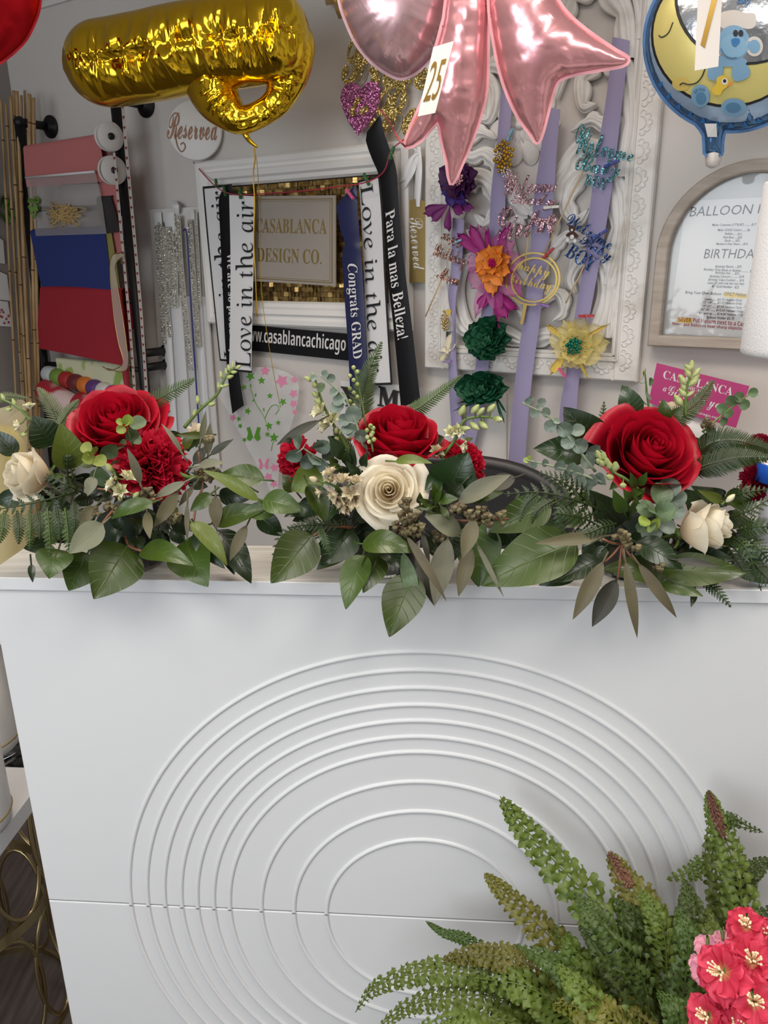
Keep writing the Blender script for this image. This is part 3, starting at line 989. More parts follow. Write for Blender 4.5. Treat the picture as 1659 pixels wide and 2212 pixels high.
M_plate = mat('frosted_plate', (0.36, 0.32, 0.28), 0.4)
plate = thing('name_plate', 'grey frosted name plate with gold lettering in front of the mosaic', 'sign', ow(640, 620, .05))
q = wq((551, 424), (727, 422), (727, 618), (547, 607), off=.045)
_m = MB(); slab(_m, q, WALL.N * .004); obj('plate', _m, M_plate, plate, False)
pf = quad_fn(*q, WALL.N)
for y, s in ((.58, 'CASABLANCA'), (.24, 'DESIGN CO.')):
    x0, x1 = (.035, .90) if 'CASA' in s else (.06, .84)
    fn = lambda a, b, y=y, x0=x0, x1=x1: (pf(x0 + (x1 - x0) * a, y + b * .165)[0] + WALL.N * .004, WALL.N)
    obj('lettering', text_mb(s, 'serif', fn, .0012, -0.004), M_goldmat, plate, False)
_m = MB()
for e, w in ((.035, .010), (.062, .004)):
    for (a, b, c, d) in ((0.0, 1 - e * .9 - w, 1 - e, 1 - e * .9), (0.0, e * .9, 1 - e, e * .9 + w), (1 - e - w, e * .9, 1 - e, 1 - e * .9)):
        slab(_m, [pf(x, y)[0] + WALL.N * .0042 for x, y in ((a, b), (c, b), (c, d), (a, d))], WALL.N * .0008)
obj('gold_border', _m, M_goldmat, plate, False)

strip = thing('strip_sign', 'long black strip sign with a white web address below the frame', 'sign', ow(650, 770, .01))
q = wq((500, 699), (786, 724), (786, 782), (500, 752), off=.014)
_m = MB(); slab(_m, q, WALL.N * .004); obj('board', _m, M_satin_black, strip, False)
q = wq((522, 704), (748, 726), (746, 768), (522, 744), off=.018)
obj('lettering', text_mb('www.casablancachicago', 'sansb', quad_fn(*q, WALL.N), .001, -0.01), M_print, strip, False)

# ------------------------------------------------------------------ sashes and ribbons pegged on the red string
SASH = 'party sashes pegged on the red string'


def sash(name, label, rows, m, texts=(), border=None, tm=None, belly=.004, cat='sash', nt=6):
    rb = Ribbon(rows, 6)
    t = thing(name, label, cat, rb.at(1, .5), SASH)
    obj('band', rb.mesh(nt, belly), m, t)
    for k, (s, style, a0, a1, t0, t1, up, bold) in enumerate(texts):
        obj('lettering', rib_text(rb, s, style, a0, a1, t0, t1, up, .0025 + belly, bold), tm or M_print, t, False)
    if border:
        mb = MB()
        e = border
        L = len(rb.L) - 1
        z = WALL.N * .0012
        if 'l' in e: grid(mb, lambda a, x: rb.at(a, -.035 + .065 * x) + z, L, 1)
        if 'r' in e: grid(mb, lambda a, x: rb.at(a, .96 + .085 * x) + z, L, 1)
        for ch, a in (('t', 0.0), ('b', 1.0)):
            if ch in e:
                A, B, C2, D = rb.at(a, -.03), rb.at(a, 1.04), None, None
                dz = Vector((0, 0, .0065 if ch == 't' else -.0065))
                quad(mb, A + z, B + z, B + dz + z, A + dz + z)
        obj('border', mb, M_ink, t, False)
    return t


sash('sash', 'white board sash half hidden behind the others, leftmost on the string', [(440, 408, 490, 404, .045), (450, 520, 496, 518, .042), (464, 660, 504, 660, .04), (476, 775, 512, 778, .036)], M_sash,
     [('Love in the air', 'thin', .02, .99, .25, .98, True, -0.005)], 'ltb', M_ink, .001)
sash('sash', 'black satin sash hanging lowest on the left behind the front white board', [(488, 400, 501, 397, .062), (473, 428, 504, 424, .06), (475, 493, 508, 490, .06), (480, 600, 511, 598, .06), (485, 717, 513, 715, .06), (490, 790, 516, 795, .062), (496, 850, 522, 845, .066), (502, 894, 527, 876, .075)], M_satin_black,
     [('We are so proud of you', 'serif', .29, .79, .36, .96, False, -0.004)])
sash('sash', 'white board sash reading Love in the air, front one at left', [(495, 421, 549, 424, .080), (498, 560, 548, 562, .080), (497, 690, 545, 692, .080), (495, 796, 543, 801, .080)], M_sash,
     [('Love in the air', 'thin', .03, .985, .26, 1.0, True, -0.005)], 'tb', M_ink, .001)
sash('sash', 'white board sash with a black edge, right of the navy ribbon', [(775, 395, 819, 384, .045), (780, 470, 826, 462, .045), (786, 600, 832, 597, .045), (791, 720, 839, 718, .045), (797, 828, 846, 826, .045)], M_sash,
     [('Love in the air', 'thin', .02, .94, .10, .74, False, -0.005)], 'rtb', M_ink, .001)
sash('sash', 'navy satin sash reading Congrats GRAD with white letters', [(762, 404, 771, 402, .07), (729, 440, 772, 436, .068), (728, 457, 773, 455, .068), (736, 500, 776, 498, .072), (745, 526, 777, 526, .08), (739, 552, 781, 560, .075), (744, 640, 786, 635, .07), (749, 710, 789, 705, .07), (753, 777, 792, 765, .07), (757, 860, 796, 850, .07)], M_satin_navy,
     [('Congrats GRAD', 'serif', .365, .815, .20, .84, False, -0.006)])
sash('sash', 'black satin sash reading Para la mas Belleza, hung highest', [(819, 250, 823, 254, .09), (790, 292, 829, 285, .088), (801, 337, 843, 325, .08), (820, 386, 857, 372, .075), (829, 471, 862, 455, .072), (836, 587, 874, 575, .07), (851, 717, 890, 705, .07), (866, 880, 908, 866, .07)], M_satin_black,
     [('Para la mas Belleza!', 'serif', .313, .757, .22, .82, False, -0.006)])
M_red_string = mat('red_string', (0.42, 0.03, 0.06), 0.5)
_m = MB(); tube(_m, catmull([ow(x, y, o) for x, y, o in ((418, 350, .01), (436, 372, .04), (466, 403, .055), (492, 417, .085), (520, 421, .086), (560, 419, .085), (650, 413, .085), (740, 402, .085), (790, 394, .085), (828, 372, .094), (845, 325, .094), (872, 302, .08), (880, 292, .06))], 5), .0017, 5)
obj('red_string', _m, M_red_string, label='thin red string sagging across the frame and holding the sashes', cat='string')
peg('green', (468, 405), (466, 386), .06, 'green clothespin on the leftmost white sash')
peg('green', (488, 424), (483, 402), .075, 'green clothespin on the left black sash')
peg('green', (520, 430), (518, 406), .092, 'green clothespin on the front white sash')
peg('pink', (764, 430), (748, 408), .085, 'pink clothespin on the navy sash')
peg('green', (797, 400), (786, 374), .060, 'green clothespin on the right white sash')
peg('green', (842, 345), (851, 316), .10, 'green clothespin on the long black sash')

# ------------------------------------------------------------------ reserved disc, bride sign, gold tag, gold bow
M_copper = mat('copper_paint', (0.33, 0.15, 0.07), 0.5)
_c = ow(421, 282, .05)
_dn = (WALL.N * 1.0 + (CAM - _c).normalized() * 1.6); _dn.z = 0; _dn.normalize()
t = thing('round_sign', 'round white sign reading Reserved, partly behind the gold balloon', 'sign', ow(421, 346, .05))
dp = lambda x, y, e=0.0: hit(x, y, _c + _dn * (.0056 + e), _dn)
_r = (dp(421, 346) - dp(421, 216)).length / 2
_m = MB(); lathe(_m, _c - _dn * .008, _dn, [(0, 0), (_r, 0), (_r + .001, .004), (_r, .012), (_r - .002, .013), (0, .013)], 64); obj('disc', _m, M_white, t)
q = [dp(364, 242), dp(472, 246), dp(474, 304), dp(360, 300)]
obj('lettering', text_mb('Reserved', 'script', quad_fn(*q, _dn), .001, 0.004), M_copper, t, False)
_m = MB(); tube(_m, catmull([dp(x, y, .001) for x, y in ((378, 290), (383, 315), (392, 328), (400, 318), (396, 308), (390, 312))], 5), .0016, 5)
obj('flourish', _m, M_copper, t)
_m = MB(); tube(_m, [_c - _dn * .006, _c - WALL.N * .05], .004, 6); obj('hook', _m, M_black, t)

t = thing('glitter_sign', 'gold glitter sign reading Bride to Be with a pink heart', 'sign', ow(780, 292, .03))
q = wq((746, 66), (925, 100), (925, 196), (738, 184), off=.03)
obj('lettering', text_mb('Bride', 'script', quad_fn(*q, WALL.N), .004, 0.018), G_gold, t, False)
q = wq((808, 182), (906, 176), (905, 296), (796, 300), off=.03)
obj('lettering', text_mb('Be', 'script', quad_fn(*q, WALL.N), .004, 0.02), G_gold, t, False)
hp = [(740, 196), (748, 183), (762, 178), (774, 182), (781, 193), (790, 182), (804, 175), (816, 180), (823, 194), (822, 215), (812, 243), (795, 270), (774, 293), (755, 265), (742, 235), (737, 212)]
_m = MB(); slab(_m, [ow(x, y, .033) for x, y in hp], WALL.N * .004); obj('heart', _m, G_hot, t, False)
q = wq((758, 208), (800, 212), (796, 252), (756, 252), off=.038)
obj('lettering', text_mb('to', 'script', quad_fn(*q, WALL.N), .002, 0.02), G_gold, t, False)

t = thing('gold_tag', 'mirror gold tag reading Reserved on a white ribbon loop', 'tag', ow(905, 610, .02))
q2 = [(871, 463), (879, 446), (886, 434), (900, 429), (912, 432), (922, 437), (931, 452), (932, 463), (928, 610), (883, 610), (874, 540)]
M_gmir = mat('gold_mirror', (0.62, 0.45, 0.17), 0.3, 0.7)
_m = MB(); slab(_m, [ow(x, y, .022) for x, y in q2], WALL.N * .003); obj('plate', _m, M_gmir, t, False)
fn0 = quad_fn(*wq((884, 472), (913, 466), (918, 582), (894, 586), off=.0255), WALL.N)
obj('lettering', text_mb('Reserved', 'script', lambda x, y: fn0(y, 1 - x), .0006, -.004), M_print, t, False)
rb = Ribbon([(899, 318, 908, 316, .03), (898, 360, 912, 362, .034), (897, 410, 909, 412, .03), (899, 446, 907, 447, .028)], 5)
_m = rb.mesh(4, .003)
for rows in ([(896, 330, 905, 332, .036), (878, 350, 892, 345, .04), (862, 396, 878, 388, .035)], [(897, 332, 904, 338, .034), (884, 365, 896, 372, .04), (870, 410, 874, 408, .036)], [(905, 326, 899, 332, .03), (882, 312, 890, 318, .03), (876, 318, 880, 322, .03)]):
    _m.merge(Ribbon(rows, 4).mesh(3, .002))
obj('ribbon_loop', _m, M_satin_white, t)

t = thing('gold_bow', 'gold satin bow at the top edge beside the mauve balloon', 'bow', ow(735, 45, .03))
M_gsat = mat('gold_satin', (0.50, 0.32, 0.10), 0.35, 0.3)
_m = MB()
for rows in ([(705, -8, 705, 12, .03), (722, -10, 724, 10, .06), (740, 2, 742, 14, .04)], [(722, 8, 752, 6, .035), (724, 22, 752, 30, .06), (732, 42, 754, 40, .03)], [(740, 6, 758, -10, .04), (742, 14, 772, 2, .06), (742, 12, 776, 12, .03)]):
    _m.merge(Ribbon(rows, 6).mesh(5, .006))
ball(_m, ow(742, 8, .05), .014, 10, 8)
obj('loops', _m, M_gsat, t)

# ------------------------------------------------------------------ rhinestone trims on a white card
M_card = mat('trim_card', (0.74, 0.72, 0.69), 0.5); M_plastic = mat('clear_sleeve', (0.86, 0.86, 0.88), 0.12, alpha=0.32)
M_rhine = glitter('rhinestone', (0.74, 0.70, 0.60), (1.0, 0.97, 0.9), 260); M_rbase = mat('silver_lace', (0.55, 0.53, 0.47), 0.5, 0.3); M_bluer = mat('blue_cord', (0.02, 0.03, 0.18), 0.4)
t = thing('trim_card', 'white card hung with rhinestone trims and satin ribbons in clear sleeves', 'display card', ow(400, 960, .02))
_m = MB(); slab(_m, wq((325, 453), (437, 446), (476, 1010), (360, 1010), off=.012), WALL.N * .004); obj('card', _m, M_card, t, False)
for k, (rows, w) in enumerate((([(331, 462, 348, 458, .024), (352, 700, 369, 700, .026), (366, 960, 384, 960, .026)], .5), ([(355, 462, 376, 458, .024), (372, 700, 396, 700, .026), (388, 960, 414, 960, .026)], .5), ([(408, 462, 426, 458, .024), (422, 700, 438, 700, .026), (438, 960, 456, 960, .026)], .5))):
    obj('satin_ribbon', Ribbon(rows, 6).mesh(4, .004), M_satin_white, t)
for rows in ([(362, 640, 390, 638, .034), (384, 960, 412, 960, .034)], [(430, 640, 446, 641, .034), (446, 960, 470, 960, .034)], [(392, 640, 426, 640, .036), (412, 960, 440, 960, .036)]):
    obj('clear_sleeve', Ribbon(rows, 4).mesh(3, .004), M_plastic, t)
_m = MB()
for rows in ([(368, 434, 381, 434, .02), (372, 446, 386, 444, .04), (377, 462, 387, 462, .03)],): _m.merge(Ribbon(rows, 4).mesh(3, .003))
obj('hanging_loop', _m, M_satin_white, t)
for k, (pts, wpx) in enumerate((([(338, 486), (345, 590), (355, 742)], 11), ([(345, 480), (353, 600), (368, 728)], 10), ([(358, 490), (367, 590), (376, 665)], 20), ([(372, 500), (376, 560), (378, 660)], 14), ([(382, 466), (392, 600), (413, 800)], 13), ([(409, 474), (418, 600), (429, 750)], 10), ([(421, 452), (428, 560), (431, 660)], 6))):
    C = catmull([ow(x, y, .032 + .002 * k) for x, y in pts], 14)
    px = (ow(401, 600, .03) - ow(400, 600, .03)).length
    _m, _b = MB(), MB()
    sd = WALL.U
    rn = random.Random(k)
    L = sum((C[i + 1] - C[i]).length for i in range(len(C) - 1))
    nn = int(L / .0075)
    grid(_b, lambda s, x: C[min(int(s * (len(C) - 1)), len(C) - 1)] + sd * ((x - .5) * wpx * px) - WALL.N * .001, len(C) - 1, 2)
    for i in range(nn):
        s = (i + .5) / nn * (len(C) - 1); p = C[int(s)].lerp(C[min(int(s) + 1, len(C) - 1)], s - int(s))
        m2 = max(1, int(wpx / 5))
        for j in range(m2):
            x = ((j + .5) / m2 - .5) * wpx * px
            ball(_m, p + sd * (x + rn.uniform(-.001, .001)) + WALL.N * .001, .0037, 6, 4, (1, 1, .8))
    tr = obj('trim', _b, M_rbase, t)
    obj('rhinestones', _m, M_rhine, tr, False)
_m = MB(); tube(_m, catmull([ow(x, y, .05) for x, y in ((396, 498), (402, 498), (406, 540), (414, 680), (424, 830), (432, 960))], 6), .0028, 6); obj('blue_cord', _m, M_bluer, t)

# ------------------------------------------------------------------ flowered cellophane sheet
M_cello = mat('cellophane', (0.86, 0.87, 0.88), 0.1, alpha=0.38); M_pg = mat('printed_green', (0.10, 0.32, 0.03), 0.4); M_pp = mat('printed_pink', (0.75, 0.26, 0.42), 0.4)
t = thing('cellophane_sleeve', 'clear flower sleeve printed with green and pink flowers, hanging below the strip sign', 'flower sleeve', ow(590, 1060, .04))
out = [(472, 856), (480, 830), (500, 806), (530, 797), (561, 793), (595, 796), (622, 805), (640, 818), (646, 835), (644, 860), (636, 894), (624, 935), (612, 970), (603, 1020), (598, 1075), (588, 1075), (578, 1045), (560, 1012), (543, 984), (520, 940), (495, 895)]
cx_, cy_ = 566, 900


def sleeve(x, y, e=0):
    return ow(x, y, .035 + e + .02 * math.cos((x - cx_) / 60.0) + .004 * math.sin(y * .03))


_m = MB()
_fo = [Vector(p) for p in [(x, y) for x, y in out]]
vs2, _, fs2, *_rest = delaunay_2d_cdt([Vector((x, y)) for x, y in out] + [Vector((x, y)) for x in range(480, 645, 14) for y in range(800, 1075, 14)], [], [list(range(len(out)))], 1, 1e-4)
_m.add([sleeve(v.x, v.y) for v in vs2], [tuple(f) for f in fs2])
obj('film', _m, M_cello, t)


def star(x, y, r, ph=0.0, n=5, inner=.45):
    return [(x + r * (1 if k % 2 == 0 else inner) * math.cos(ph + math.pi * k / n), y + r * (1 if k % 2 == 0 else inner) * math.sin(ph + math.pi * k / n)) for k in range(2 * n)]


_g, _p = MB(), MB()
for x, y, r in ((541, 813, 11), (565, 822, 9), (611, 868, 9), (535, 888, 8), (581, 920, 9), (592, 945, 11), (583, 855, 7), (516, 905, 6), (519, 920, 6), (601, 913, 6), (528, 950, 6), (527, 836, 7), (578, 938, 6)):
    obj('printed_flower', slab(MB(), [sleeve(a, b, .0015) for a, b in star(x, y, r, x * .7)], WALL.N * .0006), M_pg, t, False)
for pts in (((541, 838), (552, 870), (570, 900), (580, 930)), ((595, 895), (602, 885), (600, 876), (588, 876), (578, 890), (572, 905)), ((592, 950), (588, 962), (586, 974))):
    tube(_g, catmull([sleeve(x, y, .0018) for x, y in pts], 5), .0011, 5)
for x, y, a in ((551, 858, 1.2), (544, 866, .3), (570, 890, 1.5), (541, 838, 1.4)):
    petal(_g, sleeve(x, y, .002), WALL.U * math.cos(a) + WALL.Z * math.sin(a), WALL.N, .014, .006)
for sx in (-1, 1):
    obj('butterfly_wing', slab(MB(), [sleeve(548 + sx * a, b, .002) for a, b in ((1, 945), (8, 922), (15, 924), (12, 936), (15, 948), (8, 953))], WALL.N * .0006), M_pg, t, False)
    obj('butterfly_wing', slab(MB(), [sleeve(570 + sx * a, b, .002) for a, b in ((1, 1005), (7, 990), (12, 992), (9, 1002), (11, 1012), (5, 1014))], WALL.N * .0006), M_pp, t, False)
for x, y, r in ((609, 823, 15), (573, 801, 11), (634, 850, 10), (634, 872, 9), (637, 890, 7), (503, 902, 8), (580, 1030, 10), (593, 1010, 10), (636, 820, 8), (592, 1045, 9)):
    obj('printed_flower', slab(MB(), [sleeve(a, b, .0015) for a, b in star(x, y, r, x * .3, 5, .55)], WALL.N * .0006), M_pp, t, False)
obj('printed_leaves', _g, M_pg, t, False)

# ------------------------------------------------------------------ letter card and low wall panel
M_gun = mat('gunmetal_stones', (0.10, 0.095, 0.10), 0.2, 0.8)
t = thing('letter_card', 'white card with dark rhinestone letters behind the middle bouquet', 'card', ow(820, 1000, .02))
_m = MB(); slab(_m, wq((738, 821), (904, 834), (904, 1010), (738, 1010), off=.008), WALL.N * .006); obj('card', _m, M_white, t, False)
for s, q in (('Y', ((738, 834), (780, 840), (780, 880), (738, 876))), ('M', ((819, 833), (864, 845), (862, 884), (817, 876)))):
    obj('rhinestone_letter', text_mb(s, 'serif', quad_fn(*wq(*q, off=.016), WALL.N), .005, .012), M_gun, t, False)
t = struct('trim_3', slab(MB(), wq((905, 838), (1096, 850), (1096, 1200), (903, 1200), off=.001), WALL.N * .008), M_trim)

# ------------------------------------------------------------------ arched price board
M_oak = mat('weathered_oak', (0.44, 0.38, 0.32), 0.6)
add_vary(M_oak, (0.38, 0.32, 0.265), (0.50, 0.44, 0.38), 10, stretch=(1, 1, 8), lo=.3, hi=.7)
AU0 = 0.738; AR = 0.182; AUc = AU0 + AR; AZ0 = 1.2545; AZs = 1.448
board = thing('price_board', 'arched grey oak frame with a printed balloon price list behind glass', 'notice board', WALL.w(AUc, AZ0, .02))
_m = MB()


def arch(inset, w, n=28):
    r = AR - inset
    return [WALL.w(AUc - r, AZ0 + inset, w), WALL.w(AUc + r, AZ0 + inset, w)] + [WALL.w(AUc + r * math.cos(a), AZs + r * math.sin(a), w) for a in np.linspace(0, math.pi, n)]


loops = [arch(0, .002), arch(0, .040), arch(.003, .043), arch(.021, .043), arch(.024, .040), arch(.024, .012)]
n = len(loops[0])
_m.add([p for l in loops for p in l], [(k * n + i, k * n + (i + 1) % n, (k + 1) * n + (i + 1) % n, (k + 1) * n + i) for k in range(5) for i in range(n)])
obj('frame', _m, M_oak, board, False)
_m = MB(); slab(_m, arch(.022, .003), WALL.N * .004); obj('backing', _m, mat('pale_backing', (0.62, 0.63, 0.62), 0.5), board, False)
_m = MB(); slab(_m, arch(.023, .014), WALL.N * .002); obj('glass', _m, M_pane, board, False)
pq = (1482, 434), (1700, 424), (1668, 744), (1444, 718)
q = wq(*pq, off=.0075)
_m = MB(); slab(_m, q, WALL.N * .0008); obj('price_list', _m, M_paper, board, False)
pf = quad_fn(*q, WALL.N)
M_grey = mat('grey_print', (0.025, 0.025, 0.03), 0.6); M_redp = mat('red_print', (0.45, 0.09, 0.10), 0.6); M_hl = mat('yellow_highlight', (0.85, 0.62, 0.05), 0.7)
inv = lambda px, py: ow(px, py, .0086)
_b, _r, _h = MB(), MB(), MB()


def line(mb, s, style, x0, y0, x1, y1, h, bold=0.0):     # baseline from (x0,y0) to (x1,y1) pixels, letter height h
    a, b = inv(x0, y0), inv(x1, y1); c, d = inv(x0 + h * .06, y0 - h), inv(x1 + h * .06, y1 - h)
    text_mb(s, style, quad_fn(c, d, b, a, WALL.N), .0003, bold, 2, mb=mb)


line(_b, 'BALLOON PRICES', 'sansi', 1489, 468, 1733, 457, 21, -.004)
line(_b, 'BIRTHDAY', 'sansi', 1520, 558, 1648, 558, 20, -.004)
for s, x0, y0, x1, y1, h in (('Mylar Customs (17"&18") ........ $17', 1538, 490, 1634, 489, 7), ('Mylar SOLID Colors ...... $6', 1550, 501, 1620, 501, 7), ('Bubble ..... $12', 1566, 508, 1602, 509, 6), ('Pink Bow .....$25', 1562, 516, 1603, 516, 6), ('Stork ..... $25', 1565, 523, 1598, 523, 6), ("Mother's Day Heart ....$16", 1547, 531, 1615, 531, 7),
                             ('Birthday Bloom ....$25', 1545, 580, 1602, 580, 7), ('Birthday Orbz Blush or Bubble ........... $28', 1520, 586, 1630, 590, 7), ('Birthday Star .... $25', 1545, 593, 1597, 595, 7), ('Birthday Unicorn .......... $18', 1533, 601, 1607, 602, 7), ('Birthday Cake Confetti .... $10', 1530, 608, 1607, 610, 7), ('Latex $5 (will only last one day)', 1528, 615, 1607, 617, 7), ('40" Gold Number - $22', 1537, 622, 1596, 624, 7),
                             ('Bring Your Own Balloon -', 1480, 636, 1563, 640, 8), ('ONLY Helium', 1565, 638, 1612, 641, 8),
                             ('Latex....... $3.75 Helium Only', 1522, 650, 1603, 653, 7), ('12"-18"...... $3.75 Helium Only', 1519, 657, 1603, 660, 7), ('19"-25"...... $7.50 Helium Only', 1517, 665, 1603, 669, 7), ('26"-36" ...... $10.50 Helium Only', 1513, 672, 1605, 677, 7), ('40" and up ......$14.00 Helium Only', 1509, 680, 1606, 685, 7), ('Balloon Holder $3.75', 1526, 689, 1586, 692, 7)):
    line(_b, s, 'sansi', x0, y0, x1, y1, h, .012)
line(_r, 'NEVER', 'sansb', 1465, 694, 1493, 696, 9)
line(_r, 'Put Helium next to a Car', 'sansb', 1497, 696, 1608, 705, 10)
line(_r, 'Never put Balloons near sharp objects-', 'sansb', 1452, 704, 1604, 715, 9)
for x0, y0, x1, y1, hh in ((1463, 696, 1495, 698, 11), (1563, 641, 1613, 645, 10)):
    slab(_h, [inv(x0, y0), inv(x1, y1), inv(x1, y1 - hh), inv(x0, y0 - hh)], WALL.N * .0001)
obj('printed_text', _b, M_grey, board, False); obj('red_text', _r, M_redp, board, False); obj('highlight', _h, M_hl, board, False)

# ------------------------------------------------------------------ pink gift card in a white paper holder
M_pinkc = mat('pink_card', (0.50, 0.045, 0.20), 0.45)
gc = thing('gift_card', 'tilted magenta gift card behind the right bouquet', 'gift card', ow(1520, 900, .12))
tl, tr, br, bl = [ow(x, y, .13) for x, y in ((1419, 784), (1619, 834), (1590, 924), (1401, 870))]
_m = MB(); slab(_m, [tl, tr, br, bl], WALL.N * .0015); obj('card', _m, M_pinkc, gc, False)
gf = quad_fn(tl, tr, br, bl, WALL.N)
sub = lambda x0, x1, y0, y1: (lambda x, y: (gf(x0 + (x1 - x0) * x, y0 + (y1 - y0) * y)[0] + WALL.N * .0017, WALL.N))
for s, st_, b in (('CASABLANCA', 'serif', (.10, .86, .68, .88)), ('CHICAGO', 'serif', (.36, .60, .58, .66)), ('a', 'script', (.13, .17, .38, .48)), ('Gift for you', 'script', (.19, .84, .22, .56)), ('www.casablancachicago.com', 'serif', (.12, .82, .06, .14))):
    obj('lettering', text_mb(s, st_, sub(*b), .0005, -.004), M_print, gc, False)
_m = MB(); slab(_m, [ow(x, y, .118) for x, y in ((1400, 870), (1540, 905), (1575, 985), (1400, 985))], WALL.N * .002); obj('paper_sheet', _m, M_paper, label='white sheet propped under the magenta gift card', cat='paper')

# ------------------------------------------------------------------ pipe rack in the corner with its rolls and papers
M_pipe = mat('black_pipe', (0.008, 0.007, 0.008), 0.5, 0.2)
rack = thing('pipe_rack', 'black iron pipe rack fixed to the wall, holding wrapping papers', 'rack', ow(170, 1000, .10))
RO = 0.12
PXR = (ow(285, 500, RO) - ow(284, 500, RO)).length
postR = (ow(249, 214, RO), ow(318, 880, RO)); postL = (ow(42, 264, RO), ow(104, 880, RO))


def ext(a, b, z):                               # extend the line a->b down to height z
    return a + (b - a) * ((z - a.z) / (b.z - a.z))


for a, b in (postR, postL):
    mb = MB(); tube(mb, [a, ext(a, b, .02)], .0165, 12); obj('post', mb, M_pipe, rack)
    mb = MB(); ball(mb, a, .019, 10, 8); tube(mb, [a, a - WALL.N * (RO - .008)], .0135, 10); obj('bracket', mb, M_pipe, rack)
    mb = MB(); lathe(mb, a - WALL.N * (RO - .001), WALL.N, [(0, 0), (.036, 0), (.036, .006), (.02, .008), (.019, .022), (0, .022)], 24); obj('flange', mb, M_pipe, rack)
for y in (752, 786):
    k = (y - 214) / (880 - 214); p = postR[0].lerp(postR[1], k)
    mb = MB(); tube(mb, [p, p - WALL.N * (RO - .008)], .0135, 10); obj('bracket', mb, M_pipe, rack)
    mb = MB(); lathe(mb, p - WALL.N * (RO - .001), WALL.N, [(0, 0), (.036, 0), (.036, .006), (.02, .008), (.019, .022), (0, .022)], 24); obj('flange', mb, M_pipe, rack)
for yl, yr in ((316, 299), (383, 374), (436, 430), (504, 501), (628, 632), (775, 790), (820, 852), (858, 880)):
    a = postL[0].lerp(postL[1], (yl - 264) / 616); b = postR[0].lerp(postR[1], (yr - 214) / 666)
    mb = MB(); tube(mb, [a, b], .0085, 8); obj('crossbar', mb, M_pipe, rack)


def drape(name, label, cat, tl, tr, br, bl, m, off=RO + .022, fold=.016, back=.5, sub=None, wav=.004, group=None):
    """paper or cloth folded over a rack bar: front flap by its pixel corners, a rounded fold and a back flap"""
    TL, TR, BR, BL = ow(*tl, off), ow(*tr, off), ow(*br, off), ow(*bl, off)

    def fn(s, t):
        top = TL.lerp(TR, t); bot = BL.lerp(BR, t)
        L = (bot - top).length
        if s < .6:
            k = 1 - s / .6
            return top.lerp(bot, k) + WALL.N * (wav * math.sin(5 * t + 3 * k) * k)
        if s < .75:
            a = math.pi * (s - .6) / .15
            return top + WALL.N * (fold * (math.cos(a) - 1)) + Vector((0, 0, fold * .8 * math.sin(a)))
        k = (s - .75) / .25
        return top - WALL.N * (2 * fold + .003 * math.sin(4 * t)) + (bot - top) * (k * back)
    o = obj(name, grid(MB(), fn, 40, 12), m, label=label, cat=cat, group=group)
    return o


M_pinkp = mat('pink_tissue', (0.52, 0.165, 0.16), 0.75); M_bluep = mat('royal_blue_paper', (0.014, 0.03, 0.16), 0.7); M_redpaper = mat('red_paper', (0.32, 0.012, 0.025), 0.65)
drape('tissue_paper', 'dusty pink tissue paper draped over the top bars of the rack', 'wrapping paper', (50, 322), (213, 297), (232, 392), (58, 404), M_pinkp, RO + .018)
drape('tissue_paper', 'narrow end of dusty pink tissue hanging between the clear bag and the rack post', 'wrapping paper', (212, 378), (250, 372), (264, 545), (236, 550), M_pinkp, RO + .012, .01)
drape('wrapping_paper', 'royal blue wrapping paper folded over a rack bar', 'wrapping paper', (65, 503), (226, 498), (244, 632), (92, 626), M_bluep, RO + .026, .018)
M_ypap = mat('olive_paper', (0.26, 0.23, 0.07), 0.7)
drape('paper_layers', 'olive edged paper layers showing beside the blue paper', 'wrapping paper', (222, 497), (240, 500), (264, 640), (246, 634), M_ypap, RO + .02, .012)
drape('wrapping_paper', 'bright red wrapping paper folded over the bar below the blue one', 'wrapping paper', (86, 627), (262, 633), (279, 792), (80, 752), M_redpaper, RO + .034, .02)
drape('tissue_paper', 'red inner sheet hanging behind the red paper on the rack', 'wrapping paper', (240, 634), (266, 636), (286, 880), (276, 880), M_redpaper, RO + .020, .01)
M_leafp = mat('leaf_print_paper', (0.45, 0.50, 0.22), 0.6)
add_vary(M_leafp, (0.62, 0.62, 0.42), (0.30, 0.42, 0.10), 16, detail=1, lo=.52, hi=.6)
drape('wrapping_paper', 'pale green leaf printed paper below the red one', 'wrapping paper', (120, 778), (280, 794), (286, 870), (134, 835), M_leafp, RO + .014, .012)
# clear bag of raffia
t = thing('clear_bag', 'clear plastic bag with a tangle of straw raffia hanging on the rack', 'bag', ow(140, 500, RO + .03))
bagM = mat('bag_film', (0.50, 0.47, 0.46), 0.12, alpha=0.45)
TL, TR, BR, BL = [ow(*p, RO + .032) for p in ((57, 384), (206, 371), (232, 505), (76, 510))]
obj('film', grid(MB(), lambda s, x: (TL.lerp(TR, s)).lerp(BL.lerp(BR, s), x) + WALL.N * (.018 * math.sin(math.pi * s) * math.sin(math.pi * x) + .003 * math.sin(9 * s + 5 * x)), 16, 16), bagM, t)
_m = MB(); tube(_m, [TL + WALL.N * .002, TR + WALL.N * .002], .004, 8); obj('bag_seal', _m, mat('seal_film', (0.7, 0.68, 0.68), .2), t)
M_raffia = mat('straw_raffia', (0.52, 0.36, 0.15), 0.7)
_m = MB(); rn = random.Random(8)
for i in range(26):
    pts = [ow(137 + rn.gauss(0, 16), 460 + rn.gauss(0, 12) + 8 * (k % 2), RO + .05 + rn.uniform(0, .012)) for k in range(5)]
    tube(_m, catmull(pts, 4), .0017, 4)
o = obj('raffia', _m, M_raffia, t, kind='stuff')
_m = MB()
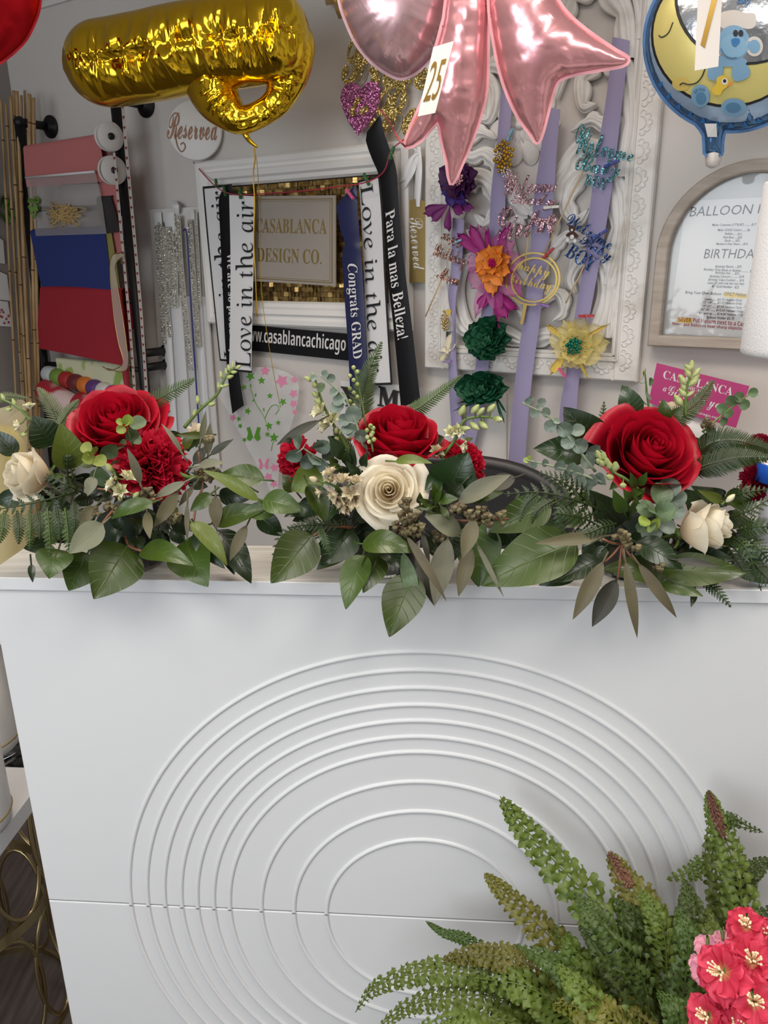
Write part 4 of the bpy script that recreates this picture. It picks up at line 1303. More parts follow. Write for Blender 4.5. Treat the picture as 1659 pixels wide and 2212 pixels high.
for i in range(8):
    c = ow(75 + rn.uniform(-8, 8), 445 + rn.uniform(-14, 14), RO + .04); petal(_m, c, (rn.uniform(-1, 1), rn.uniform(-1, 1), rn.uniform(-1, 1)), WALL.N, .035, .03, .3)
obj('moss_tuft', _m, mat('moss_green', (0.16, 0.28, 0.06), 0.7), t)
# rolled sheets
M_dkroll = mat('charcoal_paper', (0.03, 0.026, 0.028), 0.55); M_kraft = mat('kraft_edge', (0.30, 0.19, 0.12), 0.7)
drape('charcoal_paper', 'charcoal wrapping sheet curling beside the clear bag', 'wrapping paper', (208, 432), (240, 430), (262, 500), (226, 505), M_dkroll, RO + .024, .015)

# spools on the row bar
SP = 'coloured ribbon spools threaded on the low rack bar'
aR, bR = ow(100, 806, RO + .02), ow(302, 868, RO + .02)
cols = [('pale grey', (0.46, 0.50, 0.52)), ('lime green', (0.16, 0.27, 0.04)), ('bright red', (0.36, 0.02, 0.02)), ('dark wine red', (0.14, 0.015, 0.02)), ('orange', (0.60, 0.16, 0.02)), ('violet', (0.10, 0.035, 0.17)), ('white', (0.62, 0.57, 0.56)), ('magenta', (0.36, 0.05, 0.20)), ('navy blue', (0.02, 0.06, 0.15)), ('dusty mauve', (0.42, 0.18, 0.28))]
ax = (bR - aR).normalized()
segL = (bR - aR).length / len(cols)
for i, (nm, c) in enumerate(cols):
    r = .030
    p = aR + ax * (segL * i)
    t = thing('ribbon_spool', nm + ' ribbon spool on the low bar of the rack', 'ribbon spool', p, SP)
    mb = MB(); lathe(mb, p + ax * .001, ax, [(.0, .0), (r * .82, 0), (r * .92, .004), (r, segL * .35), (r, segL * .65), (r * .92, segL - .005), (r * .82, segL - .002), (0, segL - .002)], 20)
    obj('wound_ribbon', mb, mat('ribbon_' + nm.replace(' ', '_'), c, 0.55), t)
    mb = MB(); lathe(mb, p + ax * .0005, ax, [(.011, 0), (.012, segL - .001), (.0095, segL - .001), (.0095, 0)], 12); obj('core', mb, M_kraft, t)
M_flor = mat('floral_ribbon', (0.4, 0.1, 0.1), 0.5); add_vary(M_flor, (0.42, 0.02, 0.04), (0.66, 0.50, 0.48), 9, detail=2, lo=.45, hi=.55)
for p0, p1, lb in (((98, 842), (168, 884), 'red and blush floral ribbon roll on the bottom rack bar, left one'), ((172, 872), (230, 900), 'pale floral ribbon roll beside the red one on the bottom bar')):
    a, b = ow(*p0, RO + .04), ow(*p1, RO + .04)
    d = (b - a); L = d.length; d.normalize()
    t = thing('ribbon_roll', lb, 'ribbon roll', a, 'floral ribbon rolls on the rack')
    mb = MB(); lathe(mb, a, d, [(.014, 0), (.042, 0), (.045, .004), (.046, L / 2), (.045, L - .004), (.042, L), (.014, L)], 28); obj('wound_ribbon', mb, M_flor, t)
    mb = MB(); lathe(mb, a - d * .001, d, [(.011, 0), (.014, 0), (.014, L + .002), (.011, L + .002)], 16); obj('core', mb, M_kraft, t)
M_spoolw = mat('spool_card', (0.66, 0.63, 0.61), 0.6)
for (x, y), mc, lb in (((236, 295), (0.55, 0.52, 0.5), 'white card spool of silver mesh ribbon, upper one beside the rack post'), ((243, 368), (0.30, 0.24, 0.16), 'white card spool of gold cord, lower one beside the rack post')):
    c = ow(x, y, RO + .045); axs = (WALL.U + WALL.N * .25 + Vector((0, 0, -.05))).normalized()
    t = thing('card_spool', lb, 'ribbon spool', c - Vector((0, 0, .045)), 'white card spools by the rack post')
    for e in (-.014, .008):
        mb = MB(); lathe(mb, c + axs * e, axs, [(.0095, 0), (.040, 0), (.0405, .001), (.0405, .002), (.040, .003), (.0095, .003)], 36); obj('side_disc', mb, M_spoolw, t)
    mb = MB(); lathe(mb, c - axs * .011, axs, [(.036, 0), (.037, .019)], 32); obj('wound_ribbon', mb, mat('cord_' + str(x), mc, .5, .3), t)
    mb = MB(); tube(mb, [c - axs * .03, c + axs * .016], .0095, 12); obj('peg', mb, M_pipe, t)
# heart-dotted ribbons
M_cream = mat('cream_ribbon', (0.52, 0.45, 0.40), 0.6); M_heart = mat('heart_print', (0.22, 0.015, 0.02), 0.6)
for rows, lb, nh in (([(261, 220, 268, 220, RO + .02), (270, 330, 277, 330, RO + .024), (280, 440, 287, 440, RO + .024), (291, 560, 298, 560, RO + .02), (303, 700, 310, 700, RO + .02), (315, 880, 322, 880, RO + .02)], 'narrow cream ribbon dotted with red hearts, right of the rack post', 33),
                     ([(244, 330, 249, 330, RO + .05), (255, 460, 261, 460, RO + .05), (267, 590, 273, 590, RO + .05), (278, 710, 284, 710, RO + .045), (290, 880, 296, 880, RO + .04)], 'narrow cream ribbon dotted with red hearts, in front of the papers', 26)):
    rb = Ribbon(rows, 8)
    t = thing('heart_ribbon', lb, 'ribbon', rb.at(1, .5), 'heart dotted ribbons')
    obj('band', rb.mesh(2), M_cream, t)
    mb = MB()
    for k in range(nh):
        a = (k + .5) / nh; c = rb.at(a, .5) + WALL.N * .0012
        mb.add([c + WALL.U * x * .0052 + Vector((0, 0, y * .0052)) for x, y in ((0, .35), (.5, .8), (1, .35), (0, -1), (-1, .35), (-.5, .8))], [(0, 1, 2, 3), (0, 3, 4, 5)])
    obj('hearts', mb, M_heart, t)
M_sheer = mat('sheer_ribbon', (0.62, 0.52, 0.44), 0.4, alpha=0.55)
rb = Ribbon([(262, 548, 268, 552, RO + .07), (242, 552, 252, 566, RO + .075), (238, 590, 250, 592, RO + .07), (246, 680, 262, 668, RO + .062), (256, 740, 272, 735, RO + .06), (266, 784, 276, 790, RO + .06), (240, 800, 262, 803, RO + .062), (222, 792, 232, 796, RO + .06)], 8)
t = thing('sheer_ribbon', 'sheer gold edged ribbon curling down over the red paper', 'ribbon', rb.at(1, .5))
obj('band', rb.mesh(4), M_sheer, t)
for e in (0.0, 1.0):
    mb = MB(); tube(mb, [rb.at(k / 60, e) for k in range(61)], .0016, 5); obj('gold_edge', mb, M_goldmat, t)

# ------------------------------------------------------------------ bamboo poles in the corner
LWP = lambda px, py, of=.004: hit(px, py, WALL.w(UL, 0, 0) + WALL.U * of, WALL.U)
M_bam = mat('bamboo', (0.42, 0.26, 0.11), 0.5); add_vary(M_bam, (0.30, 0.17, 0.065), (0.50, 0.33, 0.15), 7, stretch=(6, 6, 1), lo=.3, hi=.7)
BP = 'bamboo poles leaning in the corner'
poles = [((2, 215), (36, 880), 4.5, .10), ((13, 225), (50, 880), 5, .06), ((23, 208), (60, 880), 5.5, .13), ((30, 196), (52, 880), 6, .08), ((36, 197), (66, 880), 6.5, .16), ((46, 206), (62, 880), 4.5, .10), ((53, 195), (74, 880), 4, .10), ((63, 203), (78, 880), 7, .14), ((72, 211), (84, 880), 6, .14)]
for i, (a, b, w, of) in enumerate(poles):
    A, B = [min((LWP(*q, of), ow(*q, .02 + of * .6)), key=lambda v: (v - CAM).length) for q in (a, b)]
    Bt = ext(A, B, .004)
    px = (A - CAM).length / F * 1.05
    L = (A - Bt).length
    rn = random.Random(i)
    nodes = sorted(rn.uniform(.03, .07) + k * rn.uniform(.105, .125) for k in range(9))
    path = [A.lerp(Bt, k / 90) for k in range(91)]

    def rr(s, w=w, px=px, nodes=nodes):
        d = min(abs(s - q) for q in nodes)
        return px * w * .5 * (1 + (.18 if d < .006 else (-.10 if d < .014 else 0)))
    t = thing('bamboo_pole', ('thick' if w > 5.7 else 'slim') + ' bamboo pole, ' + ('first', 'second', 'third', 'fourth', 'fifth', 'sixth', 'seventh', 'eighth', 'ninth')[i] + ' from the left in the corner bundle', 'bamboo pole', Bt, BP)
    mb = MB(); tube(mb, path, rr, 8); obj('cane', mb, M_bam, t)
    mb = MB()
    for q in nodes:
        if q < 1:
            c = A.lerp(Bt, q); d = (Bt - A).normalized()
            tube(mb, [c - d * .0022, c + d * .0022], px * w * .5 * 1.2, 8)
    obj('node_rings', mb, mat('bamboo_node_%d' % i, (0.10, 0.05, 0.025), .6), t)

# cards on the left wall
for q, m, lb in ((((-60, 470), (6, 520), (10, 570), (-60, 560)), M_white, 'white card highest on the left wall beside the bamboo'), (((-60, 560), (14, 594), (21, 650), (-60, 640)), M_paper, 'white card in the middle of the left wall'), (((-60, 640), (16, 652), (25, 706), (-60, 700)), M_paper, 'white card with red blossoms low on the left wall')):
    pts = [LWP(*p) for p in q]
    t = thing('greeting_card', lb, 'card', pts[3], 'cards on the left wall')
    mb = MB(); slab(mb, pts, WALL.U * .003); obj('sheet', mb, m, t, False)
    if 'blossoms' in lb:
        mb = MB(); rn = random.Random(2)
        for k in range(16):
            c = LWP(rn.uniform(-20, 20), rn.uniform(664, 698), .0078); ball(mb, c, .005, 6, 4, (1, 1, .3), rot_to(WALL.U))
        obj('blossom_print', mb, M_redp, t)
mb = MB()
for k in range(10):
    c = LWP(-14 + 8 * (k % 4), 448 + 5 * (k % 3), .01); petal(mb, c, (WALL.U * math.cos(k * 2.4) * .3 + WALL.N * math.sin(k * 1.7) + Vector((0, 0, math.cos(k)))), WALL.U, .05, .03, .3)
obj('leaf_sprig', mb, mat('plain_green', (0.05, 0.14, 0.02), .5), label='small green leaf sprig on the left wall behind the bamboo', cat='leaf sprig')

# ------------------------------------------------------------------ foil balloons
def inflate(outl, P, Nn, k=0.75, n=80, pucker=.25, freq=60.0, seed=0, sm=1):
    """a foil balloon: two sheets sealed along an outline traced in pixels on the plane (P, Nn), blown up like a membrane"""
    Nn = Vector(Nn).normalized()
    A = Nn.cross(Vector((0, 0, 1))).normalized() * -1.0
    B = Nn.cross(A) * -1.0
    if B.z < 0: B = -B
    if A.cross(B).dot(Nn) < 0: A = -A
    p2 = []
    for x, y in outl:
        d = hit(x, y, P, Nn) - P; p2.append((d.dot(A), d.dot(B), 0))
    C = catmull(p2 + [p2[0]], sm) if sm > 1 else [Vector(p) for p in p2] + [Vector(p2[0])]
    seg = [(C[i + 1] - C[i]).length for i in range(len(C) - 1)]
    per = sum(seg); m = int(per / (per / 260.0))
    bd, acc, i = [], 0.0, 0
    cum = np.concatenate([[0], np.cumsum(seg)])
    for q in np.linspace(0, per, m, endpoint=False):
        i = min(int(np.searchsorted(cum, q, 'right')) - 1, len(seg) - 1)
        f = (q - cum[i]) / max(seg[i], 1e-9); v = C[i].lerp(C[i + 1], f); bd.append((v.x, v.y))
    bd = np.array(bd)
    lo, hi = bd.min(0), bd.max(0)
    h = max(hi - lo) / n
    xs, ys = np.arange(lo[0] - h, hi[0] + 2 * h, h), np.arange(lo[1] - h, hi[1] + 2 * h, h)
    X, Y = np.meshgrid(xs, ys, indexing='ij')
    ins = np.zeros(X.shape, bool)
    j = len(bd) - 1
    for i in range(len(bd)):
        xi, yi, xj, yj = bd[i][0], bd[i][1], bd[j][0], bd[j][1]
        if yi != yj:
            ins ^= ((yi > Y) != (yj > Y)) & (X < (xj - xi) * (Y - yi) / (yj - yi) + xi)
        j = i
    ph = np.zeros(X.shape)
    for _ in range(2600):
        s = np.zeros_like(ph)
        s[1:-1, 1:-1] = 0.25 * (ph[2:, 1:-1] + ph[:-2, 1:-1] + ph[1:-1, 2:] + ph[1:-1, :-2] + h * h)
        ph = np.where(ins, s, 0)
    Z = k * np.sqrt(2 * ph)
    pts = np.stack([X[ins], Y[ins]], 1); zz = Z[ins]
    D = np.sqrt(((pts[:, None, :] - bd[None]) ** 2).sum(2)); ni = D.argmin(1); dd = D.min(1)
    keep = dd > h * .4
    pts, zz, ni, dd = pts[keep], zz[keep], ni[keep], dd[keep]
    phi = (zz / k) ** 2 / 2
    nb = 40; bins = (ni * nb // m).astype(int); G = np.zeros(nb)
    for q in range(nb):
        sel = (bins == q) & (dd > 1.5 * h) & (dd < 5 * h)
        G[q] = (phi[sel] / dd[sel]).mean() if sel.any() else np.nan
    ok = ~np.isnan(G); G = np.interp(np.arange(nb), np.arange(nb)[ok], G[ok], period=nb); G = (G + np.roll(G, 1) + np.roll(G, -1)) / 3
    Gi = np.interp(ni * nb / m - .5, np.arange(nb), G, period=nb)
    wgt = np.clip((dd - 1.2 * h) / (2.5 * h), 0, 1)
    zz = np.sqrt(2 * (phi * wgt + Gi * dd * (1 - wgt)))
    Rm = zz.max(); zz = k * Rm * (zz / Rm) ** 1.28
    Z = k * Rm * (np.sqrt(2 * ph) / Rm) ** 1.28
    arc = ni / m * freq
    tri = np.array([noise.noise(Vector((a * .8, seed, d * 8))) for a, d in zip(arc, dd)]) + 0.35 * np.cos(arc * math.pi * .5)
    zz = zz * (1 + pucker * tri * np.exp(-dd / (7 * h)))
    allp = [Vector(b) for b in bd] + [Vector(p) for p in pts]
    vs, _, fs, ov, _, _ = delaunay_2d_cdt(allp, [], [list(range(m))], 1, 1e-6)
    zmap = [0.0] * m + list(zz)
    zf = [zmap[o[0]] if o else 0.0 for o in ov]
    mb = MB()
    fr = [P + A * v.x + B * v.y + Nn * z for v, z in zip(vs, zf)]; bk = [P + A * v.x + B * v.y - Nn * z for v, z in zip(vs, zf)]
    uv = [(v.x, v.y) for v in vs]
    mb.add(fr, [tuple(f) for f in fs], uv); mb.add(bk, [tuple(f)[::-1] for f in fs], uv)
    # crimped seam
    sm_ = MB(); ctr = bd.mean(0)
    ring = []
    for i in range(m):
        t = bd[(i + 1) % m] - bd[i - 1]; t /= (np.linalg.norm(t) + 1e-9)
        nr = np.array([t[1], -t[0]])
        ring.append(nr)
    area = sum(bd[i][0] * bd[(i + 1) % m][1] - bd[(i + 1) % m][0] * bd[i][1] for i in range(m))
    sg = 1 if area > 0 else -1
    ri = [P + A * b[0] + B * b[1] for b in bd]
    ro = [P + A * (b[0] + sg * r[0] * .005) + B * (b[1] + sg * r[1] * .005) + Nn * (.0006 * math.sin(i * .35)) for i, (b, r) in enumerate(zip(bd, ring))]
    sm_.add(ri + ro, [(i, (i + 1) % m, m + (i + 1) % m, m + i) for i in range(m)])

    def surf(px, py, e=.002):                    # point on the front of the balloon under a pixel
        d = hit(px, py, P, Nn) - P
        best = None
        q = np.array([d.dot(A), d.dot(B)])
        ix, iy = (q[0] - xs[0]) / h, (q[1] - ys[0]) / h
        i0, j0 = int(np.clip(ix, 0, len(xs) - 2)), int(np.clip(iy, 0, len(ys) - 2)); fx, fy = ix - i0, iy - j0
        z = (Z[i0, j0] * (1 - fx) + Z[i0 + 1, j0] * fx) * (1 - fy) + (Z[i0, j0 + 1] * (1 - fx) + Z[i0 + 1, j0 + 1] * fx) * fy
        return P + A * q[0] + B * q[1] + Nn * (z + e)
    return mb, sm_, surf, Nn


M_redf = mat('red_foil', (0.55, 0.012, 0.02), 0.32, 0.75); M_pinkf = mat('pink_foil', (0.90, 0.44, 0.47), 0.24, 0.72); M_mauf = mat('mauve_foil', (0.76, 0.50, 0.53), 0.25, 0.75)
for m in (M_redf, M_pinkf, M_mauf):
    add_bump(m, 26, 0.25, 0.004, detail=2)
    pb(m).inputs['Specular Tint'].default_value = (*[c ** .7 * .8 for c in pb(m).inputs['Base Color'].default_value[:3]], 1)
SEAM = {m: mat(m.name + '_seam', tuple(c * .8 for c in pb(m).inputs['Base Color'].default_value[:3]), .55, .5) for m in (M_redf, M_pinkf, M_mauf)}
M_tag = mat('tag_card', (0.78, 0.73, 0.68), 0.5)


def camface(px, py, Y, w=0.0):                  # a point at forward distance Y under a pixel, and a normal turned to the camera by (1-w)
    r = ray(px, py); P = CAM + r * (Y / r.y)
    n = (CAM - P).normalized().lerp(WALL.N, w); n.normalize()
    return P, n


P, n_ = camface(20, 20, 1.75, .2)
mb, sm, sf, _n = inflate([(-130, -150), (-20, -170), (60, -110), (83, -40), (84, 10), (70, 55), (48, 92), (15, 122), (-10, 136), (-60, 130), (-120, 90), (-160, 0)], P, n_, .8, 60, .12, 40, 3, 4)
t = thing('foil_balloon', 'red foil balloon cut by the top left corner', 'balloon', P); obj('foil', mb, M_redf, t); obj('seam', sm, SEAM[M_redf], t)

PINK = 'pink foil star balloons'
P, n_ = camface(1010, 60, 1.55, .35)
mb, sm, sf, _n = inflate([(1054, -40), (1053, 40), (1052, 120), (1050, 190), (1040, 240), (1020, 300), (998, 352), (975, 398), (966, 350), (954, 300), (945, 262), (912, 300), (876, 318), (886, 280), (904, 240), (920, 200), (938, 120), (960, 40), (968, -40), (975, -150), (1050, -150)], P, n_, .78, 90, .22, 70, 1, 2)
stA = thing('foil_balloon', 'pink foil star balloon in two long points with the 25 card', 'balloon', P, PINK); obj('foil', mb, M_pinkf, stA); obj('seam', sm, SEAM[M_pinkf], stA)
sfA = sf
_m = MB(); tube(_m, catmull([sf(876, 316), sf(862, 300) + Vector((0, 0, 0)), ow(840, 262, .2), ow(822, 236, .16)], 5), .0022, 5); obj('tail_ribbon', _m, M_redp, stA)
P, n_ = camface(1190, 60, 1.5, .35)
mb, sm, sf, _n = inflate([(1056, -60), (1058, 20), (1068, 90), (1080, 150), (1098, 205), (1122, 255), (1150, 292), (1161, 308), (1172, 282), (1184, 235), (1196, 190), (1210, 170), (1245, 158), (1300, 148), (1344, 140), (1357, 128), (1330, 112), (1290, 85), (1250, 55), (1215, 20), (1190, -30), (1180, -120), (1060, -150)], P, n_, .72, 90, .20, 70, 2, 2)
stB = thing('foil_balloon', 'pink foil star balloon with a long point to the right', 'balloon', P, PINK); obj('foil', mb, M_pinkf, stB); obj('seam', sm, SEAM[M_pinkf], stB)
P, n_ = camface(880, 20, 1.62, .2)
mb, sm, sf, _n = inflate([(728, -60), (734, 0), (748, 45), (770, 92), (800, 130), (835, 156), (868, 168), (905, 150), (940, 110), (965, 60), (982, 0), (990, -60), (960, -140), (900, -110), (862, -70), (820, -120), (760, -130)], P, n_, .8, 80, .22, 70, 4, 3)
t = thing('foil_balloon', 'mauve pink foil heart balloon at the top centre', 'balloon', P); obj('foil', mb, M_mauf, t); obj('seam', sm, SEAM[M_mauf], t)


def card_on(label, q, Y, m, group=None):
    ps = [camface(x, y, Y)[0] for x, y in q]
    n = (ps[1] - ps[0]).cross(ps[3] - ps[0]).normalized()
    if n.dot(CAM - ps[0]) < 0: n = -n
    t = thing('number_card', label, 'card', ps[3], 'number cards on the balloons')
    mb = MB(); slab(mb, ps, n * .0012); obj('sheet', mb, m, t, False)
    return t, quad_fn(*ps, n), n


M_foilp = mat('gold_foil_print', (0.50, 0.31, 0.07), 0.25, 0.8)
_y = 1.44
t, qf, _n = card_on('cream number card with a gold 25 on the left pink star', ((936, 102), (980, 89), (940, 244), (902, 252)), _y, M_tag)
obj('printed_number', text_mb('25', 'sans', lambda x, y: (qf(.12 + .76 * x, .20 + .58 * y)[0] + _n * .0016, _n), .0006, 0.0), M_foilp, t, False)

# blue baby boy balloon
P, n_ = camface(1580, 92, 1.50, .25)
ring = [(1580 + 186 * math.cos(a), 92 + 190 * math.sin(a)) for a in np.linspace(0, 2 * math.pi, 48, endpoint=False)]
out = []
for x, y in ring:
    if 1520 < x < 1566 and y > 200: continue
    out.append((x, y))
out = []
for a in np.linspace(0, 2 * math.pi, 60, endpoint=False):
    x, y = 1580 + 186 * math.cos(a), 92 + 190 * math.sin(a)
    if y > 92 and 1518 < x < 1566:
        continue
    out.append((x, y))
k = max(i for i, (x, y) in enumerate(out) if y > 92 and x >= 1566)
out[k + 1:k + 1] = [(1566, 281), (1561, 292), (1558, 310), (1558, 332), (1524, 332), (1523, 310), (1522, 292), (1516, 280)]
M_bluf = mat('blue_foil', (0.10, 0.22, 0.42), 0.18, 0.7); add_bump(M_bluf, 30, .2, .003, detail=2)
mb, sm, sf, _n = inflate(out, P, n_, .62, 84, .30, 66, 5, 1)
bb = thing('foil_balloon', 'round blue foil baby boy balloon printed with a moon and a bear', 'balloon', P)
obj('foil', mb, M_bluf, bb); obj('seam', sm, mat('blue_foil_seam', (0.07, 0.15, 0.30), .5, .5), bb)


def decal(name, poly, m, lift=.003, step=7, smooth_=4):
    fit = []
    for x, y in poly:                            # the print stays inside the balloon's rim
        q = math.hypot((x - 1580) / 174, (y - 90) / 177)
        fit.append((x, y) if q <= 1 else (1580 + (x - 1580) / q, 90 + (y - 90) / q))
    poly = [p for i, p in enumerate(fit) if math.hypot(p[0] - fit[i - 1][0], p[1] - fit[i - 1][1]) > .6]
    C = catmull([(x, y, 0) for x, y in poly] + [(*poly[0], 0)], smooth_) if smooth_ > 1 else [Vector((x, y, 0)) for x, y in poly] + [Vector((*poly[0], 0))]
    bd = [Vector((c.x, c.y)) for c in C[:-1]]
    x0, x1, y0, y1 = min(b.x for b in bd), max(b.x for b in bd), min(b.y for b in bd), max(b.y for b in bd)
    ins = [Vector((x, y)) for x in np.arange(x0 + step / 2, x1, step) for y in np.arange(y0 + step / 2, y1, step)]
    vs, _, fs, *_ = delaunay_2d_cdt(bd + ins, [], [list(range(len(bd)))], 1, 1e-4)
    mb = MB(); mb.add([sf(v.x, v.y, lift) for v in vs], [tuple(f) for f in fs])
    return obj(name, mb, m, bb)


def inkline(name, pts, r, m, lift=.004):
    mb = MB(); tube(mb, [sf(p.x, p.y, lift) for p in catmull([(x, y, 0) for x, y in pts], 6)], r, 5); return obj(name, mb, m, bb)


M_ringb = mat('pale_blue_print', (0.34, 0.46, 0.62), 0.25, 0.35); M_moon = mat('moon_yellow', (0.66, 0.58, 0.20), 0.35, 0.25); M_holo = mat('silver_holographic', (0.55, 0.58, 0.62), 0.16, 0.85)
add_bump(M_holo, 60, .3, .003); M_bearb = mat('bear_blue', (0.20, 0.37, 0.54), 0.45, .2); M_fluff = mat('bear_cream', (0.62, 0.58, 0.54), 0.5, .2); M_bearm = mat('muzzle_blue', (0.22, 0.42, 0.60), 0.45); M_nose = mat('nose_blue', (0.02, 0.16, 0.42), .4); M_duck = mat('duck_yellow', (0.72, 0.50, 0.05), .4); M_pawd = mat('paw_blue', (0.08, 0.20, 0.34), .45)
E_ = lambda cx, cy, rx, ry, n=20, a0=0: [(cx + rx * math.cos(a0 + 2 * math.pi * i / n), cy + ry * math.sin(a0 + 2 * math.pi * i / n)) for i in range(n)]
decal('printed_ring', E_(1580, 88, 174, 176, 48), M_ringb, .0022, 9, 1)
decal('moon_outline', E_(1575, 76, 166, 156, 44), M_ink, .003, 9, 1)
decal('moon', E_(1576, 76, 161, 150, 44), M_moon, .0038, 9, 1)
decal('sky_outline', E_(1613, -5, 152, 148, 44), M_ink, .0046, 9, 1)
decal('sky', E_(1616, -7, 148, 144, 44), M_holo, .0054, 9, 1)
inkline('eyelid', [(1428, 79), (1434, 83), (1444, 79), (1452, 70), (1459, 52)], .0009, M_ink, .005)
inkline('smile', [(1473, 184), (1480, 180), (1492, 183), (1508, 180), (1520, 168), (1528, 150)], .0010, M_ink, .005)
decal('cheek', E_(1476, 182, 20, 15), mat('cheek_gold', (0.58, 0.44, 0.12), .4), .0043, 6, 1)
decal('fluff', [(1556, 60), (1560, 35), (1590, 28), (1610, 34), (1632, 36), (1634, 58), (1620, 68), (1590, 62), (1570, 68)], M_fluff, .0060, 6)
decal('bear_head', E_(1588, 96, 34, 36, 24), M_bearb, .0066, 6, 1)
decal('bear_ear', E_(1631, 104, 18, 21, 20), M_fluff, .0066, 6, 1); decal('inner_ear', E_(1631, 104, 12, 14, 16), M_bearb, .0074, 5, 1)
decal('bear_muzzle', E_(1588, 104, 28, 25, 24), M_bearm, .0074, 6, 1)
decal('bear_arm', [(1534, 152), (1540, 140), (1556, 138), (1566, 146), (1564, 162), (1556, 176), (1545, 175), (1533, 168)], M_bearb, .0066, 6)
decal('bear_arm', [(1586, 146), (1600, 138), (1612, 140), (1622, 154), (1618, 168), (1600, 176), (1588, 174), (1584, 160)], M_bearb, .0066, 6)
decal('bear_body', [(1556, 124), (1600, 126), (1616, 136), (1600, 146), (1576, 146), (1558, 144)], M_bearb, .0062, 6)
decal('bear_foot', E_(1517, 207, 20, 24, 20), M_bearb, .0066, 6, 1); decal('bear_foot', E_(1587, 232, 27, 20, 20), M_bearb, .0066, 6, 1)
decal('paw_pad', E_(1518, 212, 11, 13, 16), M_pawd, .0074, 5, 1); decal('paw_pad', E_(1586, 232, 16, 11, 16), M_pawd, .0074, 5, 1)
for x, y in ((1506, 199), (1510, 195), (1517, 193), (1524, 194)): decal('toe_pad', E_(x, y, 3.2, 3.2, 8), M_pawd, .0074, 3, 1)
for x in (1592, 1603): decal('eye', E_(x, 77, 5.2, 7.2, 14), M_ink, .0080, 3, 1)
decal('nose', [(1583, 90), (1591, 87), (1600, 89), (1600, 96), (1592, 105), (1585, 100)], M_nose, .0084, 4)
inkline('mouth', [(1562, 108), (1570, 122), (1582, 128), (1594, 127)], .0006, M_pawd, .008)
decal('duck', [(1543, 190), (1548, 186), (1552, 180), (1552, 172), (1558, 166), (1568, 165), (1576, 171), (1578, 180), (1573, 189), (1564, 196), (1560, 204), (1550, 205), (1543, 199)], M_duck, .0080, 4)
decal('duck_eye', E_(1569, 177, 6, 7, 14), M_paper, .0086, 3, 1); decal('duck_pupil', E_(1569, 176, 3.6, 4, 12), M_ink, .0092, 2, 1)
decal('duck_beak', [(1578, 180), (1585, 177), (1584, 184), (1577, 188)], M_ora, .0086, 3, 1)
mbh = MB()
for a in np.linspace(.2, 2.6, 15):
    for rr_, wd, col in ((176, 8, 0),):
        cx, cy = 1580 + 175 * math.cos(a), 90 + 180 * math.sin(a)
        q = [(cx + 6 * math.cos(a + .6 * s1) * s2 - 4 * math.sin(a) * s1, cy + 6 * math.sin(a) * s2 + 4 * math.cos(a) * s1) for s1, s2 in ((-1, -1), (1, -1), (1, 1), (-1, 1))]
        mbh.add([sf(x, y, .0036) for x, y in q], [(0, 1, 2, 3)])
obj('printed_blocks', mbh, M_nose, bb)
txt_q = [sf(1598, 0 - 18, .006), sf(1634, -18, .006), sf(1626, 24, .006), sf(1594, 22, .006)]
obj('lettering', text_mb('Boy', 'script', quad_fn(sf(1596, -2, .007), sf(1624, -4, .007), sf(1622, 22, .007), sf(1594, 24, .007), n_), .0005, .004), M_nose, bb, False)
obj('lettering', text_mb('Baby', 'script', quad_fn(sf(1598, -34, .007), sf(1634, -36, .007), sf(1630, -6, .007), sf(1597, -4, .007), n_), .0005, .004), M_nose, bb, False)
mb = MB(); lathe(mb, sf(1541, 333, -.012), Vector((0, 0, -1)), [(.014, -.01), (.016, 0), (.013, .012), (.012, .02), (.004, .024)], 16); obj('valve_tip', mb, M_fluff, bb)
mb = MB(); slab(mb, [sf(x, y, .006) for x, y in ((1524, 266), (1550, 266), (1550, 295), (1530, 295))], n_ * .0005); obj('barcode_label', mb, M_paper, bb, False)
t, qf, _n = card_on('cream number card with a gold 7 on the blue baby balloon', ((1510, -60), (1562, -60), (1551, 144), (1500, 153)), 1.365, M_tag)
obj('printed_number', text_mb('7', 'sans', lambda x, y: (qf(.12 + .80 * x, .22 + .66 * y)[0] + _n * .0016, _n), .0006, 0.012), M_foilp, t, False)

# gold letter balloon: crinkled foil tubes
M_gfoil = mat('gold_foil', (0.86, 0.56, 0.03), 0.14, 1.0)


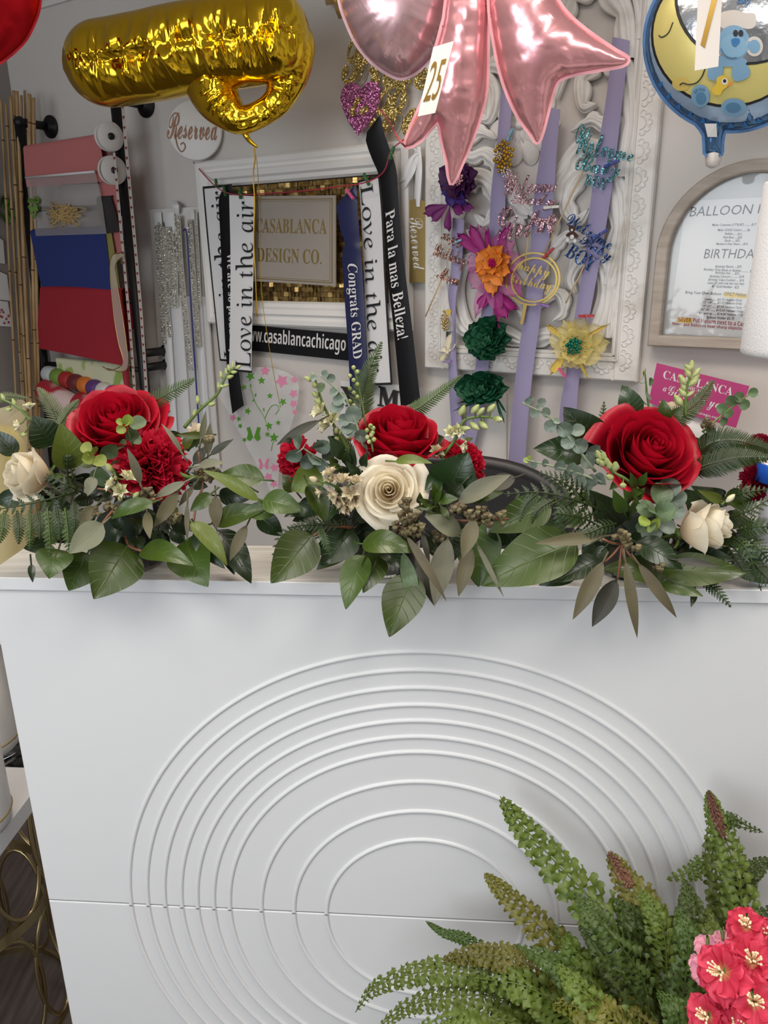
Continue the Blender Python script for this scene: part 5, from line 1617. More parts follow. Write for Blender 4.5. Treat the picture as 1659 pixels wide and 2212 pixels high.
def crinkle_tube(path, rad_, seamdir, nu, nv, amp, seed, flat=1.0):
    C = catmull(path, 12)
    fr = frames(C)
    N = len(C)
    lens = [0]
    for i in range(N - 1): lens.append(lens[-1] + (C[i + 1] - C[i]).length)
    T = lens[-1]

    def fn(s, t):
        x = s * (N - 1); i = min(int(x), N - 2); f = x - i
        p = C[i].lerp(C[i + 1], f); tg, a, b = fr[i]
        sd = seamdir - seamdir.dot(tg) * tg; sd.normalize(); up = tg.cross(sd)
        an = 2 * math.pi * t
        L = s * T
        e0, e1 = min(1, L / rad_(s)), min(1, (T - L) / rad_(s))
        r = rad_(s) * math.sqrt(max(0.0, 1 - (1 - e0) ** 2)) * math.sqrt(max(0.0, 1 - (1 - e1) ** 2))
        da = abs((an + math.pi) % (2 * math.pi) - math.pi)
        da2 = math.pi - da
        sg = min(da, da2)
        v = noise.noise(Vector((L * 42, an * 1.1, seed))) + .6 * noise.noise(Vector((L * 90, an * 2.5, seed + 7)))
        rid = 1 - 2.6 * abs(noise.noise(Vector((L * 26 + .5 * v, seed * 3.1, an * .7))))
        w = math.exp(-(sg / .50) ** 2)
        r2 = r * (1 + amp * w * (.55 * v + .95 * rid - .35) + .010 * noise.noise(Vector((L * 14, an * 2, seed))) - .07 * math.exp(-(sg / .07) ** 2))
        return p + sd * (math.cos(an) * r2 * flat) + up * (math.sin(an) * r2)
    return grid(MB(), fn, nu, nv, False, True)


gp = lambda x, y, Y: camface(x, y, Y)[0]
P0 = gp(400, 115, 1.95)
gb = thing('foil_balloon', 'crinkled gold foil letter balloon floating on its side', 'balloon', P0)
sdir = (CAM - P0).normalized()
px = 1.95 / F
obj('foil', crinkle_tube([gp(148, 148, 2.05), gp(280, 130, 2.02), gp(420, 104, 1.98), gp(560, 85, 1.95), gp(668, 76, 1.93)], lambda s: px * (76 + 3 * math.sin(math.pi * s)), sdir + Vector((0, 0, .12)), 300, 72, .20, 3, 1.0), M_gfoil, gb)
obj('foil', crinkle_tube([gp(612, 40, 1.97), gp(622, 110, 1.96), gp(618, 170, 1.96), gp(592, 225, 1.96), gp(528, 258, 1.96), gp(486, 234, 1.97), gp(458, 184, 1.98), gp(446, 110, 2.0)], lambda s: px * (56 - 32 * math.sin(math.pi * (s * .92 + .04)) ** 3), sdir, 300, 60, .26, 9, 1.0), M_gfoil, gb)
mb = MB(); tube(mb, catmull([gp(518, 270, 1.98), gp(530, 290, 1.97), gp(540, 305, 1.97), gp(556, 318, 1.97)], 6), lambda s: .009 - .006 * s, 8); obj('neck', mb, M_gfoil, gb)
M_gstr = mat('gold_string', (0.60, 0.38, 0.03), 0.35, .5)
for k, pts in enumerate((((548, 312, 1.97), (551, 340, 1.98), (547, 380, 2.0), (550, 440, 2.0), (548, 520, 2.0), (552, 600, 2.0), (555, 684, 2.02)), ((548, 316, 1.97), (556, 360, 1.99), (560, 450, 2.05), (562, 560, 2.08), (568, 660, 2.1), (590, 800, 2.12), (606, 880, 2.14)))):
    mb = MB(); tube(mb, catmull([gp(*p) for p in pts], 8), .0016 if k == 0 else .0009, 5); obj('string', mb, M_gstr, gb)

# ------------------------------------------------------------------ desk lamp, jar with blue cap, chair, yellow bundle, plinth
M_linen = mat('white_linen_shade', (0.74, 0.75, 0.77), 0.85); add_bump(M_linen, 380, .6, .002)
lc = gp(1768, 590, 1.18); lc.z = 0
zt, zb = gp(1640, 378, 1.10).z, gp(1602, 785, 1.10).z
lamp = thing('table_lamp', 'white linen drum shade lamp cut by the right edge', 'lamp', Vector((lc.x, lc.y, .72)))
r_ = .092
mb = MB(); lathe(mb, lc + Vector((0, 0, zb)), (0, 0, 1), [(r_ - .012, .004), (r_ - .004, .0), (r_, .004), (r_ - .0, .012), (r_ - .003, zt - zb - .003), (r_ - .005, zt - zb), (r_ - .008, zt - zb - .003), (r_ - .004, .012), (r_ - .012, .004)], 64); obj('shade', mb, M_linen, lamp)
mb = MB(); lathe(mb, lc + Vector((0, 0, .72)), (0, 0, 1), [(0, 0), (.055, 0), (.055, .012), (.02, .02), (.012, .04), (.03, .12), (.012, .2), (.008, zb - .72 + .06), (0, zb - .72 + .06)], 28); obj('base', mb, M_white, lamp)
mb = MB(); [tube(mb, [lc + Vector((0, 0, zb + .05)), lc + Vector(((r_ - .006) * math.cos(a), (r_ - .006) * math.sin(a), zb + .05))], .0018, 5) for a in (0, 2.1, 4.2)]; obj('shade_ring', mb, M_goldmat, lamp)
mb = MB(); pbox(mb, CNT, .56, 1.0, .70, .72, -.62, -.14); [pbox(mb, CNT, u, u + .03, 0, .70, w, w + .03) for u in (.57, .96) for w in (-.61, -.19)]
obj('side_desk', mb, M_lam, label='white side desk under the lamp behind the counter', cat='desk', smooth=False)

M_bcap = mat('blue_cap', (0.015, 0.10, 0.50), 0.4); M_clearp = mat('milky_bottle', (0.72, 0.75, 0.82), 0.25, alpha=0.6)
jc = oc(1690, 1016, -.02); jz = jc.z
jar = thing('bottle', 'bottle with a wide blue cap cut by the right edge beside the right bouquet', 'bottle', Vector((jc.x, jc.y, 1.0815)))
jr = .0272
jb = Vector((jc.x, jc.y, 0))
mb = MB(); lathe(mb, jb + Vector((0, 0, jz - .012)), (0, 0, 1), [(jr * .9, .0), (jr, .0), (jr, .019), (jr * .98, .021), (jr * .95, .0215)], 44); obj('cap', mb, M_bcap, jar)
mb = MB(); lathe(mb, jb + Vector((0, 0, jz - .012)), (0, 0, 1), [(jr * .96, .0212), (jr * .95, .023), (jr * .86, .023), (jr * .84, .006), (0, .006)], 44); obj('cap_liner', mb, M_white, jar)
mb = MB(); lathe(mb, jb, (0, 0, 1), [(0, 1.0815), (jr * .6, 1.0815), (jr * .66, 1.09), (jr * .66, jz - .05), (jr * .62, jz - .025), (jr * .60, jz - .006)], 36); obj('body', mb, M_clearp, jar)

M_mesh = mat('black_mesh', (0.012, 0.012, 0.014), 0.6); add_bump(M_mesh, 500, .5, .002)
cc = gp(960, 1060, 1.33)
ch = thing('office_chair', 'black office chair behind the counter, only the top of its back showing', 'chair', Vector((cc.x, cc.y, 0)))
bw, bh = .23, .5
top = gp(1020, 1012, 1.36).z
mb = MB()
def fnc(s, t):
    a = (s - .5) * 2
    return Vector((cc.x + .02 + a * bw * (1 - .12 * t * t), cc.y + .05 - .08 * (1 - a * a) * 0 + .06 * a * a * -1 + .02 * t, top - bh + bh * (t - .09 * a ** 4 * t - .03 * a * t))) 
grid(mb, fnc, 20, 12); grid(mb, lambda s, t: fnc(1 - s, t) + Vector((0, .03, 0)), 20, 12)
obj('backrest', mb, M_mesh, ch)
mb = MB(); tube(mb, [fnc(0, k / 10) + Vector((0, .015, 0)) for k in range(11)] + [fnc(k / 16, 1) + Vector((0, .015, 0)) for k in range(17)] + [fnc(1, 1 - k / 10) + Vector((0, .015, 0)) for k in range(11)], .016, 8); obj('back_frame', mb, M_black, ch)
mb = MB(); ball(mb, (cc.x + .02, cc.y - .12, .47), .24, 20, 10, (1, .95, .18)); obj('seat', mb, M_mesh, ch)
mb = MB(); tube(mb, [(cc.x + .02, cc.y + .05, .46), (cc.x + .02, cc.y + .10, .6), (cc.x + .02, cc.y + .08, .75)], .018, 8); tube(mb, [(cc.x + .02, cc.y - .1, .44), (cc.x + .02, cc.y - .1, .08)], .025, 10); obj('post', mb, M_black, ch)
for k in range(5):
    a = k * 2 * math.pi / 5 + .3
    e = Vector((cc.x + .02 + .26 * math.cos(a), cc.y - .1 + .26 * math.sin(a), .06))
    mb = MB(); tube(mb, [(cc.x + .02, cc.y - .1, .1), e], .015, 8); lg = obj('leg', mb, M_black, ch)
    mb = MB(); ball(mb, e - Vector((0, 0, .031)), .028, 10, 8); obj('caster', mb, M_black, lg)

M_ywrap = mat('yellow_wrap', (0.50, 0.42, 0.08), 0.5); M_cwrap = mat('cream_wrap', (0.66, 0.58, 0.38), 0.5, alpha=.5)
yc = gp(-52, 1000, 1.28); yb = 0.86
t = thing('wrapped_vase', 'yellow vase in cream wrapping paper, cut by the left edge', 'vase', Vector((yc.x, yc.y, yb)))
zt = gp(0, 935, 1.28).z - yb
mb = MB(); lathe(mb, Vector((yc.x, yc.y, yb)), (0, 0, 1), [(0, 0), (.05, 0), (.055, .05), (.07, zt * .6), (.082, zt * .92), (.07, zt), (.0, zt * .99)], 36); obj('vase', mb, M_ywrap, t)
mb = MB(); grid(mb, lambda s, a: Vector((yc.x, yc.y, yb + .002 + s * (zt + .035 + .012 * math.sin(6.28 * a * 3)))) + Vector((math.cos(6.283 * a), math.sin(6.283 * a), 0)) * (.056 + .032 * s + .006 * math.sin(6.283 * a * 7) * s), 10, 48, False, True); obj('wrapping', mb, M_cwrap, t)

# ------------------------------------------------------------------ foliage and flower builders
def leaf_mat(name, c, vein, rough=.35, nveins=7, vstr=.5, slant=1.5, dusty=None, spec=.5, vary=.25):
    m = mat(name, c, rough, spec=spec)
    uv = nd(m, 'ShaderNodeUVMap'); sp = nd(m, 'ShaderNodeSeparateXYZ'); lk(m, uv.outputs[0], sp.inputs[0])

    def mth(op, a, b=None, c=None):
        n = nd(m, 'ShaderNodeMath', operation=op)
        for i, v in enumerate((a, b, c)):
            if v is None: continue
            if isinstance(v, (int, float)): n.inputs[i].default_value = v
            else: lk(m, v, n.inputs[i])
        return n.outputs[0]
    s, t = sp.outputs[0], sp.outputs[1]
    cc = mth('ABSOLUTE', mth('SUBTRACT', t, .5))
    mid = mth('SUBTRACT', 1.0, mth('SMOOTH_MIN', 1.0, mth('MULTIPLY', cc, 60.0), .3))
    fr = mth('FRACT', mth('SUBTRACT', mth('MULTIPLY', s, float(nveins)), mth('MULTIPLY', cc, slant * 2)))
    side = mth('SUBTRACT', 1.0, mth('MINIMUM', 1.0, mth('MULTIPLY', mth('ABSOLUTE', mth('SUBTRACT', fr, .5)), 18.0)))
    v = mth('MAXIMUM', mth('MAXIMUM', mid, 0.0), mth('MULTIPLY', side, .55))
    oi = nd(m, 'ShaderNodeObjectInfo')
    hs = nd(m, 'ShaderNodeHueSaturation'); hs.inputs['Color'].default_value = (*c, 1)
    lk(m, mth('ADD', 1 - vary, mth('MULTIPLY', oi.outputs['Random'], 2 * vary)), hs.inputs['Value'])
    lk(m, mth('ADD', .485, mth('MULTIPLY', oi.outputs['Random'], .03)), hs.inputs['Hue'])
    tc = nd(m, 'ShaderNodeTexCoord'); nz = nd(m, 'ShaderNodeTexNoise'); nz.inputs['Scale'].default_value = 60 if dusty else 25; nz.inputs['Detail'].default_value = 5
    lk(m, tc.outputs['Object'], nz.inputs['Vector'])
    mx0 = nd(m, 'ShaderNodeMix', data_type='RGBA'); mx0.inputs['B'].default_value = (*(dusty or tuple(x * 1.5 for x in c)), 1)
    rp = nd(m, 'ShaderNodeMapRange'); rp.inputs['From Min'].default_value = .45; rp.inputs['From Max'].default_value = .75
    rp.inputs['To Max'].default_value = .8 if dusty else .45
    lk(m, nz.outputs[0], rp.inputs[0]); lk(m, rp.outputs[0], mx0.inputs['Factor']); lk(m, hs.outputs[0], mx0.inputs['A'])
    mx = nd(m, 'ShaderNodeMix', data_type='RGBA'); mx.inputs['B'].default_value = (*vein, 1)
    lk(m, mth('MULTIPLY', v, vstr), mx.inputs['Factor']); lk(m, mx0.outputs['Result'], mx.inputs['A']); lk(m, mx.outputs['Result'], pb(m).inputs['Base Color'])
    bp = nd(m, 'ShaderNodeBump'); bp.inputs['Strength'].default_value = .35; bp.inputs['Distance'].default_value = .0012
    lk(m, mth('SUBTRACT', mth('MULTIPLY', nz.outputs[0], .5), v), bp.inputs['Height']); lk(m, bp.outputs[0], pb(m).inputs['Normal'])
    return m


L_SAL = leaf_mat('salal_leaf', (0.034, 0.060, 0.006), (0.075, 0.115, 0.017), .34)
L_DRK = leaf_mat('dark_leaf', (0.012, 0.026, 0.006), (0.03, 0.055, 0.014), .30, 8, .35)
L_LIM = leaf_mat('lime_leaf', (0.075, 0.1, 0.009), (0.14, 0.18, 0.03), .42)
L_BRN = leaf_mat('brown_eucalyptus', (0.085, 0.072, 0.033), (0.15, 0.13, 0.07), .55, 14, .4, 2.5)
L_GRY = leaf_mat('grey_eucalyptus', (0.135, 0.135, 0.083), (0.21, 0.2, 0.13), .55, 14, .4, 2.5)
L_DKB = leaf_mat('umber_eucalyptus', (0.03, 0.029, 0.016), (0.07, 0.06, 0.035), .5, 14, .4, 2.5)
L_SIL = leaf_mat('silver_eucalyptus', (0.09, 0.125, 0.09), (0.15, 0.19, 0.14), .6, 6, .3, 2, dusty=(0.30, 0.36, 0.31))
L_YEU = leaf_mat('young_eucalyptus', (0.185, 0.235, 0.032), (0.29, 0.34, 0.1), .5, 6, .3, 2)
L_GEU = leaf_mat('green_eucalyptus', (0.062, 0.105, 0.036), (0.12, 0.17, 0.07), .5, 6, .3, 2, dusty=(.16, .23, .13))
M_FSW = leaf_mat('sword_fern', (0.042, 0.072, 0.011), (0.08, 0.12, 0.025), .42, 3, .3, 1)
M_FDK = leaf_mat('deep_fern', (0.018, 0.036, 0.004), (0.045, 0.075, 0.015), .42, 3, .3, 1)
M_FLE = leaf_mat('leather_fern', (0.018, 0.036, 0.005), (0.04, 0.07, 0.014), .42, 5, .4, 1)
M_FPA = leaf_mat('pale_fern', (0.105, 0.128, 0.052), (0.17, 0.19, 0.09), .5, 3, .3, 1)
M_stem = mat('green_stem', (0.10, 0.16, 0.03), .5); M_rstem = mat('red_brown_stem', (0.17, 0.065, 0.03), .5)
M_seed = mat('seed_capsules', (0.115, 0.092, 0.042), .6); add_vary(M_seed, (0.07, 0.05, 0.025), (0.19, 0.16, 0.075), 90)
M_bud = mat('larkspur_bud', (0.30, 0.36, 0.10), .5); add_vary(M_bud, (0.17, 0.25, 0.04), (0.46, 0.48, 0.22), 70)
M_bloom = mat('cream_bloom', (0.66, 0.62, 0.40), .55); add_vary(M_bloom, (0.48, 0.47, 0.20), (0.74, 0.70, 0.52), 60)
M_dried = mat('dried_bloom', (0.56, 0.47, 0.30), .6); add_vary(M_dried, (0.40, 0.29, 0.19), (0.70, 0.63, 0.42), 60)


def rose_mat(name, inner, outer, rough, sheen, veins=.15, r0=.2, r1=.85, thin=.32):
    m = mat(name, outer, rough)
    uv = nd(m, 'ShaderNodeUVMap'); sp = nd(m, 'ShaderNodeSeparateXYZ'); lk(m, uv.outputs[0], sp.inputs[0])
    r = nd(m, 'ShaderNodeValToRGB'); r.color_ramp.elements[0].position = r0; r.color_ramp.elements[1].position = r1
    r.color_ramp.elements[0].color, r.color_ramp.elements[1].color = (*inner, 1), (*outer, 1)
    lk(m, sp.outputs[0], r.inputs[0]); lk(m, r.outputs[0], pb(m).inputs['Base Color'])
    mp = nd(m, 'ShaderNodeMapping'); mp.inputs['Scale'].default_value = (1.2, 16, 1); lk(m, uv.outputs[0], mp.inputs[0])
    nz = nd(m, 'ShaderNodeTexNoise'); nz.inputs['Scale'].default_value = 2.5; lk(m, mp.outputs[0], nz.inputs['Vector'])
    bp = nd(m, 'ShaderNodeBump'); bp.inputs['Strength'].default_value = veins; bp.inputs['Distance'].default_value = .002; lk(m, nz.outputs[0], bp.inputs['Height']); lk(m, bp.outputs[0], pb(m).inputs['Normal'])
    tl = nd(m, 'ShaderNodeBsdfTranslucent'); lk(m, r.outputs[0], tl.inputs[0])          # thin petals let some light through
    mx = nd(m, 'ShaderNodeMixShader'); mx.inputs[0].default_value = thin
    lk(m, pb(m).outputs[0], mx.inputs[1]); lk(m, tl.outputs[0], mx.inputs[2]); lk(m, mx.outputs[0], m.node_tree.nodes['Material Output'].inputs[0])
    return m


M_rrose = rose_mat('red_rose_petals', (0.20, 0.000, 0.008), (0.46, 0.004, 0.022), .42, .35)
M_wrose = rose_mat('cream_rose_petals', (0.84, 0.66, 0.42), (0.88, 0.82, 0.67), .55, .2, .15, .15, .75, .42)
M_carn = rose_mat('carnation_petals', (0.28, 0.001, 0.012), (0.58, 0.012, 0.045), .5, .4)
M_dcarn = rose_mat('dark_carnation_petals', (0.10, 0.000, 0.008), (0.26, 0.002, 0.02), .5, .4)

C3 = lambda x, y: (x / 2.963, 780 + y / 2.963)
C4 = lambda x, y: (540 + x / 2.86, 780 + y / 2.86)
C5 = lambda x, y: (1040 + x / 2.68, 780 + y / 2.68)
SCL = {C3: 2.963, C4: 2.86, C5: 2.68}


def pw(p, c, w):
    return oc(*c(*p), w)


def pxm(p):
    return (p - CAM).dot(_zc_w) / F


_zc_w = cam2w(Vector((0, 0, 1)))


def leaf_geo(A, B, W, nrm, kind='ovate', bow=.12, fold=.25, teeth=0, wav=.3, seed=0, n=12, m=6, twist=0.0):
    A, B = Vector(A), Vector(B)
    d = B - A; L = d.length; d.normalize()
    nrm = nrm - nrm.dot(d) * d
    nrm = nrm.normalized() if nrm.length > 1e-6 else d.orthogonal().normalized()
    sd = d.cross(nrm)

    def wid(s):
        if kind == 'ovate': return (math.sin(math.pi * s ** .72) ** .82 * (1 - .18 * s)) * 1.08 if 0 < s < 1 else 0
        if kind == 'lance': return math.sin(math.pi * s ** .8) ** .95 if 0 < s < 1 else 0
        if kind == 'round': return math.sqrt(max(0, 1 - (2 * min(s, 1) - 1) ** 2))
        if kind == 'oval': return max(0, 1 - (2 * s - 1) ** 2) ** .62
        return 1

    def fn(s, t):
        c = 2 * t - 1
        w = W * .5 * wid(s)
        if teeth and abs(c) > .95 and 0.05 < s < .95: w *= 1 + .05 * math.sin(s * teeth * 6.28)
        tw = twist * (s - .3)
        side = sd * math.cos(tw) + nrm * math.sin(tw); nn = nrm * math.cos(tw) - sd * math.sin(tw)
        z = -bow * L * 4 * (s - .5) ** 2 + bow * L + fold * w * abs(c) ** 1.4 + wav * .05 * W * math.sin(s * 9 + seed + c * 2.2) * c
        return A + d * (L * s) + side * (w * c) + nn * z
    return grid(MB(), fn, n, m)


def toward(p, k=1.0, up=.0, side=0.0):
    return ((CAM - p).normalized() * k + Vector((side, 0, up)))


_zc_w = cam2w(Vector((0, 0, 1)))


class Bouquet:
    def __init__(s, name, label, c, base, cc, seed):
        s.C = c; s.r = random.Random(seed); s.root = thing(name, label, 'bouquet', base, 'rose centrepieces on the counter ledge'); s.k = 0; s.cc = cc

    def leaf(s, a, b, w, z0, z1, m=None, kind='ovate', bow=.1, fold=.22, side=None, up=None, name='leaf', teeth=None, tw=0.0):
        A, B = pw(a, s.C, z0), pw(b, s.C, z1)
        s.k += 1
        W = w / SCL[s.C] * pxm(A)
        nr = toward(A, 1, s.r.uniform(-.25, .35) if up is None else up, s.r.uniform(-.35, .35) if side is None else side)
        m = m or L_SAL
        if teeth is None: teeth = 22 if m in (L_SAL, L_LIM) and kind == 'ovate' else 0
        mb = leaf_geo(A, B, W, nr, kind, bow, fold, teeth, .35, s.k * 1.7, 16 if teeth else 12, 6, tw)
        if teeth:                                # finer rim so the small teeth show
            mb = leaf_geo(A, B, W, nr, kind, bow, fold, teeth, .35, s.k * 1.7, 44, 6, tw)
        tube(mb, [A + (A - B).normalized() * .012, A, A.lerp(B, .3)], .0011, 5)
        return obj(name, mb, m, s.root)

    def stem(s, pts, r, m=M_stem, name='stem'):
        mb = MB(); tube(mb, catmull([pw((x, y), s.C, z) for x, y, z in pts], 6), r, 6); return obj(name, mb, m, s.root)

    def frond(s, pts, half, m, kind='comb', n=30, name='fern_frond', lift=.15, tipn=.12):
        P = catmull([pw((x, y), s.C, z) for x, y, z in pts], 8)
        return obj(name, frond_mb(P, half / SCL[s.C] * pxm(P[0]), n, kind, toward(P[len(P) // 2], 1, .1), s.r.random() * 9, lift, tipn), m, s.root)

    def euc(s, pts, leaves, m=L_SIL, name='eucalyptus_sprig'):
        P = [pw((x, y), s.C, z) for x, y, z in pts]
        mb = MB(); tube(mb, catmull(P, 6), lambda q: .0017 - .0008 * q, 6); o = obj(name, mb, M_stem if m is not L_SIL else mat_sil_stem, s.root)
        Z = P[0]
        for i, lf in enumerate(leaves):
            x, y, r = lf[:3]
            z = pts[0][2] + (pts[-1][2] - pts[0][2]) * min(1, i / max(1, len(leaves) - 1))
            z = z if len(lf) < 4 else lf[3]
            c = pw((x, y), s.C, z); R_ = r / SCL[s.C] * pxm(c)
            best = min(catmull(P, 6), key=lambda q: (q - c).length)
            d = (c - best); d = d.normalized() if d.length > 1e-4 else Vector((s.r.uniform(-1, 1), 0, 1)).normalized()
            a, b = c - d * R_, c + d * R_
            mm = lf[4] if len(lf) > 4 else m
            nr = toward(c, 1, s.r.uniform(-.6, .9), s.r.uniform(-.9, .9))
            obj('round_leaf', leaf_geo(a, b, R_ * 1.9, nr, 'oval', .06, .18, 0, .3, i, 9, 6), mm, o)
        return o

    def larkspur(s, pts, buds, z, m=None, name='larkspur_stem', open_=()):
        P = catmull([pw((x, y), s.C, zz) for x, y, zz in pts], 8)
        mb = MB(); tube(mb, P, lambda q: .0022 - .0010 * q, 6)
        for i, (x, y, r) in enumerate(buds):
            c = pw((x, y), s.C, z)
            best = min(P, key=lambda q: (q - c).length)
            tube(mb, [best, best.lerp(c, .5) - Vector((0, 0, .002)), c], .0008, 4)
        o = obj(name, mb, M_stem, s.root)
        for i, (x, y, r) in enumerate(buds):
            c = pw((x, y), s.C, z); R_ = 1.15 * r / SCL[s.C] * pxm(c)
            best = min(P, key=lambda q: (q - c).length)
            d = (c - best).normalized() * .8 + (P[-1] - P[-2]).normalized() * .7 + Vector((0, 0, .2)); d.normalize()
            mb = MB()
            if i in open_:
                M_ = rot_to(d)
                for k in range(6):
                    a = k * 1.05 + i; e = (M_ @ Vector((math.cos(a), math.sin(a), .9))).normalized()
                    petal(mb, c - d * R_ * .6, e, d, R_ * 1.9, R_ * .95, .5, .15, 5, 4)
                for k in range(5):
                    a = k * 1.3; e = (M_ @ Vector((math.cos(a) * .4, math.sin(a) * .4, 1))).normalized(); petal(mb, c - d * R_ * .4, e, d, R_ * 1.4, R_ * .6, .6, 0, 4, 3)
            else:
                M_ = rot_to(d)
                pr = [(0, -1.0), (.28, -.8), (.55, -.25), (.56, .15), (.38, .7), (.12, 1.05), (0, 1.12)]
                sg = 15
                vs = [c + M_ @ Vector((math.cos(6.2832 * k / sg) * q * R_ * (1 + .13 * math.cos(5 * 6.2832 * k / sg + h)), math.sin(6.2832 * k / sg) * q * R_ * (1 + .13 * math.cos(5 * 6.2832 * k / sg + h)), h * R_ * 1.1)) for q, h in pr for k in range(sg)]
                mb.add(vs, [(a * sg + k, a * sg + (k + 1) % sg, (a + 1) * sg + (k + 1) % sg, (a + 1) * sg + k) for a in range(len(pr) - 1) for k in range(sg)])
            obj('bloom' if i in open_ else 'bud', mb, m or (M_bloom if i in open_ else M_bud), o)
        return o

    def seeds(s, pts, z, n=8, spread=26, stem=None):
        mb, st = MB(), MB()
        for (x, y) in pts:
            c0 = pw((x, y), s.C, z)
            for k in range(n):
                c = pw((x + s.r.gauss(0, spread * .5), y + s.r.gauss(0, spread * .5)), s.C, z + s.r.uniform(-.008, .012))
                d = (c - c0 + toward(c, .012, .2)).normalized()
                lathe(mb, c - d * .003, d, [(.0007, 0), (.0024, .0022), (.0033, .0055), (.0030, .0062), (.0018, .0052), (0, .0048)], 7)
                tube(st, [c0, c - d * .003], .0006, 4)
        o = obj('seed_stems', st, M_rstem, s.root)
        obj('seed_capsules', mb, M_seed, o, kind='stuff')

    def rose(s, c, r, axis, z, m, name, layers=26, H=.85, inner=.10, seed=0, open_=1.0, spread=.35, dome=0.0):
        C_ = pw(c, s.C, z); R_ = r / SCL[s.C] * pxm(C_)
        return rose_obj(C_, Vector(axis), R_, m, name, s.root, layers, H, inner, seed, open_, spread, dome)

    def carnation(s, c, r, axis, z, m=None, seed=0, name='carnation'):
        C_ = pw(c, s.C, z); R_ = r / SCL[s.C] * pxm(C_)
        rn = random.Random(seed)
        axis = Vector(axis).normalized(); M_ = rot_to(axis)
        mb = MB(); base = C_ - axis * R_ * .75
        for i in range(64):
            f = i / 63
            th = math.radians(6 + 88 * f ** .8); ph = i * 2.39996 + rn.uniform(-.2, .2)
            d = M_ @ Vector((math.sin(th) * math.cos(ph), math.sin(th) * math.sin(ph), math.cos(th)))
            nr = M_ @ Vector((math.cos(th) * math.cos(ph), math.cos(th) * math.sin(ph), -math.sin(th)))
            nr = (nr * math.cos(ph * 1.3) + d.cross(nr) * math.sin(ph * 1.3) * .6).normalized()
            sd = d.cross(nr).normalized()
            L = R_ * (1.10 + .16 * math.sin(th) + rn.uniform(-.05, .05)); W = R_ * rn.uniform(.85, 1.15)
            k1, p1 = rn.uniform(7, 12), rn.uniform(0, 6)

            def fn(a, t, d=d, nr=nr, sd=sd, L=L, W=W, k1=k1, p1=p1):
                c = 2 * t - 1
                x = L * a * (1 - .10 * c * c + (.045 * (1 if int(t * 12 + .5) % 2 else -1) if a > .95 else 0))
                return base + d * x + sd * (W * .5 * c * (.15 + .85 * a ** 1.3)) + nr * (R_ * .17 * math.sin(c * k1 * .6 + p1) * a ** 2 - R_ * .10 * a ** 3)
            grid(mb, fn, 5, 12)
        o = obj(name, mb, m or M_carn, s.root)
        cm = MB(); lathe(cm, base - axis * R_ * .7, axis, [(0, 0), (R_ * .16, .002), (R_ * .24, R_ * .35), (R_ * .2, R_ * .85)], 12); tube(cm, [base - axis * R_ * .65, base - axis * R_ * 1.6], .002, 6)
        obj('calyx', cm, M_stem, o)
        return o

    def filler(s, n, box, zr, mats, size=(70, 130), seed=3):
        rn = random.Random(seed)
        for i in range(n):
            x, y = rn.uniform(box[0], box[2]), rn.uniform(box[1], box[3])
            cx, cy = s.cc
            dx, dy = x - cx, (y - cy) + 25
            l = math.hypot(dx, dy) + 1e-3
            L = rn.uniform(*size)
            z = rn.uniform(*zr)
            s.leaf((x, y), (x + dx / l * L + rn.uniform(-30, 30), y + dy / l * L * .8 + rn.uniform(-10, 40)), L * rn.uniform(.5, .75), z, z + rn.uniform(-.02, .03), rn.choice(mats), bow=rn.uniform(.02, .16), side=rn.uniform(-.9, .9), up=rn.uniform(-.3, 1.0), teeth=0)


mat_sil_stem = mat('pale_stem', (0.22, 0.26, 0.16), .6)


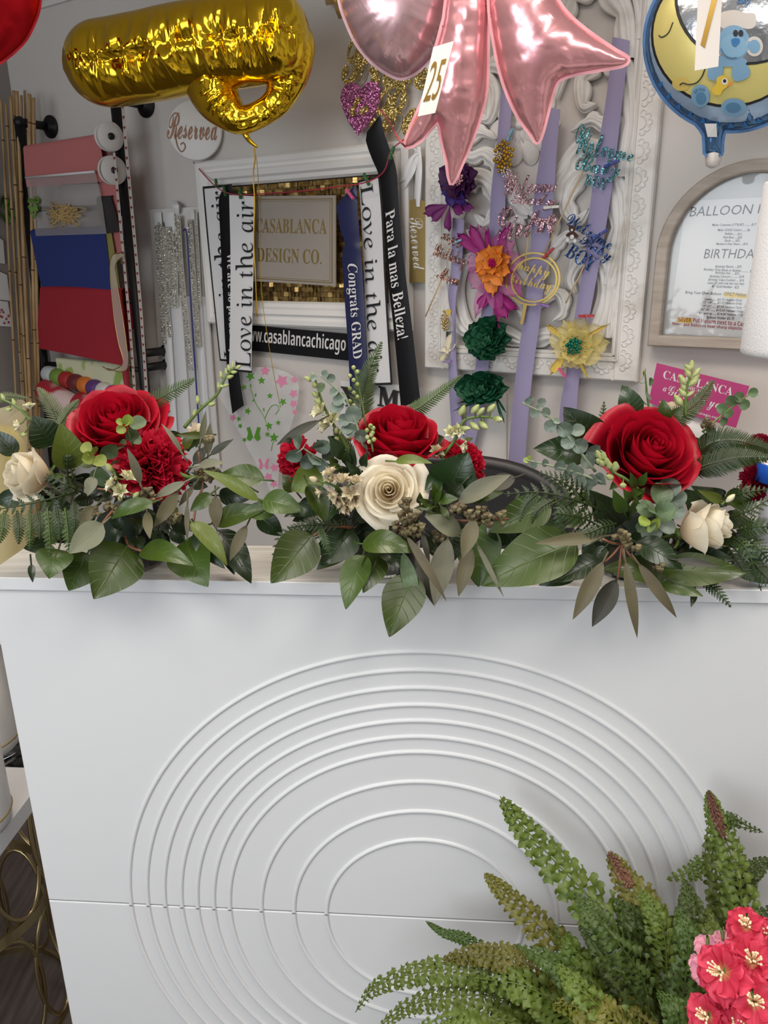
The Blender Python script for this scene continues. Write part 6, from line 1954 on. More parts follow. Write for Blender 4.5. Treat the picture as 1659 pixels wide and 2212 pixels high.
def frond_mb(P, half, n, kind, nr0, seed=0.0, lift=.15, tipn=.12):
    """a fern frond along the points P: a midrib with paired leaflets"""
    mb = MB()
    N = len(P)
    tube(mb, P, lambda s: .0014 - .0008 * s, 5)
    rn = random.Random(int(seed * 1000))
    T = sum((P[i + 1] - P[i]).length for i in range(N - 1))
    for i in range(n):
        f = .03 + .96 * (i + .5) / n
        x = f * (N - 1); k = min(int(x), N - 2); p = P[k].lerp(P[k + 1], x - k)
        t = (P[min(k + 2, N - 1)] - P[max(k - 1, 0)]).normalized()
        nr = (nr0 - nr0.dot(t) * t).normalized(); sd = t.cross(nr)
        prof = min(1.0, .55 + f * 2.2) * (1 - f ** 2.2) ** .8 + .04
        L = half * prof
        for sg in (-1, 1):
            q = p + t * (rn.uniform(-.3, .3) * half / n)
            if kind == 'comb':
                d = (sd * sg * .88 + t * (.42 + .35 * f) - nr * lift + nr * rn.uniform(-.1, .1)).normalized()
                w = max(.0022, half * 3.3 / n)
                petal(mb, q, d, nr, L * rn.uniform(.94, 1.05), w, .25, .08, 5, 2, 0, 0, 0, .35)
            elif kind == 'leather':
                d = (sd * sg * .85 + t * (.50 + .3 * f) - nr * lift).normalized()
                W = L * .34 + .002
                sdd = d.cross(nr).normalized()
                m_ = max(4, int(L / .0055))

                def fn(a, b, d=d, sdd=sdd, L=L, W=W, q=q, nr=nr, m_=m_):
                    c = 2 * b - 1
                    ww = W * .5 * (1 - a) ** .7 * (.30 + .70 * abs(math.sin(math.pi * m_ * a * .999)) ** .6) * (.5 + min(a * 4, .5) * 1.0)
                    return q + d * (L * a) + sdd * (ww * c) + d * (abs(c) * ww * .7) + nr * (-.10 * L * a * a + .25 * ww * abs(c))
                grid(mb, fn, m_ * 4, 2)
            else:                                # boston: short, broad, crisped leaflets
                d = (sd * sg * .93 + t * (.20 + .35 * f) - nr * lift + nr * rn.uniform(-.25, .25)).normalized()
                W = min(max(.0055, 0.92 * T / n) * (.72 + .28 * prof), .50 * L + .005)
                if L < .007: W = min(W, .006)
                sdd = d.cross(nr).normalized(); ph = rn.uniform(0, 6)

                def fn(a, b, d=d, sdd=sdd, L=L, W=W, q=q, nr=nr, ph=ph):
                    c = 2 * b - 1
                    ww = W * .5 * (max(0, math.sin(math.pi * min(.985, .10 + .86 * a))) ** .55) * (1 + .36 * math.sin(a * 21 + ph * (1 if c > 0 else 1.4)))
                    return q + d * (L * a) + sdd * (ww * c) + nr * (W * .26 * math.sin(a * 9 + ph) * c + W * .16 * math.sin(a * 14 + ph) * abs(c) - .22 * L * a * a - .2 * ww * c * c)
                grid(mb, fn, 12, 4)
    return mb


def rose_obj(C_, axis, R_, m, name, parent, layers=26, H=.85, inner=.10, seed=0, open_=1.0, spread=.35, dome=0.0):
    axis = axis.normalized(); M_ = rot_to(axis, Vector((.3, .2, 1)))
    rn = random.Random(seed)
    o = None
    mb = MB()
    for i in range(layers):
        f = i / (layers - 1)
        ph = i * 2.39996 + rn.uniform(-.15, .15)
        Rr = R_ * (inner + (1 - inner) * f ** 1.05) * open_
        top = R_ * H * (.50 + .10 * math.sin(math.pi * f) - .42 * f ** 2.4) + R_ * dome * (1 - f) ** 1.5 + rn.uniform(-.03, .03) * R_
        bot = -R_ * H
        half = math.radians(105 - 52 * f)
        curl = spread * max(0, f - .25) * (1 + rn.uniform(-.25, .35))
        skew = rn.uniform(-.06, .10)
        pk = rn.uniform(.02, .26) * f

        def fn(s, t, Rr=Rr, top=top, half=half, curl=curl, ph=ph, skew=skew, pk=pk, f=f):
            c = 2 * t - 1
            an = ph + half * c
            r = Rr * (math.sin(min(1, s * 1.12) * math.pi / 2) ** .75) * (1 + (.10 + .04 * f) * c + skew * c * c)
            z = bot + (top - bot) * s - (top - bot) * (.22 + .10 * f) * s * s * abs(c) ** 2.6 + pk * R_ * s ** 3 * (1 - abs(c)) ** 2
            e = max(0, s - .62) / .38
            r += R_ * curl * .62 * e ** 1.5
            z -= R_ * curl * .55 * e ** 2.6
            r += R_ * .025 * f * math.sin(c * 6 + ph) * s
            z += R_ * .03 * f * math.sin(c * 5 + ph * 2) * s * s
            return C_ + M_ @ Vector((r * math.cos(an), r * math.sin(an), z))
        grid(mb, fn, 12, 12)
    o = obj(name, mb, m, parent)
    g = MB()
    lathe(g, C_ - axis * R_ * H * 1.12, axis, [(0, 0), (R_ * .16, .002), (R_ * .26, R_ * .12), (R_ * .22, R_ * .24)], 14)
    for k in range(5):
        e = M_ @ Vector((math.cos(k * 1.257), math.sin(k * 1.257), -.15)); petal(g, C_ - axis * R_ * H * 1.0, e, axis, R_ * .75, R_ * .22, .3, .25, 6, 3, 0)
    tube(g, [C_ - axis * R_ * H * 1.08, C_ - axis * R_ * H * 1.08 - axis * R_ * .8], .0026, 8)
    obj('sepals', g, M_stem, o)
    return o


M_foam = mat('floral_foam', (0.010, 0.022, 0.012), .9)
M_water = pane('bowl_plastic', 1.3, (.90, .93, .92), .15)


def bowl(B, u, r=.052, h=.042):
    c = CNT.w(u, 1.0815, -.052)
    mb = MB(); lathe(mb, c, (0, 0, 1), [(0, .0), (r * .80, 0), (r * .84, .002), (r, h), (r + .003, h + .002), (r - .001, h + .001), (r * .82, .004), (0, .003)], 44); obj('clear_bowl', mb, M_water, B.root)
    mb = MB(); lathe(mb, c, (0, 0, 1), [(0, .0045), (r * .66, .0045), (r * .74, h + .01), (r * .62, h + .022), (0, h + .026)], 28); obj('floral_foam', mb, M_foam, B.root)


# ------------------------------------------------------------------ left bouquet
u1 = (oc(280, 1215, -.05) - CNT.P).dot(CNT.U)
B = Bouquet('rose_bouquet', 'left rose bouquet with a dark carnation below its red rose', C3, CNT.w(u1, 1.0815, -.052), (800, 820), 1)
bowl(B, u1)
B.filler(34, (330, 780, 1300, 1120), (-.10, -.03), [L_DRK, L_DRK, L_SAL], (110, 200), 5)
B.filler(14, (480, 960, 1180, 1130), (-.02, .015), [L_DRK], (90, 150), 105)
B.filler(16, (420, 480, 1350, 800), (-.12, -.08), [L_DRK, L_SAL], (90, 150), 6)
B.rose((745, 385), 285, (.05, -.62, 1), -.045, M_rrose, 'red_rose', 32, .70, .06, 3, 1.0, .44, .03)
B.rose((150, 725), 165, (-.62, -.62, .25), -.01, M_wrose, 'white_rose', 20, 1.05, .12, 5, .92, .40)
B.rose((1290, 455), 85, (.5, .3, .6), -.09, M_wrose, 'white_rose', 16, .9, .12, 6, 1, .4)
B.carnation((948, 655), 196, (.12, -.95, .40), -.005, None, 2)
B.leaf((815, 1185), (598, 1525), 340, .02, .075, bow=.08, side=.1, up=.1)
B.leaf((905, 1215), (1240, 1312), 165, .03, .06, bow=.14, side=.2, up=.5)
B.leaf((1185, 1150), (1330, 1445), 300, .0, .05, L_SAL, bow=.1, side=-.3, up=.15)
B.leaf((1225, 1030), (1455, 1312), 125, .04, .06, L_LIM, bow=.12, side=.4, up=.5)
B.leaf((375, 1205), (315, 1395), 225, .045, .075, bow=.16, side=-.1, up=.3)
B.leaf((560, 1230), (440, 1470), 245, .02, .05, bow=.08, side=.2, up=.1)
B.leaf((345, 540), (205, 350), 215, -.01, .0, L_DRK, bow=.1, side=-.2, up=.2)
B.leaf((455, 690), (385, 392), 205, .02, .03, L_LIM, bow=.1, fold=.35, side=.1, up=.1)
B.leaf((420, 560), (480, 700), 120, .0, .02, L_LIM, bow=.1, side=.6, up=.1)
B.leaf((1650, 890), (1295, 697), 95, .02, .03, L_LIM, bow=.06, side=.2, up=.7)
B.leaf((1690, 760), (1400, 730), 150, .0, .0, L_SAL, bow=.12, side=.1, up=.5)
B.leaf((1380, 1035), (1720, 945), 150, .01, .02, L_SAL, bow=.1, side=.1, up=.5)
B.leaf((1400, 860), (1640, 860), 120, -.02, -.01, L_DRK, bow=.1)
B.leaf((1390, 1080), (1610, 1425), 190, -.01, .02, L_DRK, bow=.08, side=.3)
B.leaf((1260, 1060), (1440, 1330), 150, .0, .03, L_DRK, bow=.1, side=-.4)
B.leaf((1440, 1140), (1500, 1370), 120, -.02, .0, L_DRK, bow=.1)
B.leaf((660, 1040), (440, 1232), 165, .05, .07, L_GRY, 'ovate', .08, .15, .1, .2, 'eucalyptus_leaf')
B.leaf((980, 905), (712, 1012), 105, .05, .055, L_SAL, bow=.18, side=.1, up=.6)
B.leaf((1350, 850), (1218, 962), 95, .04, .05, L_SAL, bow=.12)
B.leaf((610, 930), (460, 1085), 85, .03, .05, L_BRN, 'ovate', .1, .2, None, None, 'eucalyptus_leaf')
B.leaf((1188, 772), (982, 880), 62, .03, .03, L_GRY, 'lance', .08, .1, .1, .3, 'eucalyptus_leaf')
B.leaf((1140, 835), (985, 1065), 92, .03, .04, L_BRN, 'lance', .06, .1, .1, .1, 'eucalyptus_leaf')
B.leaf((900, 788), (812, 555), 62, .055, .06, L_GRY, 'lance', .08, .15, .3, .1, 'eucalyptus_leaf')
B.leaf((1165, 590), (1030, 398), 36, .0, .0, L_GRY, 'lance', .1, .1, .5, .2, 'eucalyptus_leaf')
B.leaf((1345, 602), (1498, 498), 48, .0, .0, L_DKB, 'lance', .06, .2, .1, .4, 'eucalyptus_leaf')
B.leaf((1270, 672), (1440, 650), 66, .01, .01, L_GRY, 'lance', .12, .15, .1, .5, 'eucalyptus_leaf')
B.leaf((1285, 505), (1318, 315), 42, -.01, -.01, L_GRY, 'lance', .05, .15, .2, .1, 'eucalyptus_leaf')
B.leaf((1330, 600), (1348, 392), 60, -.01, -.01, L_BRN, 'lance', .05, .15, -.2, .1, 'eucalyptus_leaf')
B.leaf((1240, 660), (1330, 540), 70, -.01, -.01, L_DKB, 'lance', .05, .15, -.2, .1, 'eucalyptus_leaf')
B.leaf((1240, 800), (1145, 930), 46, .01, .02, L_BRN, 'lance', .05, .15, -.2, .1, 'eucalyptus_leaf')
B.leaf((1200, 900), (1200, 1160), 34, .03, .05, L_BRN, 'lance', .05, .15, -.2, .1, 'eucalyptus_leaf')
B.leaf((940, 960), (960, 1140), 66, .04, .06, L_BRN, 'lance', .05, .15, -.2, .1, 'eucalyptus_leaf')
B.leaf((840, 870), (700, 940), 30, .04, .04, L_DKB, 'lance', .05, .15, -.2, .3, 'eucalyptus_leaf')
B.leaf((1380, 860), (1390, 1080), 90, .0, .02, L_BRN, 'lance', .05, .15, -.2, .1, 'eucalyptus_leaf')
B.leaf((1580, 1050), (1470, 1280), 80, .02, .04, L_BRN, 'lance', .05, .15, -.2, .1, 'eucalyptus_leaf')
B.leaf((200, 1300), (210, 1418), 46, .04, .05, L_DRK)
B.leaf((600, 740), (560, 865), 80, .03, .04, L_GRY, 'ovate', .1, .2, -.2, .1, 'eucalyptus_leaf')
B.leaf((110, 600), (-40, 440), 130, -.03, -.03, L_DRK, bow=.1)
B.leaf((150, 860), (-30, 900), 120, -.02, -.02, L_DRK, bow=.1)
B.leaf((300, 1160), (150, 1200), 110, -.01, .01, L_DRK, bow=.1)
B.leaf((1180, 560), (1260, 440), 70, -.03, -.03, L_LIM, bow=.1, name='leaf')
B.leaf((1320, 470), (1130, 470), 50, -.02, -.02, L_LIM, bow=.1)
B.frond([(520, 830, .0), (330, 880, .03), (130, 925, .04), (-20, 950, .04)], 95, M_FLE, 'leather', 9)
for a, b, h in (((300, 940), (322, 1248), 66), ((190, 960), (190, 1205), 58), ((415, 940), (442, 1242), 62), ((110, 960), (120, 1172), 54), ((30, 960), (0, 1165), 56), ((480, 900), (470, 1120), 50), ((-20, 960), (-60, 1120), 54), ((360, 930), (384, 1150), 54), ((245, 950), (256, 1140), 54)):
    B.frond([(*a, .045), ((a[0] + b[0]) / 2 + 6, (a[1] + b[1]) / 2, .06), (*b, .065)], h, M_FLE if h < 55 else M_FSW, 'leather', 11, 'leather_fern_frond')
B.frond([(440, 800, .0), (430, 650, .03), (440, 540, .02)], 60, M_FLE, 'leather', 10, 'leather_fern_frond')
B.frond([(560, 860, .02), (440, 800, .05), (330, 745, .05), (290, 770, .05)], 60, M_FLE, 'leather', 9, 'leather_fern_frond')
B.frond([(470, 560, -.06), (390, 400, -.06), (320, 270, -.06), (240, 168, -.06)], 92, M_FPA, 'comb', 26)
B.frond([(370, 420, -.05), (440, 320, -.05), (505, 245, -.05)], 50, M_FPA, 'comb', 18)
B.frond([(880, 330, -.08), (1000, 250, -.08), (1130, 180, -.08), (1255, 108, -.08)], 78, M_FSW, 'comb', 24, tipn=.3)
B.frond([(900, 420, -.09), (990, 340, -.09), (1090, 320, -.09)], 50, M_FSW, 'comb', 16)
B.frond([(-60, 260, -.06), (40, 225, -.06), (190, 238, -.06)], 42, M_FPA, 'comb', 18)
B.euc([(640, 640, .02), (600, 610, .035)], [(695, 575, 62, .02, L_GEU), (555, 555, 42, .03, L_YEU), (640, 640, 48, .035, L_YEU), (595, 580, 44, .04, L_YEU), (560, 620, 46, .042, L_YEU), (660, 745, 85, .01, L_GEU), (740, 690, 60, .0, L_GEU), (570, 605, 14, .048, L_YEU)], L_YEU)
B.euc([(850, 540, .0), (810, 400, .03)], [(885, 400, 56, .02, L_GEU), (840, 470, 48, .01, L_GEU), (775, 440, 34, .03, L_YEU), (815, 375, 38, .03, L_YEU), (765, 390, 26, .035, L_YEU), (820, 405, 26, .04, L_YEU), (780, 540, 46, -.01, L_GEU), (870, 500, 40, 0, L_GEU)], L_YEU)
B.larkspur([(1180, 425, -.05), (1270, 320, -.05), (1390, 210, -.05), (1440, 110, -.05), (1500, 40, -.05)], [(1265, 250, 22), (1355, 275, 22), (1420, 160, 19), (1415, 90, 19), (1448, 68, 17), (1465, 45, 18), (1490, 28, 17), (1525, 38, 16), (1495, 70, 18), (1470, 100, 20), (1400, 160, 18), (1445, 155, 17), (1245, 335, 20)], -.05)
B.larkspur([(200, 380, -.04), (130, 310, -.04), (60, 265, -.04), (-20, 235, -.04)], [(90, 265, 20), (55, 308, 22), (190, 290, 30), (20, 232, 20), (115, 412, 26), (-15, 260, 18), (150, 470, 20)], -.04, None, 'larkspur_stem', (2, 4))
B.larkspur([(760, 850, .03), (750, 770, .04), (720, 690, .04)], [(700, 685, 30), (820, 742, 38), (712, 790, 36), (768, 830, 34), (740, 750, 18), (870, 860, 26), (770, 880, 26)], .045, None, 'larkspur_stem', (1, 2, 3))
B.seeds([(890, 890), (930, 860), (850, 930), (970, 850)], .025, 8, 34)
B.seeds([(680, 950), (620, 960), (730, 950)], .03, 6, 28)
B.seeds([(1330, 740), (1360, 700), (1290, 740), (1340, 500)], .0, 9, 30)
B.seeds([(1080, 1020), (1130, 1000)], .02, 6, 24)
B.stem([(650, 1045, .05), (720, 960, .04), (790, 900, .02)], .0017, M_rstem)
B.stem([(745, 880, .03), (700, 830, .035), (620, 815, .035)], .0012, M_rstem)
B.stem([(905, 1215, .03), (830, 1185, .02), (800, 1120, .0)], .0016, M_rstem)
B.stem([(1300, 740, .0), (1200, 740, -.01), (1120, 700, -.02)], .0022)
B.stem([(1240, 1020, .04), (1260, 900, .02), (1300, 780, .0), (1270, 580, .0)], .0013, M_rstem)

# ------------------------------------------------------------------ middle bouquet
u2 = (oc(823, 1215, -.05) - CNT.P).dot(CNT.U)
B = Bouquet('rose_bouquet', 'middle rose bouquet with a cream rose in front of its red rose', C4, CNT.w(u2, 1.0815, -.052), (830, 860), 2)
bowl(B, u2)
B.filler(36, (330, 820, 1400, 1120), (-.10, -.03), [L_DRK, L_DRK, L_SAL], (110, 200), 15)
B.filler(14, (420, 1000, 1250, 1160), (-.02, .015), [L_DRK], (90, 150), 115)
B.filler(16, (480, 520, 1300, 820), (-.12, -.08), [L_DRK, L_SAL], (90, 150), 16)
B.rose((922, 450), 250, (.10, -.40, 1), -.045, M_rrose, 'red_rose', 30, .86, .06, 13, 1.0, .42, .02)
B.rose((858, 800), 200, (-.05, -.95, .42), .02, M_wrose, 'white_rose', 24, .50, .05, 15, .97, .55, .30)
B.carnation((240, 620), 128, (-.85, -.55, .1), -.04, None, 12)
B.carnation((1375, 595), 125, (.75, -.25, .6), -.06, None, 14)
B.leaf((385, 1075), (128, 1372), 275, .03, .07, bow=.06, side=.1, up=.1)
B.leaf((700, 1195), (592, 1536), 185, .04, .085, bow=.08, side=-.3, up=.1)
B.leaf((795, 1188), (697, 1434), 165, .03, .07, bow=.06, side=.3, up=.1)
B.leaf((1005, 1322), (860, 1706), 262, .05, .09, bow=.06, side=-.1, up=.1)
B.leaf((695, 1130), (1028, 1185), 165, .05, .065, bow=.2, side=.0, up=.6)
B.leaf((800, 1150), (965, 1310), 110, .03, .05, L_DRK, bow=.14, side=.2, up=.4)
B.leaf((640, 1040), (438, 1262), 215, .0, .03, L_DRK, bow=.06)
B.leaf((640, 1090), (410, 1290), 140, -.01, .01, L_SAL, bow=.06)
B.leaf((80, 860), (332, 928), 165, .02, .03, L_SAL, bow=.12, side=.0, up=.4)
B.leaf((150, 930), (-60, 930), 120, .02, .02, L_SAL, bow=.05, side=.0, up=.3)
B.leaf((0, 780), (-140, 700), 110, .01, .0, L_SAL, bow=.1)
B.leaf((50, 950), (205, 1080), 130, .0, .0, L_DRK, bow=.1)
B.leaf((360, 765), (468, 1005), 150, .02, .035, L_SAL, bow=.08, fold=.5, side=.5, up=.1)
B.leaf((545, 850), (455, 1008), 120, .02, .035, L_DRK, bow=.08, fold=.5, side=-.5, up=.1)
B.leaf((440, 690), (252, 800), 190, .0, .01, L_LIM, bow=.1, side=.1, up=.2)
B.leaf((280, 800), (200, 700), 110, -.03, -.03, L_SAL, bow=.1)
B.leaf((300, 880), (440, 940), 130, .0, .0, L_DRK, bow=.1)
B.leaf((1225, 815), (1350, 560), 315, .0, .01, L_DRK, bow=.1, side=.0, up=.15, fold=.18)
B.leaf((1165, 720), (1080, 800), 110, .0, .02, L_DRK, bow=.1)
B.leaf((1285, 878), (1612, 702), 120, .03, .03, L_GRY, 'lance', .10, .25, .1, .4, 'eucalyptus_leaf')
B.leaf((1305, 1068), (1075, 955), 125, .03, .04, L_GRY, 'lance', .10, .2, .1, .3, 'eucalyptus_leaf')
B.leaf((1225, 1095), (1138, 1515), 145, .04, .07, L_GRY, 'lance', .05, .2, -.1, .05, 'eucalyptus_leaf')
B.leaf((1388, 975), (1310, 1218), 105, .05, .07, L_BRN, 'lance', .06, .25, .1, .1, 'eucalyptus_leaf')
B.leaf((1368, 1150), (1288, 1456), 100, .04, .06, L_BRN, 'lance', .06, .2, -.1, .05, 'eucalyptus_leaf')
B.leaf((962, 1075), (1215, 1486), 60, .06, .085, L_BRN, 'lance', .06, .2, .2, .1, 'eucalyptus_leaf')
B.leaf((945, 1180), (1045, 1560), 95, .04, .07, L_GEU, 'lance', .05, .2, -.1, .05, 'eucalyptus_leaf')
B.leaf((1040, 1190), (1140, 1516), 100, .035, .06, L_DKB, 'lance', .05, .2, .1, .05, 'eucalyptus_leaf')
B.leaf((1060, 1050), (1110, 1260), 40, .05, .06, L_DKB, 'lance', .05, .2, .1, .05, 'eucalyptus_leaf')
B.leaf((1395, 1120), (1570, 1462), 34, .05, .07, L_GRY, 'lance', .03, .1, .1, .05, 'eucalyptus_leaf')
B.leaf((1400, 1000), (1412, 1396), 285, -.01, .02, L_SAL, bow=.06, side=.1, up=.1)
B.leaf((1500, 960), (1640, 1130), 200, -.01, .0, L_DRK, bow=.06, side=.1, up=.1)
B.leaf((1240, 1030), (1260, 1240), 150, .0, .02, L_DRK, bow=.06, side=.1, up=.1)
B.leaf((1310, 760), (1220, 850), 110, .02, .02, L_DRK, bow=.1)
B.leaf((435, 365), (163, 520), 62, -.02, -.02, L_DKB, 'lance', .10, .2, .1, .3, 'eucalyptus_leaf')
B.leaf((1640, 720), (1450, 790), 110, .0, .0, L_DKB, 'lance', .06, .2, .1, .4, 'eucalyptus_leaf')
for a, b, w in (((575, 610), (485, 458), 82), ((600, 640), (600, 540), 66), ((640, 660), (640, 520), 60), ((540, 640), (480, 590), 50), ((560, 660), (470, 640), 46), ((680, 720), (590, 620), 60), ((700, 660), (720, 560), 60), ((640, 720), (560, 700), 60)):
    B.leaf(a, b, w, .0, .01, L_DRK if w > 55 else L_SAL, 'lance', name='myrtle_leaf')
for a, b, w in (((1130, 860), (1130, 740), 44), ((1150, 880), (1190, 770), 40), ((1110, 900), (1040, 850), 50), ((1160, 860), (1290, 850), 70), ((1140, 900), (1010, 910), 40), ((1180, 900), (1230, 985), 46), ((1090, 930), (1150, 1000), 46), ((1190, 850), (1150, 750), 36), ((1050, 880), (1050, 810), 46)):
    B.leaf(a, b, w, .03, .04, L_SAL, 'lance', name='myrtle_leaf')
B.leaf((900, 620), (1128, 632), 70, .02, .03, L_LIM, bow=.14, side=0, up=.6)
B.leaf((1110, 500), (1200, 470), 90, -.06, -.06, L_SAL, bow=.1)
B.leaf((1090, 540), (1180, 520), 70, -.05, -.05, L_LIM, bow=.1)
B.frond([(705, 400, -.08), (690, 250, -.08), (725, 90, -.08), (815, -122, -.08)], 105, M_FSW, 'comb', 38)
B.frond([(940, 330, -.10), (1050, 285, -.10), (1180, 190, -.10), (1305, 88, -.10)], 70, M_FSW, 'comb', 30)
B.frond([(640, 560, -.05), (560, 480, -.05), (520, 400, -.05)], 50, M_FSW, 'comb', 18)
B.frond([(480, 1030, .02), (330, 1050, .03), (190, 1090, .04), (130, 1330, .045)], 60, M_FLE, 'leather', 14, 'leather_fern_frond')
B.frond([(560, 1010, .02), (380, 1010, .03), (230, 1030, .04)], 60, M_FLE, 'leather', 12, 'leather_fern_frond')
B.frond([(430, 1030, .04), (460, 1110, .055), (505, 1210, .06)], 40, M_FLE, 'leather', 10, 'leather_fern_frond')
B.euc([(720, 600, -.03), (640, 340, -.03), (560, 200, -.03), (430, 85, -.03)], [(465, 80, 26), (500, 105, 30), (440, 165, 34, -.03, L_GEU), (520, 195, 36), (555, 238, 50), (540, 285, 48), (640, 325, 56), (585, 365, 42), (625, 425, 46), (685, 460, 46), (600, 420, 40), (690, 540, 40), (720, 590, 40), (395, 105, 24)], L_SIL)
B.euc([(480, 640, -.0), (330, 540, .01)], [(330, 540, 66, .02), (400, 520, 58, .02), (445, 525, 56, .01), (290, 500, 50, .02), (270, 580, 56, .01), (385, 615, 62, .025), (450, 610, 58, .015), (350, 620, 52, .01), (240, 490, 22, .02, L_DKB), (480, 570, 50, 0), (430, 660, 46, 0)], L_SIL)
B.larkspur([(620, 560, -.04), (520, 400, -.04), (450, 260, -.04), (395, 90, -.04)], [(360, 112, 22), (400, 150, 24), (405, 208, 24), (430, 305, 42), (470, 392, 40), (500, 362, 36), (390, 90, 20), (420, 250, 24), (535, 430, 24), (520, 320, 16), (540, 480, 20), (560, 440, 16)], -.035, None, 'larkspur_stem', (3, 4, 5))
B.larkspur([(1180, 600, -.04), (1270, 480, -.04), (1320, 370, -.04), (1420, 345, -.04), (1540, 352, -.04)], [(1310, 308, 32), (1390, 298, 30), (1424, 312, 28), (1490, 292, 28), (1530, 360, 28), (1240, 440, 30), (1280, 430, 30), (1330, 415, 26), (1385, 400, 30), (1440, 395, 30), (1155, 560, 34), (1315, 530, 32)], -.035, None, 'larkspur_stem', (5, 6, 10, 11))
B.larkspur([(640, 850, .01), (540, 780, .03), (400, 730, .03)], [(395, 732, 30), (490, 690, 34), (565, 735, 40), (425, 810, 26), (520, 825, 42), (570, 880, 44), (620, 810, 40), (640, 860, 42), (600, 900, 34), (650, 740, 34), (500, 730, 30)], .035, M_dried, 'larkspur_stem', (1, 2, 3, 4, 5, 6, 7, 8, 9, 10))
for pts, tips in (([(720, 420, -.05), (690, 250, -.06), (660, 110, -.06), (640, 40, -.06)], [(640 + 26 * math.sin(k * 2.1), 40 + k * 26) for k in range(18)]), ([(760, 560, .0), (740, 420, .0), (755, 400, .01)], [(745 + 22 * math.sin(k * 2.3), 400 + 14 * k) for k in range(8)])):
    o = B.stem(pts, .0011, M_stem, 'pod_sprig')
    mb = MB()
    for x, y in tips:
        ball(mb, pw((x, y), B.C, pts[1][2] + .003), .0028, 6, 4, (1, .6, 1))
    obj('seed_pods', mb, M_bud, o, kind='stuff')
B.seeds([(960, 880), (980, 930), (950, 980), (1000, 970)], .055, 8, 36)
B.seeds([(960, 1050), (1010, 1060), (920, 1030), (1040, 1030)], .055, 8, 36)
B.seeds([(1270, 930), (1300, 925), (1370, 960)], .04, 8, 30)
B.seeds([(1430, 940), (1480, 950), (1540, 970), (1480, 1000), (1430, 980)], .04, 9, 36)
B.seeds([(1150, 1090), (1180, 1100)], .03, 7, 26)
B.stem([(640, 1030, .0), (480, 1025, .02), (385, 1085, .03)], .0018, M_rstem)
B.stem([(1240, 900, .03), (1290, 880, .03), (1230, 930, .02)], .0015, M_rstem)
B.stem([(1600, 975, .035), (1400, 985, .03), (1240, 985, .02)], .0015, M_rstem)
B.stem([(960, 1070, .06), (965, 1000, .05), (950, 900, .04)], .0013, M_rstem)

# ------------------------------------------------------------------ right bouquet
u3 = (oc(1370, 1230, -.05) - CNT.P).dot(CNT.U)
B = Bouquet('rose_bouquet', 'right rose bouquet with a big open red rose above a half open cream rose', C5, CNT.w(u3, 1.0815, -.052), (900, 820), 3)
bowl(B, u3)
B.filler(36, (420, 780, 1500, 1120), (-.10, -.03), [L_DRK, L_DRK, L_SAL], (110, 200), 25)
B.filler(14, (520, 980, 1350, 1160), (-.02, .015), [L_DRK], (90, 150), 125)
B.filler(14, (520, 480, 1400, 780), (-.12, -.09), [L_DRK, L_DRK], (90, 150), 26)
B.rose((975, 520), 282, (.16, -.80, .75), -.03, M_rrose, 'red_rose', 32, .72, .05, 23, 1.0, .40, .06)
B.rose((1330, 950), 150, (.80, -.40, .42), .01, M_wrose, 'white_rose', 20, 1.25, .10, 27, .88, .34)
B.rose((1115, 275), 62, (.1, -.3, 1), -.09, M_wrose, 'white_rose', 14, .9, .12, 29, 1, .4)
B.carnation((1640, 470), 70, (.2, -.5, .8), -.08, M_dcarn, 22)
B.carnation((1650, 680), 95, (.2, -.8, .4), -.02, M_dcarn, 24)
B.leaf((552, 1050), (-2, 1302), 330, .04, .06, L_SAL, bow=.08, side=-.1, up=.35)
B.leaf((1055, 1245), (690, 1205), 175, .03, .05, L_SAL, bow=.12, side=.0, up=.5)
B.leaf((690, 1150), (415, 1285), 140, .02, .04, L_DRK, bow=.1, side=.0, up=.3)
B.leaf((560, 1200), (330, 1300), 110, .02, .03, L_DRK, bow=.1)
B.leaf((890, 1045), (1165, 1210), 160, .03, .05, L_DRK, bow=.12, side=.1, up=.5)
B.leaf((1040, 1210), (1535, 1232), 200, .02, .04, L_SAL, bow=.06, side=.0, up=.35)
B.leaf((1040, 1290), (1285, 1362), 95, .03, .05, L_SAL, bow=.1, side=.0, up=.4)
B.leaf((1180, 1130), (1460, 1150), 150, .0, .02, L_DRK, bow=.06)
B.leaf((870, 340), (815, 135), 150, -.07, -.08, L_DRK, bow=.16, side=.3, up=.1)
B.leaf((760, 360), (880, 250), 110, -.08, -.08, L_DRK, bow=.1)
B.leaf((670, 520), (475, 265), 235, -.06, -.06, L_DRK, bow=.08, side=.1, up=.1)
B.leaf((600, 545), (298, 508), 180, -.04, -.03, L_DRK, bow=.1, side=.0, up=.4)
B.leaf((810, 945), (625, 745), 190, .0, .02, L_DRK, bow=.1, side=-.2, up=.1)
B.leaf((400, 830), (50, 990), 215, .0, .01, L_SAL, bow=.06, side=.0, up=.3)
B.leaf((230, 950), (70, 1060), 150, -.01, .0, L_DRK, bow=.06)
B.leaf((1400, 790), (1210, 720), 110, -.02, .0, L_DRK, bow=.14)
B.leaf((1300, 900), (1160, 740), 160, -.03, -.02, L_DRK, bow=.1)
B.leaf((1060, 352), (1050, 218), 84, -.06, -.06, L_SAL, bow=.08, side=.1, up=.1)
B.leaf((1090, 350), (1180, 260), 70, -.07, -.07, L_SAL, bow=.08)
B.leaf((1390, 810), (1250, 745), 60, .02, .03, L_LIM, bow=.1)
